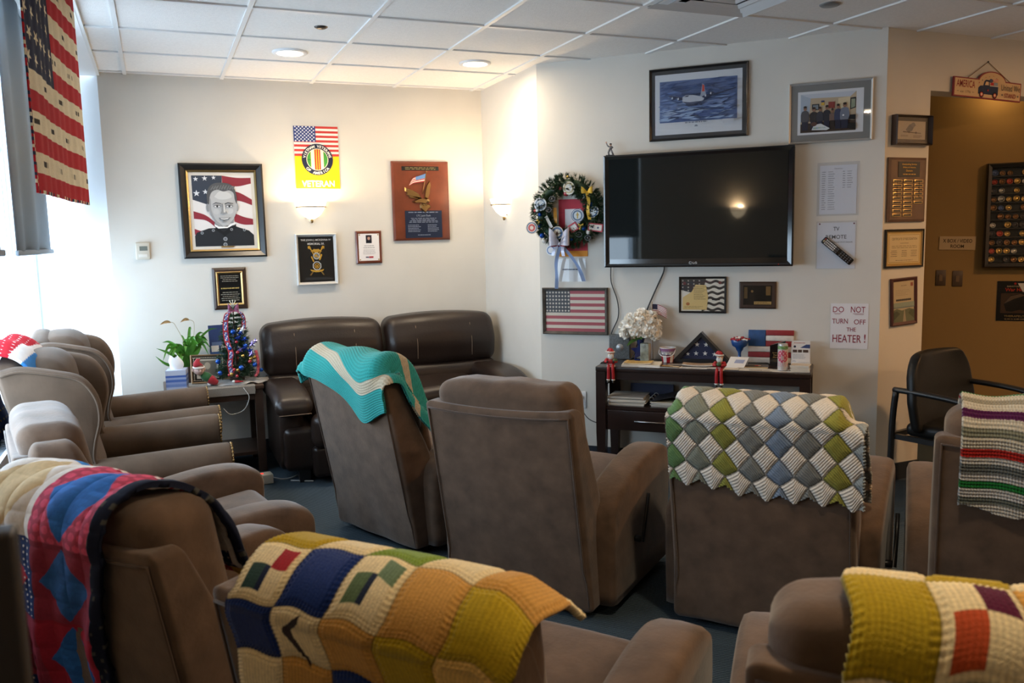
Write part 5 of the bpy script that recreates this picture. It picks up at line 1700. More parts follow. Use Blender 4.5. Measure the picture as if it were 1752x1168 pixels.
for row in range(NR):
    zz = CHh/2-.03-(row+1)*(CHh-.06)/NR+.005
    for col in range(9):
        x = -CW/2+.052+col*.0455
        if q.random() < .10 or x > .12:
            continue
        mi = q.choice([0, 0, 1, 1, 2, 3, 3, 4, 5]); r = q.uniform(.0165, .0215)
        key = mi
        if key not in proto_c:
            o = coin_mesh(mi, .020).build('challenge_coin', coinm[mi]); proto_c[key] = o
        else:
            o = proto_c[key].copy(); COL.objects.link(o)
        k = r/.020
        o.matrix_world = base_q @ Tr(x, -.018, zz+r) @ Rx(R(90-10)) @ Rz(q.uniform(0, 6)) @ Matrix.Scale(k, 4)
        tag(o, '%s coin, %s from the left on the %s shelf of the black case' % (cnames[mi], ords2[col], ords[row]), 'coin', 'coins in the display case')
t = hang('horse_poster', 'dark poster with a horse head on the hall wall below the coin case', 'poster', HG(1.335, 1.006), D45)
a = Art(-.003); w, h = .29, .280
a.rect('#0d0b0b', -w/2, -h/2, w/2, h/2); a.text('SARATOGA', -.04, .103, .09, .010, '#8f8878', .01); a.text('War Horse', -.02, .080, .15, .024, '#9a2a1c', .015); a.ell('#8a2018', -.035, .122, .008)
a.poly('#3a2c22', [(-.12, -.085), (.12, -.085), (.12, .055), (-.12, .055)])
a.poly('#15110f', [(-.10, -.02), (-.06, .04), (.02, .055), (.09, .03), (.115, -.04), (.08, -.085), (.0, -.06), (-.05, -.075), (-.085, -.07)]); a.poly('#50443a', [(-.10, -.02), (-.06, .035), (.0, .05), (.03, .04), (-.04, .015)])
a.poly('#b9bcc4', [(-.02, .125), (.06, .125), (.015, .062)]); a.poly('#2a3a66', [(.06, .125), (.12, .125), (.12, .062), (.02, .062)])
a.text('THERAPEUTIC', -.02, -.106, .15, .013, '#7d6f4a', .01); a.lines('#6a604a', -.10, .08, -.135, -.118, 1, .4, 4, True)
a.build('print', GLOSS, t)
m = MB(); m.box((0, -.0015, 0), (w, .002, h)); m.build('paper', MATS['white_paper'], t)
# ------------------------------------------------------------ console table below the television and what stands on it
ESP = mat('espresso_wood', (0.022, 0.012, 0.010), rough=0.28, var=(8, .25), coat=.2)
STEEL = mat('brushed_steel', (.45, .45, .46), rough=.3, metal=1)
CR = R(-44)
t = thing('console_table', 'dark espresso console table with shelf and two drawers under the television', 'console table', (3.096, 4.33, 0), CR)
CL, CD, CZ, CY = 1.27, .395, .720, -.040
m = MB(); m.rbox((0, CY, CZ-.016), (CL, CD, .032), .006, 2, 1); m.build('top', ESP, t)
m = MB(); m.box((0, CY-CD/2+.02, CZ-.055), (CL-.10, .018, .048)); m.box((0, CY+CD/2-.02, CZ-.055), (CL-.10, .018, .048))
for sx in (-1, 1):
    m.box((sx*(CL/2-.035), CY, CZ-.055), (.018, CD-.08, .048))
m.build('apron', ESP, t)
for sx in (-1, 1):
    for sy in (-1, 1):
        m = MB()
        x, y = sx*(CL/2-.032), CY+sy*(CD/2-.032)
        m.loft([[(x-a, y-a, z), (x+a, y-a, z), (x+a, y+a, z), (x-a, y+a, z)] for z, a in ((0, .022), (.30, .030), (CZ-.033, .030))], smooth=False)
        m.build('leg', ESP, t)
m = MB(); m.box((0, CY, .462), (CL-.07, CD-.02, .022)); m.build('shelf', ESP, t)
m = MB()
m.box((0, CY+CD/2-.02, .385), (CL-.1, .015, .13)); m.box((0, CY, .325), (CL-.1, CD-.04, .012))
for sx in (-1, 0, 1):
    m.box((sx*(CL/2-.06), CY, .385), (.016, CD-.04, .13))
m.build('drawer_case', ESP, t)
for sx in (-1, 1):
    m = MB(); m.rbox((sx*.287, CY-CD/2+.012, .385), (.545, .020, .125), .003, 2, 1); d_ = m.build('drawer', ESP, t)
    m = MB(); m.tube([(sx*.287-.10, CY-CD/2-.012, .385), (sx*.287+.10, CY-CD/2-.012, .385)], .0045, 8)
    for k in (-1, 1):
        m.tube([(sx*.287+k*.08, CY-CD/2+.004, .385), (sx*.287+k*.08, CY-CD/2-.012, .385)], .004, 8)
    lab(m.build('handle', STEEL, d_), 'thin steel bar handle')
# black runner hanging over the left end
m = MB()
P_ = [(-.60, .004), (-.635, .004), (-.643, -.01), (-.645, -.10), (-.652, -.20), (-.650, -.27)]
V = [(x, y, CZ+z) for (x, z) in P_ for y in (-.11, .12)]
m.add(V, [(2*i, 2*i+1, 2*i+3, 2*i+2) for i in range(len(P_)-1)], 0, None, True)
o = m.build('table_runner', mat('black_cloth', (.012, .012, .014), rough=.9), None, (3.096, 4.33, 0), (0, 0, CR)); md = o.modifiers.new('t', 'SOLIDIFY'); md.thickness = .002
tag(o, 'black cloth runner hanging over the left end of the console table', 'runner')
MC = Matrix.Translation((3.096, 4.33, 0)) @ Rz(CR)
def con(lx, ly, z=CZ): return tuple(MC @ Vector((lx, ly, z+.0005)))

def obj_on(name, label, cat, lx, ly, rz=0.0, z=CZ, group=None):
    return thing(name, label, cat, con(lx, ly, z), CR+rz, group)

# stone block with a medallion
STONE = mat('grey_granite', (.10, .11, .115), rough=.55, var=(120, .35), bump=(90, .15))
t = obj_on('stone_plaque', 'square grey granite block with a round medallion at the left end of the console', 'plaque', -.565, .115, R(3))
m = MB(); m.rbox((0, 0, .080), (.135, .045, .160), .004, 2, 1); m.build('block', STONE, t)
m = MB(); m.lathe([(0, .006), (.014, .006), (.017, .003), (.023, .003), (.026, 0)], 24); o = m.build('medallion', mat('pale_pewter', (.30, .31, .32), rough=.4, metal=.6), t, (0.005, -.022, .075), (R(90), 0, 0))
# vase with white flowers
t = obj_on('flower_vase', 'bunch of white artificial flowers in a navy star shaped vase', 'flowers', -.415, .062)
NAVYG = mat('navy_glazed_ceramic', (.010, .022, .10), rough=.2, coat=.5)
m = MB()
st = []
for k in range(10):
    a_ = math.pi/2+math.pi*k/5; r_ = .062 if k % 2 == 0 else .030
    st.append((r_*math.cos(a_), .062+r_*math.sin(a_)))
m.prism(st, -.028, .028); m.lathe([(.020, .10), (.026, .135), (.032, .150), (.028, .150), (.02, .11)], 16); m.box((0, 0, .006), (.07, .05, .012))
m.build('vase', NAVYG, t)
LEAF = mat('fresh_leaf_green', (.06, .18, .03), rough=.45, var=(20, .25))
PETAL = mat('cream_white_petals', (.90, .87, .80), rough=.7, var=(30, .08))
q = random.Random(4)
def petal_ball(r, n, seed):
    q = random.Random(seed); m = MB()
    for i in range(n):
        z = 1-2*(i+.5)/n; ph = i*2.39996; s = math.sqrt(max(0, 1-z*z))
        d = Vector((s*math.cos(ph), s*math.sin(ph), z))
        u = d.orthogonal().normalized(); w = d.cross(u)
        a0 = q.uniform(0, 6.28); u, w = u*math.cos(a0)+w*math.sin(a0), w*math.cos(a0)-u*math.sin(a0)
        rr = r*q.uniform(.8, 1.08); ps = r*q.uniform(.26, .38)
        c0 = d*rr*.55; V = [c0]
        for k in range(7):
            an = -1.25+2.5*k/6
            V.append(d*(rr+ps*.15*math.cos(an*2)+q.uniform(-.03, .03)*r)+u*ps*math.sin(an)*1.0+w*ps*(.25+.75*math.cos(an)))
        m.add([tuple(v) for v in V], [(0, k, k+1) for k in range(1, 7)], 0, None, True)
    m.ball((0, 0, 0), r*.72, 10)
    return m
heads = [(-.085, -.02, .215, .050), (-.045, -.045, .245, .052), (.005, -.05, .265, .05), (.055, -.03, .255, .05), (.095, .0, .225, .048), (-.07, .03, .255, .05), (.0, .03, .285, .05), (.06, .03, .275, .046), (-.015, -.06, .205, .05), (.05, -.06, .205, .05), (.10, -.03, .178, .042), (-.10, -.01, .18, .040), (.085, -.055, .20, .042)]
fh = [petal_ball(1.0, 84, s).build('blossom', PETAL, t) for s in (1, 2)]
for i, (x, y, z, r_) in enumerate(heads):
    o = fh[i % 2] if i < 2 else fh[i % 2].copy()
    if i >= 2: COL.objects.link(o)
    o.location = (x, y, z); o.scale = (r_,)*3; o.rotation_euler = (i, i*2.1, i*.7)
def leaf_mesh(m, path, w, n=8, droop=None, fold=.25):
    P = catmull(path, n); V = []; F = []
    N = len(P)
    for i, p in enumerate(P):
        s = i/(N-1); ww = w*math.sin(math.pi*min(1, s**.75*.98+.02))**.9
        d = P[min(i+1, N-1)]-P[max(i-1, 0)]; sd = np.cross(d, (.1, 1, .45)); L = np.linalg.norm(sd)
        sd = sd/L if L > 1e-6 else np.array((1, 0, 0))
        up = np.array((0, -fold*ww, fold*ww*.5))
        V += [tuple(p-sd*ww+up), tuple(p), tuple(p+sd*ww+up)]
    for i in range(N-1):
        F += [(3*i, 3*i+1, 3*i+4, 3*i+3), (3*i+1, 3*i+2, 3*i+5, 3*i+4)]
    m.add(V, F, 0, None, True)
for (x0, x1, z1) in ((-.01, -.075, .10), (.0, -.05, .16), (.01, .02, .165)):
    m = MB(); leaf_mesh(m, [(x0, -.03, .14), ((x0+x1)/2, -.055, (z1+.16)/2), (x1, -.07, z1)], .012); m.build('leaf', LEAF, t)
# small hand flag pushed into the bunch
t = obj_on('hand_flag', 'little stars and stripes flag on a stick standing behind the white flowers', 'flag', -.345, .112)
m = MB(); m.tube([(0, 0, .0), (-.006, 0, .37)], .0022, 6); m.ball((-.006, 0, .372), .004, 8); m.build('stick', mat('pale_wood', (.45, .32, .18), rough=.6), t)
a = Art(0); a.step = .0
N = 12
for k in range(13):
    def pt(i, z): 
        u = i/N
        return (u*.095-.004, .010*math.sin(u*5), .362-z*.062-u*u*.030)
    V = [pt(i, k/13) for i in range(N+1)]+[pt(i, (k+1)/13) for i in reversed(range(N+1))]
    n = 2*(N+1)
    a.add(V, [(i, i+1, n-2-i, n-1-i) for i in range(N)], 0, lin('#8e2b38' if k % 2 == 0 else '#e4ddd4'))
V = [pt(i, 0) for i in range(5)]+[pt(i, .54) for i in reversed(range(5))]
V = [(v[0], v[1]-.0006, v[2]) for v in V]
a.add(V, [(i, i+1, 8-i, 9-i) for i in range(4)], 0, lin('#2b2c44'))
o = a.build('cloth', PRINT, t)
md = o.modifiers.new('t', 'SOLIDIFY'); md.thickness = .0005
# black wand leaning by the vase
t = obj_on('black_wand', 'thin black stick leaning behind the star vase', 'stick', -.475, .06)
m = MB(); m.tube([(0, 0, .008), (.03, .02, .065), (.062, .04, .125)], [.003, .004, .005], 8); m.tube([(-.015, -.012, .005), (.015, .008, .012)], .006, 8); m.build('stick', CABLE, t)
# pebble glass block
t = obj_on('glass_block', 'small grey green glass candle block in front of the star vase', 'candle holder', -.372, .012, R(-4))
m = MB(); m.rbox((0, 0, .060), (.055, .055, .120), .003, 2, 1); m.build('block', mat('sea_green_glass', (.25, .27, .22), rough=.25, var=(26, .5), bump=(30, .4), spec=.5), t)
m = MB(); m.box((.0285, 0, .060), (.002, .05, .112)); lab(m.build('side_panel', mat('tan_glass', (.42, .36, .28), rough=.3), t), 'tan side panel')
# patriotic bucket
def bcol(a_, z):
    if z > .066: return lin('#8a5f86')
    if z > .048: return lin('#1f2a5a')
    return lin('#a92430') if int((a_+.35)/(math.pi/5)) % 2 == 0 else lin('#e2ddda')
t = obj_on('striped_bucket', 'small tin bucket with red and white stripes and a blue starred rim', 'bucket', -.235, .035)
m = MB(); prf = [(.0, .0)]+[(.034+.016*k/12, .092*k/12) for k in range(13)]; m.lathe(prf[1:], 40, colfn=bcol); m.lathe([(0, .001), (.034, .001)], 24, col=lin('#d8d4d0')); m.lathe([(.049, .092), (.044, .05), (.0, .045)], 24, col=lin('#c9c7cc'))
m.build('pail', GLOSS, t)
m = MB(); m.tube([(.0505*math.cos(a_), .0505*math.sin(a_), .092) for a_ in np.linspace(0, 2*math.pi, 30)[:-1]], .0025, 6, True); m.build('rim', mat('white_enamel', (.75, .74, .74), rough=.3), t)
m = MB(); m.tube(catmull([(-.050, -.012, .080), (-.046, -.040, .058), (-.02, -.058, .044), (.015, -.060, .042), (.044, -.042, .055), (.050, -.012, .078)], 5), .003, 6); m.build('handle', mat('white_enamel'), t)
a = Art(0)
for k in range(5):
    an = -math.pi/2+(k-2)*.55
    c_ = Vector((.0455*math.cos(an), .0455*math.sin(an), .057)); tg = Vector((-math.sin(an), math.cos(an), 0)); nn = Vector((math.cos(an), math.sin(an), 0))
    V = []
    for j in range(10):
        r_ = .008 if j % 2 == 0 else .0034; b_ = math.pi/2+math.pi*j/5
        V.append(tuple(c_+tg*r_*math.cos(b_)+Vector((0, 0, 1))*r_*math.sin(b_)+nn*.001))
    a.add(V, [tuple(range(10))], 0, lin('#f0ece8'))
a.build('star_print', PRINT, t)
# folded flag in its triangular case
t = obj_on('flag_case', 'triangular black case holding a folded navy flag with white stars', 'display case', -.03, .085)
bw, hh = .37, .192
tri = [(-bw/2, 0), (bw/2, 0), (0, hh)]
ii = [(-bw/2+.052, .020), (bw/2-.052, .020), (0, hh-.030)]
m = MB()
V = [(p[0], .035, p[1]) for p in tri]+[(p[0], -.035, p[1]) for p in tri]+[(p[0], -.035, p[1]) for p in ii]+[(p[0], -.015, p[1]) for p in ii]
F = [(0, 2, 1)]
for k in range(3):
    l = (k+1) % 3
    F += [(k, l, 3+l, 3+k), (3+k, 3+l, 6+l, 6+k), (6+k, 6+l, 9+l, 9+k)]
m.add(V, F); m.build('case', BLKWOOD, t)
a = Art(-.014); a.poly('#1d2646', ii); s_ = .0165
a.stars('#d9d7d2', [(-.026, .112, s_), (.030, .112, s_), (-.083, .050, s_*.8), (-.032, .055, s_), (.024, .056, s_), (.082, .052, s_)])
a.build('folded_flag', PRINT, t)
m = MB(); m.add([(p[0]*1.0, -.031, p[1]) for p in ii], [(0, 1, 2)]); m.build('glass', PGLASS, t)
# candy goblet
t = obj_on('candy_dish', 'cobalt blue goblet shaped candy dish filled with red and white sweets', 'dish', .205, .065)
BLUEG = mat('cobalt_blue_glaze', (.012, .07, .26), rough=.25, coat=.4)
m = MB(); m.lathe([(0, 0), (.038, 0), (.038, .004), (.012, .012), (.009, .06), (.012, .075), (.020, .085), (.026, .100), (.045, .112), (.052, .135), (.053, .150), (.050, .150), (.047, .135), (.0, .125)], 32); m.build('goblet', BLUEG, t)
RW = [mat('red_candy_wrap', (.35, .015, .03), rough=.25), mat('white_candy_wrap', (.75, .73, .72), rough=.3)]
cproto = []
for k in range(2):
    m = MB(); m.ball((0, 0, 0), (.013, .010, .008), 10)
    for s in (-1, 1):
        m.loft([[(s*(.011+.012*j), .003*(1+1.2*j)*math.cos(a_), .003*(1+1.2*j)*math.sin(a_)) for a_ in np.linspace(0, 2*math.pi, 7)[:-1]] for j in (0, 1)])
    cproto.append(m)
sp = [(-.030, -.028, 0), (0, -.038, 0), (.030, -.026, 1), (.040, .005, 0), (-.040, .004, 0), (-.012, -.006, 0), (.018, -.004, 0), (-.026, .026, 1), (.008, .030, 0), (.030, .026, 0), (0, -.018, 1)]
names = ['left front', 'front middle', 'right front', 'right rim', 'left rim', 'left of the middle', 'right of the middle', 'back left', 'back middle', 'back right', 'on top at the front']
cp = {}
for i, (x, y, k) in enumerate(sp):
    if k not in cp:
        o = cproto[k].build('wrapped_sweet', RW[k]); cp[k] = o
    else:
        o = cp[k].copy(); COL.objects.link(o)
    o.matrix_world = MC @ Tr(.205+x, .065+y, CZ+.151+(.012 if i in (5, 6, 10) else 0.001)) @ Rz(i*1.3)
    tag(o, '%s wrapped sweet in the blue goblet, %s' % (['red', 'white'][k], names[i]), 'sweet', 'wrapped sweets in the blue goblet')
# painted flag board
t = obj_on('flag_board', 'painted wooden block flag of red, white and blue boards leaning on the wall', 'decoration', .385, .125)
t.rotation_euler = (R(-6), 0, CR)
cols = ['#8e2026', '#d8d2ca', '#8e2026', '#d8d2ca', '#8e2026', '#d8d2ca']
hb = .205/6
for k in range(6):
    m = MB(); x0 = -.135 if k >= 3 else -.03
    m.rbox(((x0+.135)/2, 0, .205-hb*(k+.5)), (.135-x0-.001, .018, hb-.002), .002, 1, 0); m.build('board', mat('barn_red_board' if k % 2 == 0 else 'white_board', lin(cols[k]), rough=.6, var=(30, .12)), t)
m = MB(); m.rbox((-.083, 0, .205-hb*1.5), (.103, .019, hb*3-.002), .002, 1, 0); m.build('board', mat('blue_board', lin('#1f4a80'), rough=.6, var=(25, .2)), t)
# black award with a star
t = obj_on('star_award', 'black slanted glass award with a gold star', 'award', .432, .045, R(4))
m = MB(); m.prism([(-.045, .012), (.045, .012), (.045, .150), (-.045, .122)], .012, -.012); m.build('plaque', TVB, t)
m = MB(); m.box((0, 0, .006), (.10, .05, .012)); m.build('base', TVB, t)
a = Art(-.0125); a.stars('#b08d4a', [(.020, .112, .014)]); a.text('Special Star', 0, .077, .060, .009, '#a5874f', .01); a.text('Families', 0, .064, .046, .009, '#a5874f', .01); a.text('Memorial', 0, .051, .052, .009, '#a5874f', .01); a.lines('#6f5c38', -.03, .03, .020, .040, 3, .3, 4, True); a.build('inscription', PRINT, t)
# drinks can
def cancol(a_, z):
    if z > .150: return lin('#b9b9b6')
    if z > .128: return lin('#6f9a5e') if math.sin(a_*5+z*300) > -.4 else lin('#8fb07a')
    u = (a_+math.pi/2); u = (u+math.pi) % (2*math.pi)-math.pi
    f = math.hypot(u*.8, (z-.088)/.036)
    if f < 1:
        w_ = math.sin(u*9)*math.sin((z-.05)*260)
        if abs(u) < .32 and abs(z-.078) < .012: return lin('#d9b9b4')
        return lin('#e8c9c6') if w_ > .45 else lin('#cf5a72')
    return lin('#d99aa4') if (.03 < z < .05 and math.sin(a_*14+z*90) > .55) else lin('#cfc9c6')
t = obj_on('drink_can', 'slim pale drinks can with pink pattern and green band on the console', 'can', .475, -.165)
m = MB(); m.lathe([(.022, 0), (.0275, .006)], 48, col=lin('#b5b5b4')); m.lathe([(.0285, .006+.142*k/44) for k in range(45)], 64, colfn=cancol); m.lathe([(.0285, .148), (.026, .156), (.0265, .160), (.0245, .160), (.0235, .155), (0, .155)], 48, col=lin('#b9b9b8'))
m.build('body', mat('printed_can', rough=.28, attr=True, metal=.25), t)
m = MB(); m.rbox((.004, 0, .1565), (.02, .011, .0015), .0007, 1, 0); m.build('pull_tab', STEEL, t)

# papers, booklets and cards
def sheet(name, label, cat, lx, ly, z, w, d, th, rz, col, art=None, group='papers on the console table', base=MC, curl=0.0):
    t = thing(name, label, cat, (0, 0, 0), 0, group)
    t.matrix_world = base @ Tr(lx, ly, z+.0006) @ Rz(R(rz))
    m = MB()
    N = 6
    V = []; F = []
    for i in range(N+1):
        x = -w/2+w*i/N; c_ = curl*((2*i/N-1)**2)
        for (yy, zz) in ((-d/2, 0), (d/2, 0), (d/2, th), (-d/2, th)):
            V.append((x, yy, zz+c_))
    for i in range(N):
        for k in range(4):
            l = (k+1) % 4
            F.append((4*i+k, 4*i+4+k, 4*i+4+l, 4*i+l))
    F += [(0, 1, 2, 3), (4*N+3, 4*N+2, 4*N+1, 4*N)]
    cc = lin(col); pg = tuple(min(1, x) for x in lin('#d8d2c6'))
    m.add(V, F, 0, [cc if (f_ % 4 in (2,)) else (cc if th < .003 else pg) for f_ in range(4*N)]+[cc if th < .003 else pg]*2)
    m.build('pages' if th >= .003 else 'sheet', PRINT, t)
    if art:
        a = Art(0); art(a, w, d)
        V = np.array(a.v); V = np.stack([V[:, 0], V[:, 2], th+.0003-V[:, 1]+curl*(2*V[:, 0]/w)**2], 1); a.v = V.tolist()
        a.build('cover_print', PRINT, t)
    return t
def a_lines(col, n=6, seed=3, bg=None):
    def f(a, w, d):
        if bg: a.rect(bg, -w/2, -d/2, w/2, d/2)
        a.lines(col, -w*.4, w*.4, -d*.4, d*.4, n, .3, seed)
    return f
def a_block(cols):
    def f(a, w, d):
        for (c_, x0, y0, x1, y1) in cols:
            a.rect(c_, x0*w, y0*d, x1*w, y1*d)
    return f
Z0 = CZ
sheet('magazine', 'thick white magazine under the yellow booklet at the left of the console', 'magazine', -.365, -.125, Z0, .235, .165, .012, 6, '#ddd5c4', a_block([('#b04a3c', .18, .20, .26, .30), ('#c9bda6', -.45, -.4, .45, -.3)]))
sheet('booklet', 'yellow booklet lying on the thick white magazine', 'booklet', -.385, -.128, Z0+.0135, .17, .12, .004, 3, '#cfae6c', a_lines('#8f7644', 5, 4), curl=.004)
sheet('magazine', 'white brochure sticking out under the front of the console magazines', 'magazine', -.30, -.185, Z0, .13, .07, .001, -3, '#d4d9e4')
sheet('brochure', 'dark and gold brochure right of the yellow booklet', 'brochure', -.185, -.165, Z0+.001, .135, .085, .003, -8, '#3c3024', a_block([('#b08a4c', -.4, -.1, .1, .35), ('#d6c7a8', .0, -.3, .45, .2), ('#5a4630', -.2, -.4, .2, -.1)]))
sheet('envelope', 'grey envelope lying behind the dark and gold brochure', 'envelope', -.165, -.065, Z0, .10, .06, .001, 12, '#8d8780')
sheet('paper_bag', 'crumpled brown paper in front of the triangular flag case', 'paper', -.02, -.070, Z0+.001, .20, .09, .006, 4, '#b49a80', a_lines('#a0866c', 4, 9), curl=.006)
sheet('leaflet', 'white leaflet under the brown paper', 'leaflet', -.04, -.175, Z0, .17, .065, .001, -2, '#d8d6d2', a_lines('#9a9aa0', 4, 8))
sheet('leaflet', 'white leaflet left of the right hand figurine', 'leaflet', .075, -.16, Z0, .06, .05, .002, 5, '#cfc8c0')
sheet('leaflet', 'pale card right of the right hand figurine', 'leaflet', .185, -.165, Z0, .085, .08, .002, 0, '#d6cdbd')
sheet('photo_card', 'dark photo card with a red corner in front of the flag board', 'card', .295, -.01, Z0, .10, .05, .002, -3, '#4a4038', a_block([('#b0443a', .1, -.4, .4, .3), ('#cdbb98', .3, -.4, .48, .1)]))
sheet('leaflet', 'long white leaflet with a photo strip left of the drinks can', 'leaflet', .325, -.17, Z0, .19, .085, .002, 2, '#dad2c4', a_block([('#8f7f6c', -.2, -.4, .2, -.1), ('#a9a094', .22, -.42, .42, -.12)]))
sheet('leaflet', 'yellowish folded leaflet behind the photo strip leaflet', 'leaflet', .300, -.095, Z0, .17, .05, .003, -4, '#c9b48a', a_lines('#988560', 3, 12))
sheet('leaflet', 'white sheet under the drinks can', 'leaflet', .475, -.165, Z0-.0004, .12, .095, .0008, 6, '#d8d4cc', None)
t = obj_on('folded_card', 'white folded card standing tilted in front of the goblet', 'card', .20, -.06, R(-6))
m = MB(); m.add([(-.055, -.05, .0), (.055, -.05, .0), (.070, .03, .055), (-.040, .03, .055), (.055, .045, .0), (-.055, .045, .0)], [(0, 1, 2, 3), (3, 2, 4, 5)]); o = m.build('card', MATS['white_paper'], t); md = o.modifiers.new('t', 'SOLIDIFY'); md.thickness = .001
a = Art(0); a.add([(-.01, -.018, .0235), (.045, -.018, .0235), (.052, .008, .0415), (-.003, .008, .0415)], [(0, 1, 2, 3)], 0, lin('#9aa3c0')); a.build('print', PRINT, t)
for k in range(6):
    sheet('booklet', 'white booklet in the pile by the brochure stand, %s' % ['lowest', 'second from the bottom', 'third from the bottom', 'third from the top', 'second from the top', 'topmost'][k], 'booklet', .570+.003*(k % 2), -.155+.002*k, Z0+.0062*k, .105, .095, .0055, [4, 1, -2, 3, -1, -7][k], '#d6cdbc', None, 'white booklets piled by the brochure stand')
t = obj_on('brochure_stand', 'brochure stand with a navy cornered leaflet at the right end of the console', 'brochure stand', .565, .055, R(2))
t.rotation_euler = (R(-8), 0, CR+R(2))
a = Art(-.006); w, h = .105, .150
a.rect('#d9d8d8', -w/2, .0, w/2, h); a.poly('#2c3d68', [(-.0, .108), (.052, .128), (.052, .108)]); a.poly('#39497a', [(-.005, .108), (.03, .128), (.052, .128), (.052, .105)]); a.lines('#b06a60', -.04, .03, .132, .142, 1, .4, 3); a.ell('#20263a', -.035, .115, .007); a.ell('#b9b9bd', -.038, .018, .014)
a.rects('#4a3a34', [(-.046, .080, -.022, .096), (-.016, .080, .006, .096), (.012, .080, .042, .096)]); a.lines('#9aa0aa', -.044, .044, .04, .07, 4, .3, 6); a.build('leaflet', PRINT, t)
m = MB(); m.box((0, 0, .070), (.11, .006, .140)); m.box((0, -.02, .012), (.11, .045, .024)); m.build('holder', mat('clear_acrylic', (.75, .76, .77), rough=.15, spec=.5), t)

# seated shelf figurines with dangling legs
FRED = mat('figurine_red', (.42, .015, .02), rough=.5); FWH = mat('figurine_white', (.72, .70, .66), rough=.6); FSK = mat('figurine_skin', (.55, .33, .22), rough=.5); FGR = mat('figurine_green', (.05, .10, .04), rough=.5); FBK = mat('figurine_black', (.01, .01, .01), rough=.4)
def figurine(lx, rz, label, hold):
    t = obj_on('shelf_sitter_figurine', label, 'figurine', lx, -.232, rz, group='seated figurines on the console edge')
    m = MB(); m.ball((0, .004, .030), (.026, .021, .032), 14)
    for s in (-1, 1):
        m.tube(catmull([(s*.022, 0, .048), (s*.033, -.012, .034), (s*.020, -.026, .034)], 4), [.011, .0108, .0105, .010, .0095, .009, .0088, .0085, .008], 8)
    m.build('coat', FRED, t)
    m = MB(); m.lathe([(.024, .0), (.027, .004), (.025, .009), (.020, .009)], 18, (0, 0.002, 0)); m.build('coat_trim', FWH, t)
    m = MB()
    a = Art(-.0215); a.text('JOY', 0, .016, .020, .008, '#e8d9d0', .02); a.build('chest_print', PRINT, t)
    for s in (-1, 1):
        m = MB(); m.tube(catmull([(s*.011, 0, .008), (s*.012, -.020, .007), (s*.013, -.027, -.010), (s*.014+hold*.001, -.024, -.045), (s*.015, -.022, -.075)], 4), .0095, 10); l_ = m.build('leg', FRED, t)
        m = MB(); m.ball((s*.015, -.022, -.079), (.012, .012, .007), 10); m.build('cuff', FWH, l_)
        m = MB(); m.ball((s*.015, -.028, -.092), (.0085, .014, .009), 10); m.build('boot', FBK, l_)
    m = MB(); m.ball((0, -.002, .080), (.020, .019, .021), 14); m.ball((0, -.021, .081), (.004, .004, .004), 8); m.build('head', FSK, t)
    m = MB()
    m.ball((0, -.013, .066), (.019, .011, .020), 12); m.ball((-.006, -.021, .076), (.008, .004, .004), 8); m.ball((.006, -.021, .076), (.008, .004, .004), 8); m.build('beard', FWH, t)
    m = MB(); m.tube([(.021*math.cos(a_), .019*math.sin(a_)-.002, .092) for a_ in np.linspace(0, 2*math.pi, 18)[:-1]], .005, 6, True); m.ball((-.027, .0, .094), .006, 8); m.build('hat_trim', FWH, t)
    m = MB(); m.tube([(0, 0, .092), (-.002, .002, .106), (-.012, .002, .110), (-.024, 0, .098)], [.020, .013, .008, .004], 12); m.build('hat', FRED, t)
    m = MB()
    for s in (-1, 1):
        m.ball((s*.004, -.0195, .086), .0022, 6)
    m.build('eyes', FBK, t)
    m = MB(); m.ball((.026, -.016, .042) if hold > 0 else (0, -.026, .040), (.016, .012, .014), 10); m.build('sack', FGR, t)
    m = MB(); m.ball((-.020, -.028, .034), .007, 8); m.ball((.020, -.028, .034), .007, 8); m.build('mittens', FBK if hold > 0 else FRED, t)
figurine(-.535, R(8), 'red suited white bearded figurine sitting on the left end of the console edge', 1)
figurine(.125, R(-4), 'red suited white bearded figurine sitting on the console edge under the flag case', -1)

# shelf contents
def pile(x, y, n, w, d, labels, base_rz, names='magazine', cols=('#cfc8bc', '#b7b4ae', '#c9c3b4', '#d8d2c4', '#bdbab4')):
    q = random.Random(int(x*100)+n)
    z = .473
    for k in range(n):
        th = q.uniform(.004, .009)
        sheet(names, labels % ['lowest', 'second from the bottom', 'third from the bottom', 'fourth from the bottom', 'fifth from the bottom', 'sixth from the bottom', 'seventh from the bottom', 'topmost'][k if k < n-1 else 7], 'magazine', x+q.uniform(-.010, .010), y+q.uniform(-.010, .010), z, w*q.uniform(.92, 1.03), d*q.uniform(.9, 1.02), th, base_rz+q.uniform(-4, 4), cols[k % len(cols)], None, 'magazines on the console shelf')
        z += th+.0008
    return z
z1 = pile(-.45, -.10, 7, .235, .21, 'magazine in the left pile on the console shelf, %s', 3)
z2 = pile(-.16, -.10, 5, .27, .21, 'magazine in the right pile on the console shelf, %s', -3, cols=('#b9bfc8', '#a9afb8', '#c9ccd0', '#b2a890', '#c0b8a0'))
t = thing('ring_binder', 'black ring binder lying open on the right pile of magazines on the shelf', 'binder', (0, 0, 0), 0); t.matrix_world = MC @ Tr(-.16, -.10, z2+.001)
m = MB(); m.add([(-.13, -.10, 0), (.0, -.10, .032), (.13, -.10, .006), (-.13, .10, 0), (.0, .10, .032), (.13, .10, .006)], [(0, 1, 4, 3), (1, 2, 5, 4)]); o = m.build('cover', mat('black_vinyl_cover', (.012, .013, .016), rough=.3), t); md = o.modifiers.new('t', 'SOLIDIFY'); md.thickness = .006; md.offset = 1
m = MB()
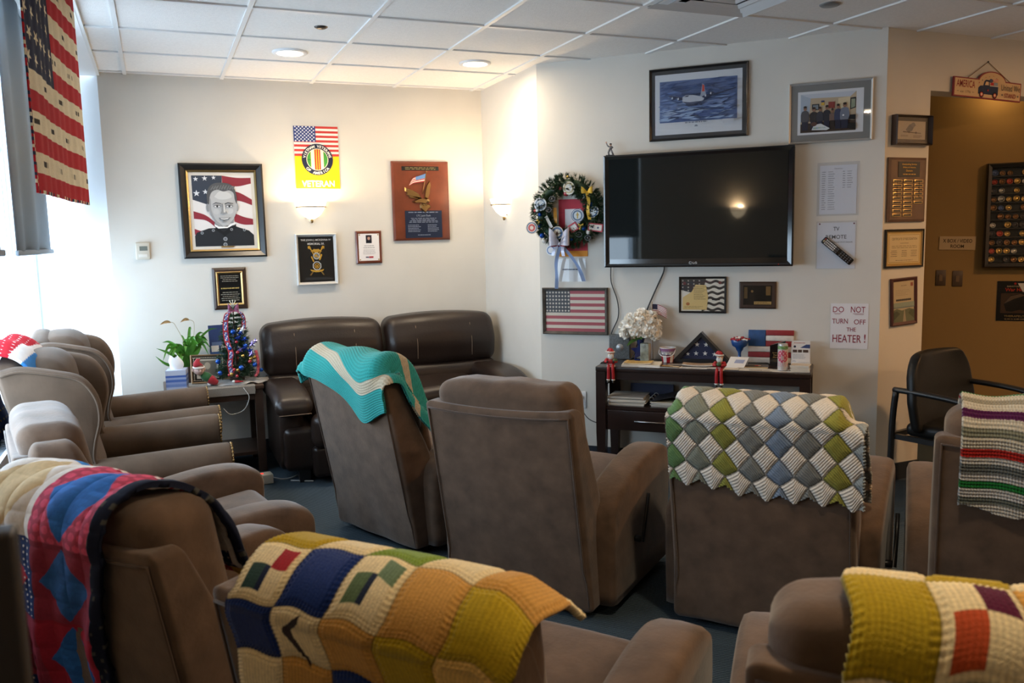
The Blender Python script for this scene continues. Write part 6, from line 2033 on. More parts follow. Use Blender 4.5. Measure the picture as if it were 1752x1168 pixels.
for k in range(3):
    m.tube([(-.135+.014*math.cos(a_), -.07+.07*k, .010+.014*math.sin(a_)) for a_ in np.linspace(0, 2*math.pi, 14)[:-1]], .002, 6, True)
m.build('rings', STEEL, t)
t = thing('navy_folder', 'navy folder standing at the back of the console shelf', 'folder', (0, 0, 0), 0); t.matrix_world = MC @ Tr(-.35, .10, .474)
m = MB(); m.box((0, 0, .045), (.28, .012, .090), 0, None, Matrix.Rotation(R(-12), 3, 'X')); m.build('cover', mat('navy_card', (.015, .025, .09), rough=.5), t)
t = thing('paper_roll', 'pale blue patterned roll lying on the console shelf', 'roll', (0, 0, 0), 0); t.matrix_world = MC @ Tr(.06, .0, .474)
def rcol(a_, z): return lin('#7fa9b8') if math.sin(a_*9)*math.sin(z*260) > 0 else lin('#a9c4cc')
m = MB(); m.lathe([(.036, -.06+.12*k/24) for k in range(25)], 40, colfn=rcol); m.lathe([(0, -.06), (.036, -.06)], 30, col=lin('#c9d4d8')); m.lathe([(0, .06), (.036, .06)], 30, col=lin('#c9d4d8')); o = m.build('roll', PRINT, t, (0, 0, .036), (0, R(90), 0))
t = thing('feather_pen', 'dark slim pen standing in a holder on the console shelf', 'pen', (0, 0, 0), 0); t.matrix_world = MC @ Tr(.36, -.02, .474)
m = MB(); m.tube([(0, 0, .02), (.03, 0, .07), (.06, 0, .105)], [.002, .004, .001], 6); m.build('pen', CABLE, t)
m = MB(); m.lathe([(0, 0), (.03, 0), (.026, .015), (.01, .022), (0, .022)], 20); m.build('holder', CABLE, t)
# wall outlet with plugs
t = hang('wall_outlet', 'white wall outlet with a plug left of the console table', 'outlet', DG(.285, .42), D45)
m = MB(); m.rbox((0, -.003, 0), (.072, .006, .115), .0025, 1, 0); m.build('cover_plate', WHITE, t)
m = MB(); m.rbox((-.005, -.016, .022), (.03, .024, .024), .005, 2, 0); m.tube(catmull([(-.005, -.026, .016), (.0, -.05, -.02), (.06, -.04, -.12), (.16, -.03, -.16)], 5), .003, 6); lab(m.build('plug', CABLE, t), 'black plug with its cord')
# player figurine on top of the television
t = hang('ballplayer_figurine', 'tiny grey ballplayer figurine on the top left corner of the television', 'figurine', DG(.520, 2.032, .065), D45)
FGY = mat('figurine_grey', (.16, .16, .17), rough=.5)
m = MB(); m.box((0, 0, .003), (.05, .035, .006)); m.build('base', FBK, t)
m = MB()
m.tube([(-.008, 0, .006), (-.012, -.002, .022), (-.004, 0, .040)], [.005, .0055, .007], 8); m.tube([(.020, 0, .008), (.014, -.010, .024), (.004, 0, .040)], [.0045, .0055, .007], 8); m.tube([(0, 0, .038), (.003, -.002, .052), (.004, -.002, .062)], [.009, .012, .006], 10)
m.tube([(.010, 0, .058), (.020, -.012, .050), (.012, -.018, .052)], [.005, .004, .0035], 8); m.tube([(-.006, 0, .058), (-.018, .0, .066), (-.024, -.002, .082)], [.005, .004, .0035], 8)
m.build('body', FGY, t)
m = MB(); m.ball((.004, -.003, .069), (.0075, .008, .009), 10); m.ball((-.025, -.002, .086), .0055, 8); m.build('skin', FSK, t)
m = MB(); m.ball((.004, -.003, .074), (.0085, .009, .006), 10); m.ball((.003, -.010, .072), (.006, .006, .0015), 8); m.build('cap', FBK, t)
# ------------------------------------------------------------ wreath with ribbons over a red folder
PINE = mat('artificial_pine_needles', (.014, .045, .016), rough=.6, var=(40, .35))
def tuft(m, p, d, n, L, q, w=.0016, spread=.8):
    d = Vector(d).normalized(); u = d.orthogonal().normalized(); v = d.cross(u)
    V = []; F = []
    for k in range(n):
        s = q.random(); a_ = q.uniform(0, 6.283); sp = q.uniform(.35, 1)*spread
        b = Vector(p)+d*L*.9*s
        dd = (d+(u*math.cos(a_)+v*math.sin(a_))*sp*1.3).normalized()
        e = b+dd*L*q.uniform(.45, .8)
        sd = dd.cross(Vector((q.uniform(-1, 1), q.uniform(-1, 1), q.uniform(-1, 1)))).normalized()*w
        o = len(V); V += [tuple(b-sd), tuple(b+sd), tuple(e)]; F.append((o, o+1, o+2))
    m.add(V, F)
def bow(m, c, s, mi=0, n=2):
    """two loops and a knot, c centre (x,y,z)"""
    for k in range(n):
        for sg in (-1, 1):
            tl = .25*k
            P = [(0, 0, 0), (sg*.5*s, -.40*s, (.12+tl*1.6)*s), (sg*1.0*s, -.42*s, (.20+tl*2.2)*s), (sg*1.12*s, -.15*s, (.22+tl*2.4)*s), (sg*.6*s, .02*s, (.10+tl*1.4)*s), (0, 0, 0)]
            C_ = catmull(P, 5); V = []; F = []
            for i, p in enumerate(C_):
                ww = (.10+.26*min(1, abs(p[0])/(.8*s)))*s
                V += [(c[0]+p[0], c[1]+p[1]-.06*s, c[2]+p[2]-ww), (c[0]+p[0], c[1]+p[1]+.06*s, c[2]+p[2]+ww)]
            for i in range(len(C_)-1):
                F.append((2*i, 2*i+1, 2*i+3, 2*i+2))
            m.add(V, F, mi, None, True)
    m.ball((c[0], c[1]-.1*s, c[2]), (.18*s, .2*s, .2*s), 8, mi)
def strip(m, path, w, mi=0, tw=0.0):
    P = catmull(path, 6); V = []; F = []
    for i, p in enumerate(P):
        a_ = tw*math.sin(i*.5)
        V += [(p[0]-w/2*math.cos(a_), p[1]-w/2*math.sin(a_), p[2]), (p[0]+w/2*math.cos(a_), p[1]+w/2*math.sin(a_), p[2])]
    for i in range(len(P)-1):
        F.append((2*i, 2*i+1, 2*i+3, 2*i+2))
    m.add(V, F, mi, None, True)
def W(cx, cy): return ((cx-405)*.00077, (400-cy)*.00073)
WP = DG(.222, 1.690)
t = hang('red_folder', 'red folder with a white card hanging on the wall behind the wreath', 'folder', DG(.243, 1.582), D45)
a = Art(-.004); a.rect('#b32b3c', -.100, -.190, .100, .190); a.rect('#a02034', -.1, .10, .1, .105); a.rect('#d9d6d8', -.055, -.02, .055, .125); a.rect('#d88a1f', -.100, -.190, .100, -.152); a.build('front', PRINT, t)
m = MB(); m.box((0, -.0018, 0), (.200, .003, .380)); m.build('back', mat('red_card', (.35, .03, .05), rough=.6), t)
t = hang('gift_bag', 'clear plastic sleeve with small print hanging below the red folder', 'plastic sleeve', DG(.225, 1.302), D45)
m = MB(); m.box((0, -.006, 0), (.205, .001, .155)); m.build('sleeve', ACRYL, t)
a = Art(-.0068); a.lines('#4b5568', -.06, .07, -.004, .012, 1, .5, 4); a.build('print', PRINT, t)
t = hang('wreath', 'green Christmas wreath with badges, baubles and a bow left of the television', 'wreath', WP, D45)
m = MB(); q = random.Random(21)
m.tube([(.185*math.cos(a_), -.045, .180*math.sin(a_)) for a_ in np.linspace(0, 2*math.pi, 40)[:-1]], .032, 8, True)
for k in range(620):
    a_ = q.uniform(0, 6.283); b_ = q.uniform(-.5, 3.64)
    rr = .185+.032*math.cos(b_); p = (rr*math.cos(a_), -.045-.034*math.sin(b_), rr*.97*math.sin(a_))
    d = (math.cos(a_)*math.cos(b_)+.5*math.sin(a_)*q.uniform(-1, 1), -abs(math.sin(b_))-.15, math.sin(a_)*math.cos(b_)-.5*math.cos(a_)*q.uniform(-1, 1))
    tuft(m, p, d, 18, .040, q, .0022)
m.build('greenery', PINE, t)
bc = {'red': mat('red_bauble', (.35, .02, .03), rough=.15, coat=.6), 'blue': mat('blue_bauble', (.01, .08, .40), rough=.12, metal=.5), 'white': mat('pearl_bauble', (.72, .70, .66), rough=.25), 'gold': mat('gold_bauble', (.55, .36, .10), rough=.2, metal=.9)}
for (cx, cy, c_, r_) in ((410, 240, 'red', .019), (168, 420, 'blue', .014), (183, 610, 'blue', .018), (565, 555, 'blue', .016), (630, 345, 'blue', .014), (203, 655, 'white', .018), (605, 590, 'white', .018), (150, 385, 'white', .016), (360, 195, 'red', .014), (165, 520, 'blue', .016), (125, 385, 'red', .012), (450, 650, 'blue', .013), (425, 95, 'gold', .010)):
    u, v = W(cx, cy); m = MB(); m.ball((u, -.085, v), r_, 14); lab(m.build('bauble', bc[c_], t), c_+' bauble')
def badge(cx, cy, r_, rings, extra=None, ry=0.0, squash=1.0):
    u, v = W(cx, cy)
    o = MB(); o.lathe([(0, -.003), (r_, -.003), (r_, .003), (0, .003)], 28)
    d_ = o.build('badge', mat('badge_rim', (.45, .44, .42), rough=.4), t, (u, -.098, v), (R(90), 0, 0)); d_.scale = (squash, 1, 1); d_.rotation_euler = (R(90), ry, 0)
    a = Art(-.0036)
    for (c_, k) in rings:
        a.ell(c_, 0, 0, r_*k, n=28)
    if extra: extra(a, r_)
    f = a.build('badge_print', PRINT, d_); f.rotation_euler = (R(-90), 0, 0)
badge(180, 330, .044, [('#d7dbe0', 1), ('#7f92a8', .80), ('#cfd6de', .62)], lambda a, r_: (a.poly('#6a7f99', [(-r_*.5, r_*.2), (0, -r_*.1), (r_*.5, r_*.2), (r_*.25, -r_*.3), (-r_*.25, -r_*.3)])))
badge(98, 538, .042, [('#cfc6b8', 1), ('#3d5f86', .86), ('#d9cfc2', .72), ('#c05a5a', .60), ('#d9c9b8', .30)])
badge(330, 590, .043, [('#c9c0b0', 1), ('#5a7296', .90), ('#d6cfc4', .58)], lambda a, r_: a.poly('#8a5a5a', [(-r_*.25, -r_*.25), (r_*.25, -r_*.25), (0, r_*.35)]))
badge(515, 440, .044, [('#4a5d7c', 1), ('#c9cdd0', .90), ('#566a86', .80), ('#b9c2c6', .56)], lambda a, r_: (a.rect('#a58f4f', -r_*.10, -r_*.45, r_*.10, r_*.45), a.ell('#a58f4f', 0, r_*.1, r_*.22, r_*.14)))
badge(655, 415, .040, [('#dfe3e6', 1), ('#3f6ba0', .82), ('#d3dae0', .6)], None, R(35), .8)
badge(440, 195, .043, [('#d9d5c8', 1), ('#c9b98f', .80), ('#e2dfd6', .60)], lambda a, r_: a.stars('#7d8fb0', [(-r_*.3, 0, r_*.18), (r_*.3, 0, r_*.18)]), R(-20), .95)
badge(270, 745, .034, [('#d9dde2', 1), ('#5f7fae', .8), ('#d9dde2', .6)], None)
u, v = W(670, 550)
a = Art(-.100); a.rect('#a8434d', -.050, -.026, .050, .026); a.rect('#d8d0c8', -.042, -.018, .042, .018); a.stars('#2f3d66', [(-.018, 0, .011), (.018, 0, .011)]); o = a.build('star_sign', PRINT, t); o.location = (u, 0, v); o.rotation_euler = (0, R(8), 0)
m = MB(); m.box((0, -.0975, 0), (.10, .004, .052)); s2 = m.build('star_sign_board', CHERRY, t, (u, 0, v), (0, R(8), 0))
u, v = W(475, 545)
m = MB(); ring_frame(m, .062, .056, .009, -.088, -.096); o = m.build('mini_frame', mat('red_card'), t, (u, 0, v), (0, R(-30), 0))
m = MB(); m.box((0, -.089, 0), (.05, .003, .044)); m.build('mini_photo', MATS['white_paper'], t, (u, 0, v), (0, R(-30), 0))
u, v = W(252, 490)
m = MB(); m.box((0, -.093, 0), (.020, .004, .085)); m.build('striped_tag', MATS['white_paper'], t, (u, 0, v), (0, R(-28), 0))
YEL = mat('yellow_ribbon', (.60, .38, .03), rough=.5)
m = MB(); u, v = W(600, 240); bow(m, (u, -.095, v), .034, n=2); strip(m, [(u, -.10, v), (u+.012, -.105, v-.06), (u+.008, -.11, v-.12), (u+.020, -.11, v-.175)], .022, tw=.3); m.build('yellow_bow', YEL, t)
for (cx, cy) in ((165, 475), (540, 525)):
    m = MB(); u, v = W(cx, cy); bow(m, (u, -.09, v), .016, n=1); strip(m, [(u, -.095, v), (u-.008, -.098, v-.03)], .010); m.build('yellow_bow', YEL, t)
m = MB(); u, v = W(290, 430); strip(m, [(u, -.05, v+.05), (u+.006, -.06, v-.02), (u+.010, -.055, v-.09)], .022, tw=.4); m.build('gold_ribbon', mat('gold_ribbon', (.55, .25, .02), rough=.4), t)
SILV = mat('silver_blue_ribbon', (.42, .43, .52), rough=.3, metal=.3); RBL = mat('sheer_blue_ribbon', (.25, .34, .55), rough=.3)
m = MB(); u, v = W(355, 690); bow(m, (u, -.105, v), .062, n=3); m.build('silver_bow', SILV, t)
m = MB(); bow(m, (u-.01, -.095, v-.01), .048, n=2); m.build('red_bow', mat('dark_red_ribbon', (.20, .012, .03), rough=.45), t)
m = MB(); strip(m, [(u, -.10, v-.01), (u-.035, -.085, v-.12), (u-.045, -.05, v-.22), (u-.055, -.03, v-.30)], .024, tw=.35); m.build('ribbon_tail', RBL, t)
m = MB(); strip(m, [(u+.01, -.10, v-.01), (u+.075, -.085, v-.09), (u+.115, -.05, v-.17), (u+.140, -.035, v-.25)], .026, tw=.35); m.build('ribbon_tail', RBL, t)
m = MB(); strip(m, [(u-.02, -.105, v-.01), (u-.04, -.11, v-.045), (u-.05, -.11, v-.075)], .022); strip(m, [(u+.02, -.108, v-.01), (u+.02, -.112, v-.045), (u+.025, -.11, v-.08)], .022); m.build('ribbon_tail', SILV, t)
for k in range(5):
    cx, cy = [(300, 190), (285, 285), (250, 380), (600, 640), (520, 610)][k]
    u, v = W(cx, cy); m = MB(); m.tube([(u+.020*math.cos(a_), -.092, v+.016*math.sin(a_)) for a_ in np.linspace(0, 6.283, 14)[:-1]], .003, 6, True); m.ball((u, -.09, v), .010, 8)
    m.build('pewter_charm', mat('dark_pewter', (.16, .16, .17), rough=.35, metal=.8), t)

# ------------------------------------------------------------ side table in the corner with plant and little tree
t = thing('side_table', 'dark wooden side table with lower shelf left of the leather sofa', 'side table', (.293, 6.015, 0), 0)
TW, TD, TZ = .62, .49, .593
m = MB(); m.rbox((0, 0, TZ-.015), (TW, TD, .030), .006, 2, 1); m.build('top', DKWOOD, t)
m = MB()
for s in (-1, 1):
    m.box((0, s*(TD/2-.035), TZ-.065), (TW-.10, .02, .07)); m.box((s*(TW/2-.035), 0, TZ-.065), (.02, TD-.10, .07))
m.build('apron', DKWOOD, t)
for sx in (-1, 1):
    for sy in (-1, 1):
        m = MB(); m.box((sx*(TW/2-.035), sy*(TD/2-.035), (TZ-.03)/2), (.052, .052, TZ-.03)); m.build('leg', DKWOOD, t)
m = MB(); m.box((0, 0, .13), (TW-.05, TD-.05, .022)); m.build('shelf', DKWOOD, t)
def ontab(x, y): return (x, y, TZ+.001)
# woven placemat drooping over the front edge
m = MB(); N = 120; V = []; F = []; C_ = []
def mp(i, j):
    x = -.16+.42*i/N; s = .42*j/24
    if s < .36: y, z = .18-s, .003
    else: y, z = -.18, .003-(s-.36)
    return (x, y, z+.0008*((i+j) % 2))
for i in range(N+1):
    for j in range(25):
        V.append(mp(i, j))
for i in range(N):
    for j in range(24):
        F.append((i*25+j, i*25+25+j, i*25+26+j, i*25+j+1)); C_.append(lin('#9a9288' if (i+j) % 2 else '#5d5750'))
m.add(V, F, 0, C_)
o = m.build('placemat', mat('woven_placemat', rough=.9, attr=True), None, (.285, 5.767+.178, TZ+.001)); md = o.modifiers.new('t', 'SOLIDIFY'); md.thickness = .003; md.offset = 1
tag(o, 'grey woven placemat on the side table, drooping over its front edge', 'placemat')
# crumpled cloth under the tree
m = MB()
m.lathe([(.0, .012), (.10, .014), (.15, .010), (.19, .004)], 40)
V = np.array(m.v); an = np.arctan2(V[:, 1], V[:, 0]); rr = np.hypot(V[:, 0], V[:, 1])
V[:, 2] += np.clip(rr-.08, 0, 1)*.07*np.sin(an*9)+np.clip(rr-.08, 0, 1)*.05*np.sin(an*5+1)
V[:, 0] *= 1.05; V[:, 1] *= .72
V[:, 2] = np.maximum(V[:, 2], .0)
m.v = V.tolist()
o = m.build('tree_skirt', mat('silver_grey_satin', (.36, .35, .34), rough=.35, var=(25, .2)), None, (.455, 5.935, TZ+.004)); md = o.modifiers.new('t', 'SOLIDIFY'); md.thickness = .003; md.offset = 1
tag(o, 'silvery crumpled cloth under the little Christmas tree', 'cloth')
# tree
t = thing('christmas_tree', 'little decorated Christmas tree with plaid ribbon on the side table', 'christmas tree', (.450, 5.955, TZ+.018), 0)
m = MB(); m.lathe([(0, 0), (.05, 0), (.045, .03), (.012, .04), (.008, .30), (.004, .46), (0, .46)], 12); m.build('trunk', mat('brown_bark', (.05, .03, .02), rough=.9), t)
m = MB(); q = random.Random(8)
for lev in range(15):
    z = .030+lev*.029; R_ = .145*(1-lev/15.5)**.85+.018
    for k in range(int(8+R_*150)):
        a_ = q.uniform(0, 6.283); d = Vector((math.cos(a_), math.sin(a_), q.uniform(-.15, .25)))
        L = R_*q.uniform(.75, 1.05); 
        for s in np.arange(.25, 1.0, .25):
            p = Vector((0, 0, z))+d*L*s*.85
            tuft(m, p, d, 9, .040, q, .0028)
tuft(m, (0, 0, .455), (0, 0, 1), 30, .04, q); m.build('branches', PINE, t)
def tp(a_, f):  # point on the cone: angle, height fraction
    R_ = .138*(1-f)**.85+.022
    return (R_*math.cos(a_), R_*math.sin(a_), .05+.42*f)
for (a_, f, c_, r_) in ((-1.75, .68, 'blue', .017), (-1.95, .42, 'blue', .016), (-2.6, .22, 'blue', .017), (-2.35, .05, 'blue', .016), (-1.45, .12, 'blue', .018), (-.75, .14, 'blue', .017), (-.35, .03, 'blue', .014), (-1.2, .72, 'gold', .013), (-1.55, .36, 'red', .011), (-1.75, .10, 'red', .011), (-1.0, .20, 'red', .012), (-1.65, .0, 'red', .011), (-.9, .24, 'gold', .014), (-1.95, .02, 'red', .010), (-1.6, .09, 'gold', .012), (-1.85, .03, 'gold', .013), (-1.3, .30, 'gold', .012), (-1.55, .52, 'red', .010), (-.6, .25, 'gold', .014), (-1.0, .45, 'blue', .015)):
    m = MB(); p = tp(a_, f); m.ball((p[0]*1.05, p[1]*1.05, p[2]), r_, 12); lab(m.build('bauble', bc[c_], t), c_+' bauble')
plp = [(-.005, -.02, .475), (-.045, -.045, .45), (-.060, -.06, .37), (-.058, -.085, .28), (-.040, -.115, .20), (-.052, -.130, .13), (-.045, -.135, .07)]
def plaid(path, w):
    P = catmull(path, 8); m = MB(); N = len(P)
    for j in range(5):
        u0, u1 = -w/2+w*j/5, -w/2+w*(j+1)/5
        V = []; F = []; C_ = []
        for i, p in enumerate(P):
            b_ = .006*math.sin(i*.8)
            V += [(p[0]+u0, p[1]-.012-b_*.4, p[2]), (p[0]+u1, p[1]-.012-b_*.4, p[2])]
        for i in range(N-1):
            F.append((2*i, 2*i+1, 2*i+3, 2*i+2))
            C_.append(lin('#9a2430' if j in (0, 4) or (i % 6) in (0,) else ('#c9c6d4' if (i+j) % 3 == 0 else '#33508f')))
        m.add(V, F, 0, C_)
    return m
plaid(plp, .034).build('plaid_ribbon', PRINT, t)
plaid([(.005, -.02, .47), (.040, -.03, .46), (.058, -.03, .43), (.060, -.035, .385), (.055, -.045, .34)], .026).build('plaid_ribbon', PRINT, t)
m = MB(); bow(m, (.0, -.03, .47), .030, n=3); m.build('plaid_bow', mat('red_blue_plaid_bow', (.18, .04, .09), rough=.6, var=(60, .8)), t)
TIN = mat('blue_foil', (.02, .06, .38), rough=.15, metal=.8); TIS = mat('white_foil', (.75, .77, .82), rough=.15, metal=.5); TIP = mat('purple_foil', (.16, .12, .36), rough=.15, metal=.8)
def star3(m, c, r_, rot, th=.003):
    P = [((r_ if k % 2 == 0 else r_*.42)*math.cos(rot+math.pi*k/5), (r_ if k % 2 == 0 else r_*.42)*math.sin(rot+math.pi*k/5)) for k in range(10)]
    V = [(c[0]+p[0], c[1], c[2]+p[1]) for p in P]+[(c[0], c[1]-th*2, c[2]), (c[0], c[1]+th*2, c[2])]
    m.add(V, [(k, (k+1) % 10, 10) for k in range(10)]+[((k+1) % 10, k, 11) for k in range(10)])
q = random.Random(5)
for k, (x, z, r_, mt_, y) in enumerate(((.045, .345, .030, TIS, -.075), (.015, .295, .026, TIN, -.10), (.055, .285, .024, TIN, -.10), (.03, .325, .022, TIN, -.09), (.05, .225, .030, TIN, -.115), (.085, .205, .026, TIN, -.11), (.10, .250, .024, TIP, -.10), (.125, .265, .020, TIP, -.08), (.02, .215, .024, TIP, -.12), (.09, .185, .022, TIP, -.12), (.115, .235, .018, TIS, -.09), (-.065, .33, .018, TIS, -.06))):
    m = MB(); star3(m, (x, y, z), r_, q.uniform(0, 6)); m.build('foil_star', mt_, t)
m = MB()
for k in range(5):
    a_ = math.pi/2+(k-2)*.5; m.tube([(0, 0, .49), (.022*math.cos(a_)*.6, -.004, .49+.03*math.sin(a_)), (.04*math.cos(a_), -.006, .49+.055*math.sin(a_))], [.0015, .002, .003], 6)
m.build('topper', mat('pale_frosted_sprig', (.62, .66, .58), rough=.6), t)
m = MB(); m.tube(catmull([(.125, -.06, .20), (.135, -.07, .13), (.13, -.075, .06), (.11, -.085, .025)], 5), .010, 8); m.build('red_white_garland', mat('red_white_tinsel', (.45, .08, .10), rough=.5, var=(70, .9)), t)
# little plush lying under the tree
t = thing('felt_ornament', 'small red and white felt ornament lying on the tree cloth', 'ornament', (.445, 5.80, TZ+.022), R(-10))
m = MB(); m.ball((-.03, 0, .008), (.012, .010, .009), 10); m.build('white_end', FWH, t); m = MB(); m.tube([(-.022, 0, .007), (.0, 0, .007), (.03, -.004, .006)], [.009, .008, .003], 8); m.build('red_end', FRED, t)

# potted peace lily
t = thing('peace_lily', 'potted peace lily with arching leaves and two withered flowers', 'potted plant', (.155, 6.13, TZ+.001), 0)
m = MB(); m.lathe([(0, 0), (.055, 0), (.072, .11), (.076, .115), (.070, .115), (.066, .10), (0, .10)], 28); m.build('pot', mat('terracotta_brown_pot', (.12, .07, .05), rough=.6), t)
m = MB(); m.lathe([(0, .102), (.066, .100)], 20); m.build('soil', mat('dark_soil', (.02, .015, .01), rough=1), t)
q = random.Random(13)
LM = mat('glossy_lily_leaf', (.07, .22, .025), rough=.35, var=(12, .3))
lf = [(-.21, -.03, .20, .12, .020), (-.20, -.02, .25, .20, .016), (-.13, -.10, .14, .17, .024), (-.16, -.06, .22, .23, .018), (-.06, -.11, .12, .18, .026), (-.02, -.09, .22, .24, .024), (.02, -.03, .27, .29, .024), (.06, -.08, .25, .26, .026), (.10, -.03, .28, .29, .022), (.13, -.05, .18, .24, .018), (.20, -.02, .36, .33, .012), (.03, .02, .36, .35, .014), (-.04, .0, .33, .29, .012), (-.10, .02, .24, .24, .02), (.09, .02, .22, .26, .022), (-.03, -.05, .27, .26, .022), (.05, -.05, .29, .29, .02), (.11, .0, .33, .31, .016), (.15, -.03, .22, .25, .014), (-.08, -.04, .24, .24, .024)]
for k in range(16):
    a_ = q.uniform(0, 6.283); l_ = q.uniform(.10, .20)
    lf.append((l_*math.cos(a_), -.02+.10*math.sin(a_), q.uniform(.14, .30), q.uniform(.18, .28), q.uniform(.016, .024)))
for (x, y, z, zm, w) in lf:
    w = w*.72
    m = MB(); leaf_mesh(m, [(x*.08, y*.08, .10), (x*.35, y*.35, .10+(zm-.10)*.75), (x*.7, y*.7, zm+.02), (x, y, z)], w, 8); m.build('leaf', LM, t)
SPB = mat('withered_spathe', (.50, .30, .12), rough=.7)
for (x, z, hx) in ((-.085, .415, -.055), (.03, .425, -.045)):
    m = MB(); m.tube(catmull([(0, 0, .10), (x*.4+.02, 0, .25), (x+.02, 0, z-.03), (x, 0, z), (x+hx*.4, 0, z+.002)], 6), .0022, 6); st_ = m.build('flower_stem', mat('pale_stem', (.42, .36, .24), rough=.6), t)
    m = MB(); leaf_mesh(m, [(x+hx*.2, -.0, z+.0), (x+hx*.8, -.006, z+.004), (x+hx*1.5, -.01, z-.010)], .011, 6, fold=.9); m.ball((x+hx*.8, -.006, z+.002), (.014, .005, .005), 8); m.build('spathe', SPB, st_)
# tissue box
def tb_art():
    a = Art(0)
    for (c_, z0, z1) in (('#a9b4cf', 0, .02), ('#6f86bb', .02, .038), ('#8a9cc8', .038, .052), ('#4c69ab', .052, .068), ('#93a4cc', .068, .082), ('#3f5fa8', .082, .095), ('#b6bfd4', .095, .128)):
        a.step = 0; a.rect(c_, -.062, z0, .062, z1)
    return a
t = thing('tissue_box', 'blue striped tissue box with a tissue sticking out on the side table', 'tissue box', (.070, 5.86, TZ+.006), R(-8))
m = MB(); m.rbox((0, 0, .064), (.122, .122, .128), .003, 2, 1); m.build('carton', mat('pale_blue_carton', (.42, .47, .62), rough=.5), t)
a = tb_art()
b_ = MB()
for k in range(4):
    b_.xf = Rz(k*math.pi/2) @ Tr(0, -.0615, 0)
    b_.add(a.v, a.f, 0, a.c)
b_.build('stripes', PRINT, t)
m = MB()
V = []; F = []
for i in range(9):
    for j in range(13):
        u = j/12*2*math.pi; s = i/8
        r_ = .030+.016*math.sin(s*3)+.008*math.sin(3*u+s*4)
        V.append(((r_*(1-s*.35))*math.cos(u)*1.1-.008*s, (r_*(1-s*.35))*math.sin(u)*.5, .126+.085*s+.010*math.sin(2*u+1)*s))
for i in range(8):
    for j in range(12):
        F.append((i*13+j, i*13+j+1, (i+1)*13+j+1, (i+1)*13+j))
m.add(V, F, 0, None, True); o = m.build('tissue', mat('white_tissue', (.85, .85, .85), rough=.9), t)
# framed photo behind, blue display board
t = thing('framed_photo', 'small tan wood photo frame leaning between the plant and the tree', 'photo frame', (.265, 6.00, TZ+.003), R(8))
t.rotation_euler = (R(-14), R(3), R(8))
m = MB(); ring_frame(m, .215, .195, .010, .008, -.008, 0, .4); m.build('frame', mat('light_oak', (.32, .20, .10), rough=.5), t)
for ch in t.children: ch.location = (0, 0, .0985)
a = Art(.004); a.rect('#17130f', -.10, -.09, .10, .09)
for k in range(18):
    a.rects('#cfc6b2', [(-.092+.0103*k, .074, -.0865+.0103*k, .080), (-.092+.0103*k, -.080, -.0865+.0103*k, -.074)])
for k in range(15):
    a.rects('#cfc6b2', [(.084, -.075+.0103*k, .090, -.0695+.0103*k), (-.090, -.075+.0103*k, -.084, -.0695+.0103*k)])
a.rect('#b9b2a2', -.072, -.066, .072, .066); a.rect('#6d675c', -.060, -.050, .060, .055); a.ell('#a89c88', .0, .02, .02, .024)
o = a.build('picture', PRINT, t); o.location = (0, 0, .0985)
t = thing('display_board', 'navy and striped cardboard display standing behind the little tree', 'display', (.395, 6.14, TZ+.001), R(6))
t.rotation_euler = (R(-8), 0, R(6))
m = MB(); m.box((0, .004, .19), (.19, .006, .38)); m.build('panel', mat('navy_card'), t)
a = Art(0); a.rect('#2a3a63', -.094, .20, .094, .379); a.rect('#5a6b8c', -.080, .235, .080, .262); a.rect('#d2cfc8', -.085, .195, -.035, .238); a.rect('#c9c6c0', -.02, .195, .03, .240); a.rect('#2f4f83', -.094, .155, .094, .195); a.rect('#a33a3c', -.094, .115, .094, .150); a.rects('#d8cdb4', [(-.094, .138, .06, .142), (-.09, .126, .094, .130)]); a.rect('#24466f', -.094, .095, .094, .112); a.rect('#d0b07c', -.094, .055, .094, .095); a.rect('#9c2f30', -.094, .020, .094, .055); a.rect('#d0b07c', -.094, 0, .094, .020)
a.build('print', PRINT, t)
# plush doll in green top
t = thing('plush_doll', 'small plush doll with green top and red trousers slumped by the photo frame', 'plush toy', (.225, 5.85, TZ+.006), R(12))
PG = mat('green_plush', (.03, .12, .04), rough=1, sheen=.4, bump=(200, .2)); PR = mat('red_plush', (.33, .015, .025), rough=1, sheen=.4, bump=(200, .2)); PS = mat('pink_felt', (.62, .42, .36), rough=.95)
m = MB(); m.tube(catmull([(-.005, 0, .085), (.022, -.006, .065), (.050, -.008, .045)], 5), [.018, .022, .026, .029, .031, .032, .032, .031, .030, .029, .027], 12); m.build('top', PG, t)
m = MB(); m.tube(catmull([(.040, -.010, .052), (.062, -.020, .034), (.088, -.030, .018)], 5), [.027, .030, .031, .031, .030, .028, .026, .024, .021, .018, .012], 12); m.build('trousers', PR, t)
m = MB(); m.ball((-.022, -.012, .115), (.034, .030, .034), 16); m.ball((-.020, -.042, .110), .005, 8); m.build('head', PS, t)
for s in (-1, 1):
    m = MB(); m.ball((-.022+s*.036, -.006, .116), (.008, .006, .013), 8); m.build('ear', PS, t)
m = MB(); m.ball((-.031, -.041, .118), .0035, 6); m.build('eye', FBK, t); m = MB(); m.ball((-.012, -.042, .118), .0035, 6); m.build('eye', FBK, t)
m = MB(); m.tube([(-.024, -.008, .136), (-.030, .0, .160), (-.022, .0, .180), (-.008, 0, .184)], [.034, .024, .013, .005], 14); m.build('hat', PR, t)
m = MB(); m.tube([(-.023+.034*math.cos(a_), -.010+.030*math.sin(a_), .134+.004*math.sin(a_)) for a_ in np.linspace(0, 6.283, 20)[:-1]], .006, 6, True); m.build('hat_trim', FWH, t)
wire('light_string_cord', 'thin pale cord looping down in front of the side table', [(.47, 5.755, .585), (.50, 5.735, .52), (.46, 5.73, .44), (.38, 5.732, .42), (.335, 5.736, .46)], .0025, mat('pale_cable', (.45, .45, .43), rough=.4))
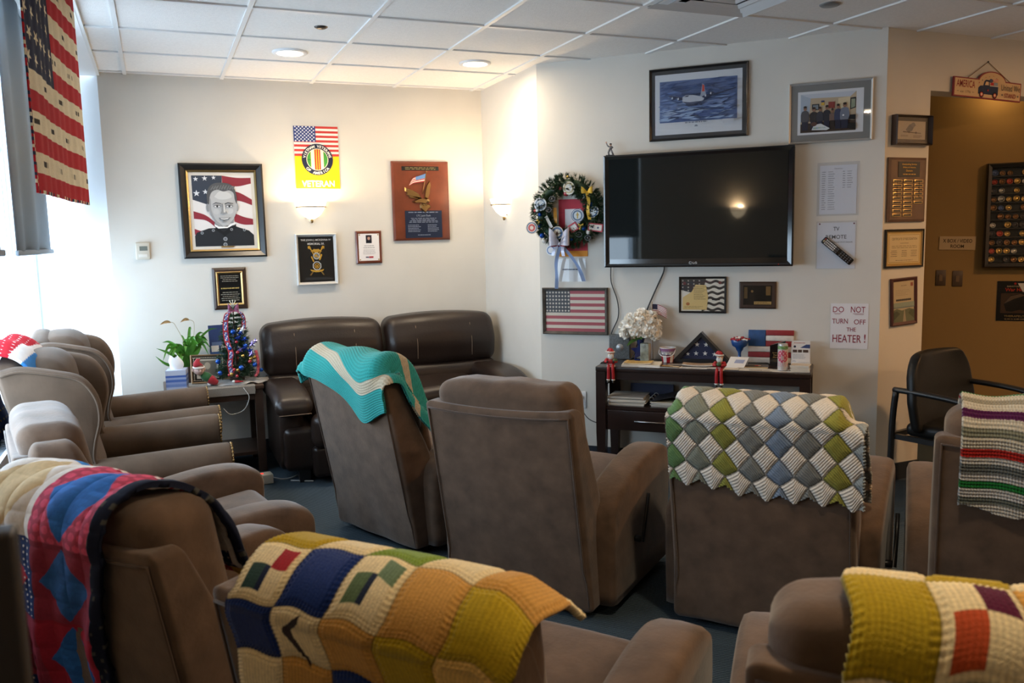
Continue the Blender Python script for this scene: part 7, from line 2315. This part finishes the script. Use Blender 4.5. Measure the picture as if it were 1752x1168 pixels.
# power strip with its cord on the carpet
t = thing('power_strip', 'beige power strip with a lit red switch on the carpet before the side table', 'power strip', (.47, 5.47, .001), R(6))
m = MB(); m.rbox((0, 0, .032), (.24, .085, .062), .006, 2, 1); m.build('housing', MATS['beige_plastic'], t)
m = MB(); m.rbox((.055, 0, .0645), (.022, .014, .006), .002, 1, 0); m.build('rocker_switch', mat('lit_red_switch', (.6, .02, .02), rough=.3, emit=((1, .05, .03), 1.2)), t)
for k in range(3):
    m = MB(); m.box((-.09+.045*k, .0, .0635), (.032, .045, .002)); m.build('socket', CABLE, t)
m = MB(); m.tube(catmull([(.12, 0, .03), (.19, -.01, .010), (.27, .02, .008), (.33, .10, .008), (.31, .22, .03)], 8), .005, 8); lab(m.build('cord', mat('pale_cable'), t), 'white cord')
wire('sofa_cord', 'second white cord lying on the carpet at the sofa front', [(.70, 5.44, .007), (.76, 5.40, .007), (.83, 5.36, .007)], .005, mat('pale_cable'))

# ------------------------------------------------------------ ceiling fittings
t = thing('sprinkler_cover', 'small dark round sprinkler plate in a ceiling tile', 'sprinkler', (.89, 4.68, CH), 0)
m = MB(); m.lathe([(0, -.012), (.022, -.010), (.034, -.004), (.036, 0)], 24); m.build('plate', mat('dark_bronze', (.06, .05, .045), rough=.4, metal=.6), t)
t = thing('ceiling_speaker', 'small grey round disc fitting in the ceiling near the right wall', 'ceiling fitting', (3.228, 3.465, CH), 0)
m = MB(); m.lathe([(0, -.010), (.045, -.009), (.052, -.003), (.053, 0)], 28); m.build('disc', mat('grey_metal_disc', (.25, .25, .25), rough=.4, metal=.5), t)
t = thing('ceiling_vent', 'square stepped air diffuser in the ceiling at the top edge of the photo', 'vent', (gx0+G*2.5, gy0-G*.5, CH), 0)
VM = mat('white_vent_metal', (.66, .68, .70), rough=.4)
for k in range(4):
    s = .585-k*.13
    m = MB()
    a0_, a1_ = s/2, s/2-.045
    z0, z1 = -.004+.001*k, .022
    V = [(-a0_, -a0_, z0), (a0_, -a0_, z0), (a0_, a0_, z0), (-a0_, a0_, z0), (-a1_, -a1_, z1), (a1_, -a1_, z1), (a1_, a1_, z1), (-a1_, a1_, z1)]
    m.add([(v[0], v[1], v[2]-.014) for v in V], [(i, (i+1) % 4, 4+(i+1) % 4, 4+i) for i in range(4)])
    m.add([(x*1.0, y*1.0, -.004) for (x, y) in ((-a1_, -a1_), (a1_, -a1_), (a1_, a1_), (-a1_, a1_))], [(3, 2, 1, 0)])
    m.build('louvre_ring', VM, t)
# dark upright panel at the left edge, close to the camera
t = thing('standing_panel', 'dark upright panel cut off at the bottom left edge, close to the camera', 'panel', (-.295, .925, 0), 0)
m = MB(); m.rbox((0, 0, .66), (.30, .035, 1.20), .006, 2, 1); m.build('board', mat('dark_laminate', (.022, .018, .018), rough=.45), t)
for sx in (-1, 1):
    m = MB(); m.rbox((sx*.11, 0, .03), (.04, .26, .06), .008, 2, 1); m.build('foot', BLACKM, t)
def ceil_light(x, y, label, vis=True, power=12, col=(1.0, 0.80, 0.56)):
    t = thing('recessed_downlight', label, 'ceiling light', (x, y, CH), 0, 'recessed ceiling downlights')
    m = MB(); m.lathe([(0.078, -0.012), (0.100, -0.012), (0.103, -0.009), (0.103, 0.0)], 32); m.lathe([(0.079, -0.012), (0.076, 0.0)], 32); m.build('trim_ring', WHITE, t)
    m = MB(); m.lathe([(0.0, -0.010), (0.076, -0.010)], 32)
    m.build('lens', mat('lit_downlight_lens', (0.9, 0.9, 0.9), emit=((1.0, 0.86, 0.66), 14.0)), t)
    l = area('downlight_lamp', (x, y, CH-0.03), (0, 0, 0), 0.14, 0.14, power, col, shape='DISK')
    return t
ceil_light(0.82, 5.33, 'round lit recessed downlight in the ceiling, left of two')
ceil_light(2.00, 5.32, 'round lit recessed downlight in the ceiling, right of two')
for (x, y, pw) in ((1.41, 1.3, 20), (3.2, -0.6, 14), (5.06, 1.9, 42), (4.45, 0.1, 26)):
    ceil_light(x, y, 'round recessed downlight in the ceiling behind the camera', power=pw, col=(1.0, 0.78, 0.52) if x < 4 else (1.0, 0.52, 0.20))
l = D.lights.new('hall_lamp', 'POINT'); l.energy = 2.5; l.color = (1.0, 0.62, 0.25); l.shadow_soft_size = 0.1
o = D.objects.new('hall_lamp', l); o.location = (5.3, 4.1, 2.45); COL.objects.link(o)
# wall sconces
SHADE = mat('frosted_sconce_glass', (0.9, 0.85, 0.75), rough=0.4, emit=((1.0, 0.80, 0.52), 5.0))
def sconce(x, y, z, rz, label, power=19):
    t = thing('wall_sconce', label, 'wall lamp', (x, y, z), rz, 'half bowl wall sconces')
    m = MB()
    m.lathe([(0.012, -0.072), (0.04, -0.062), (0.07, -0.035), (0.092, 0.0), (0.108, 0.045), (0.112, 0.055), (0.109, 0.057), (0.10, 0.042), (0.085, 0.0), (0.06, -0.033), (0.012, -0.06)], 24, (0, 0, 0), a0=math.pi, a1=2*math.pi)
    m.build('glass_bowl', SHADE, t)
    m = MB(); m.lathe([(0.105, 0.010), (0.1065, 0.010), (0.1085, 0.016), (0.107, 0.018)], 24, a0=math.pi, a1=2*math.pi); m.build('rim_band', BRASS, t)
    m = MB(); m.ball((0, -0.012, -0.085), (0.010, 0.010, 0.016), 10); m.rbox((0, -0.006, -0.02), (0.09, 0.012, 0.09), 0.005, 2, 1); m.build('wall_bracket', BRASS, t)
    l = D.lights.new('sconce_lamp', 'POINT'); l.energy = power; l.color = (1.0, 0.70, 0.40); l.shadow_soft_size = 0.03
    o = D.objects.new('sconce_lamp', l); o.location = (Matrix.Translation((x, y, z)) @ Rz(rz) @ Vector((0, -0.055, 0.045))); COL.objects.link(o)
    return t
sconce(1.06, 6.288, 1.765, 0, 'lit half bowl sconce on the back wall under the veteran poster')
sconce(2.403, 5.84, 1.755, R(-90), 'lit half bowl sconce on the short side wall left of the wreath')
sconce(-0.70, 1.18, 1.765, R(90), 'lit half bowl sconce on the left wall, mirrored in the television')
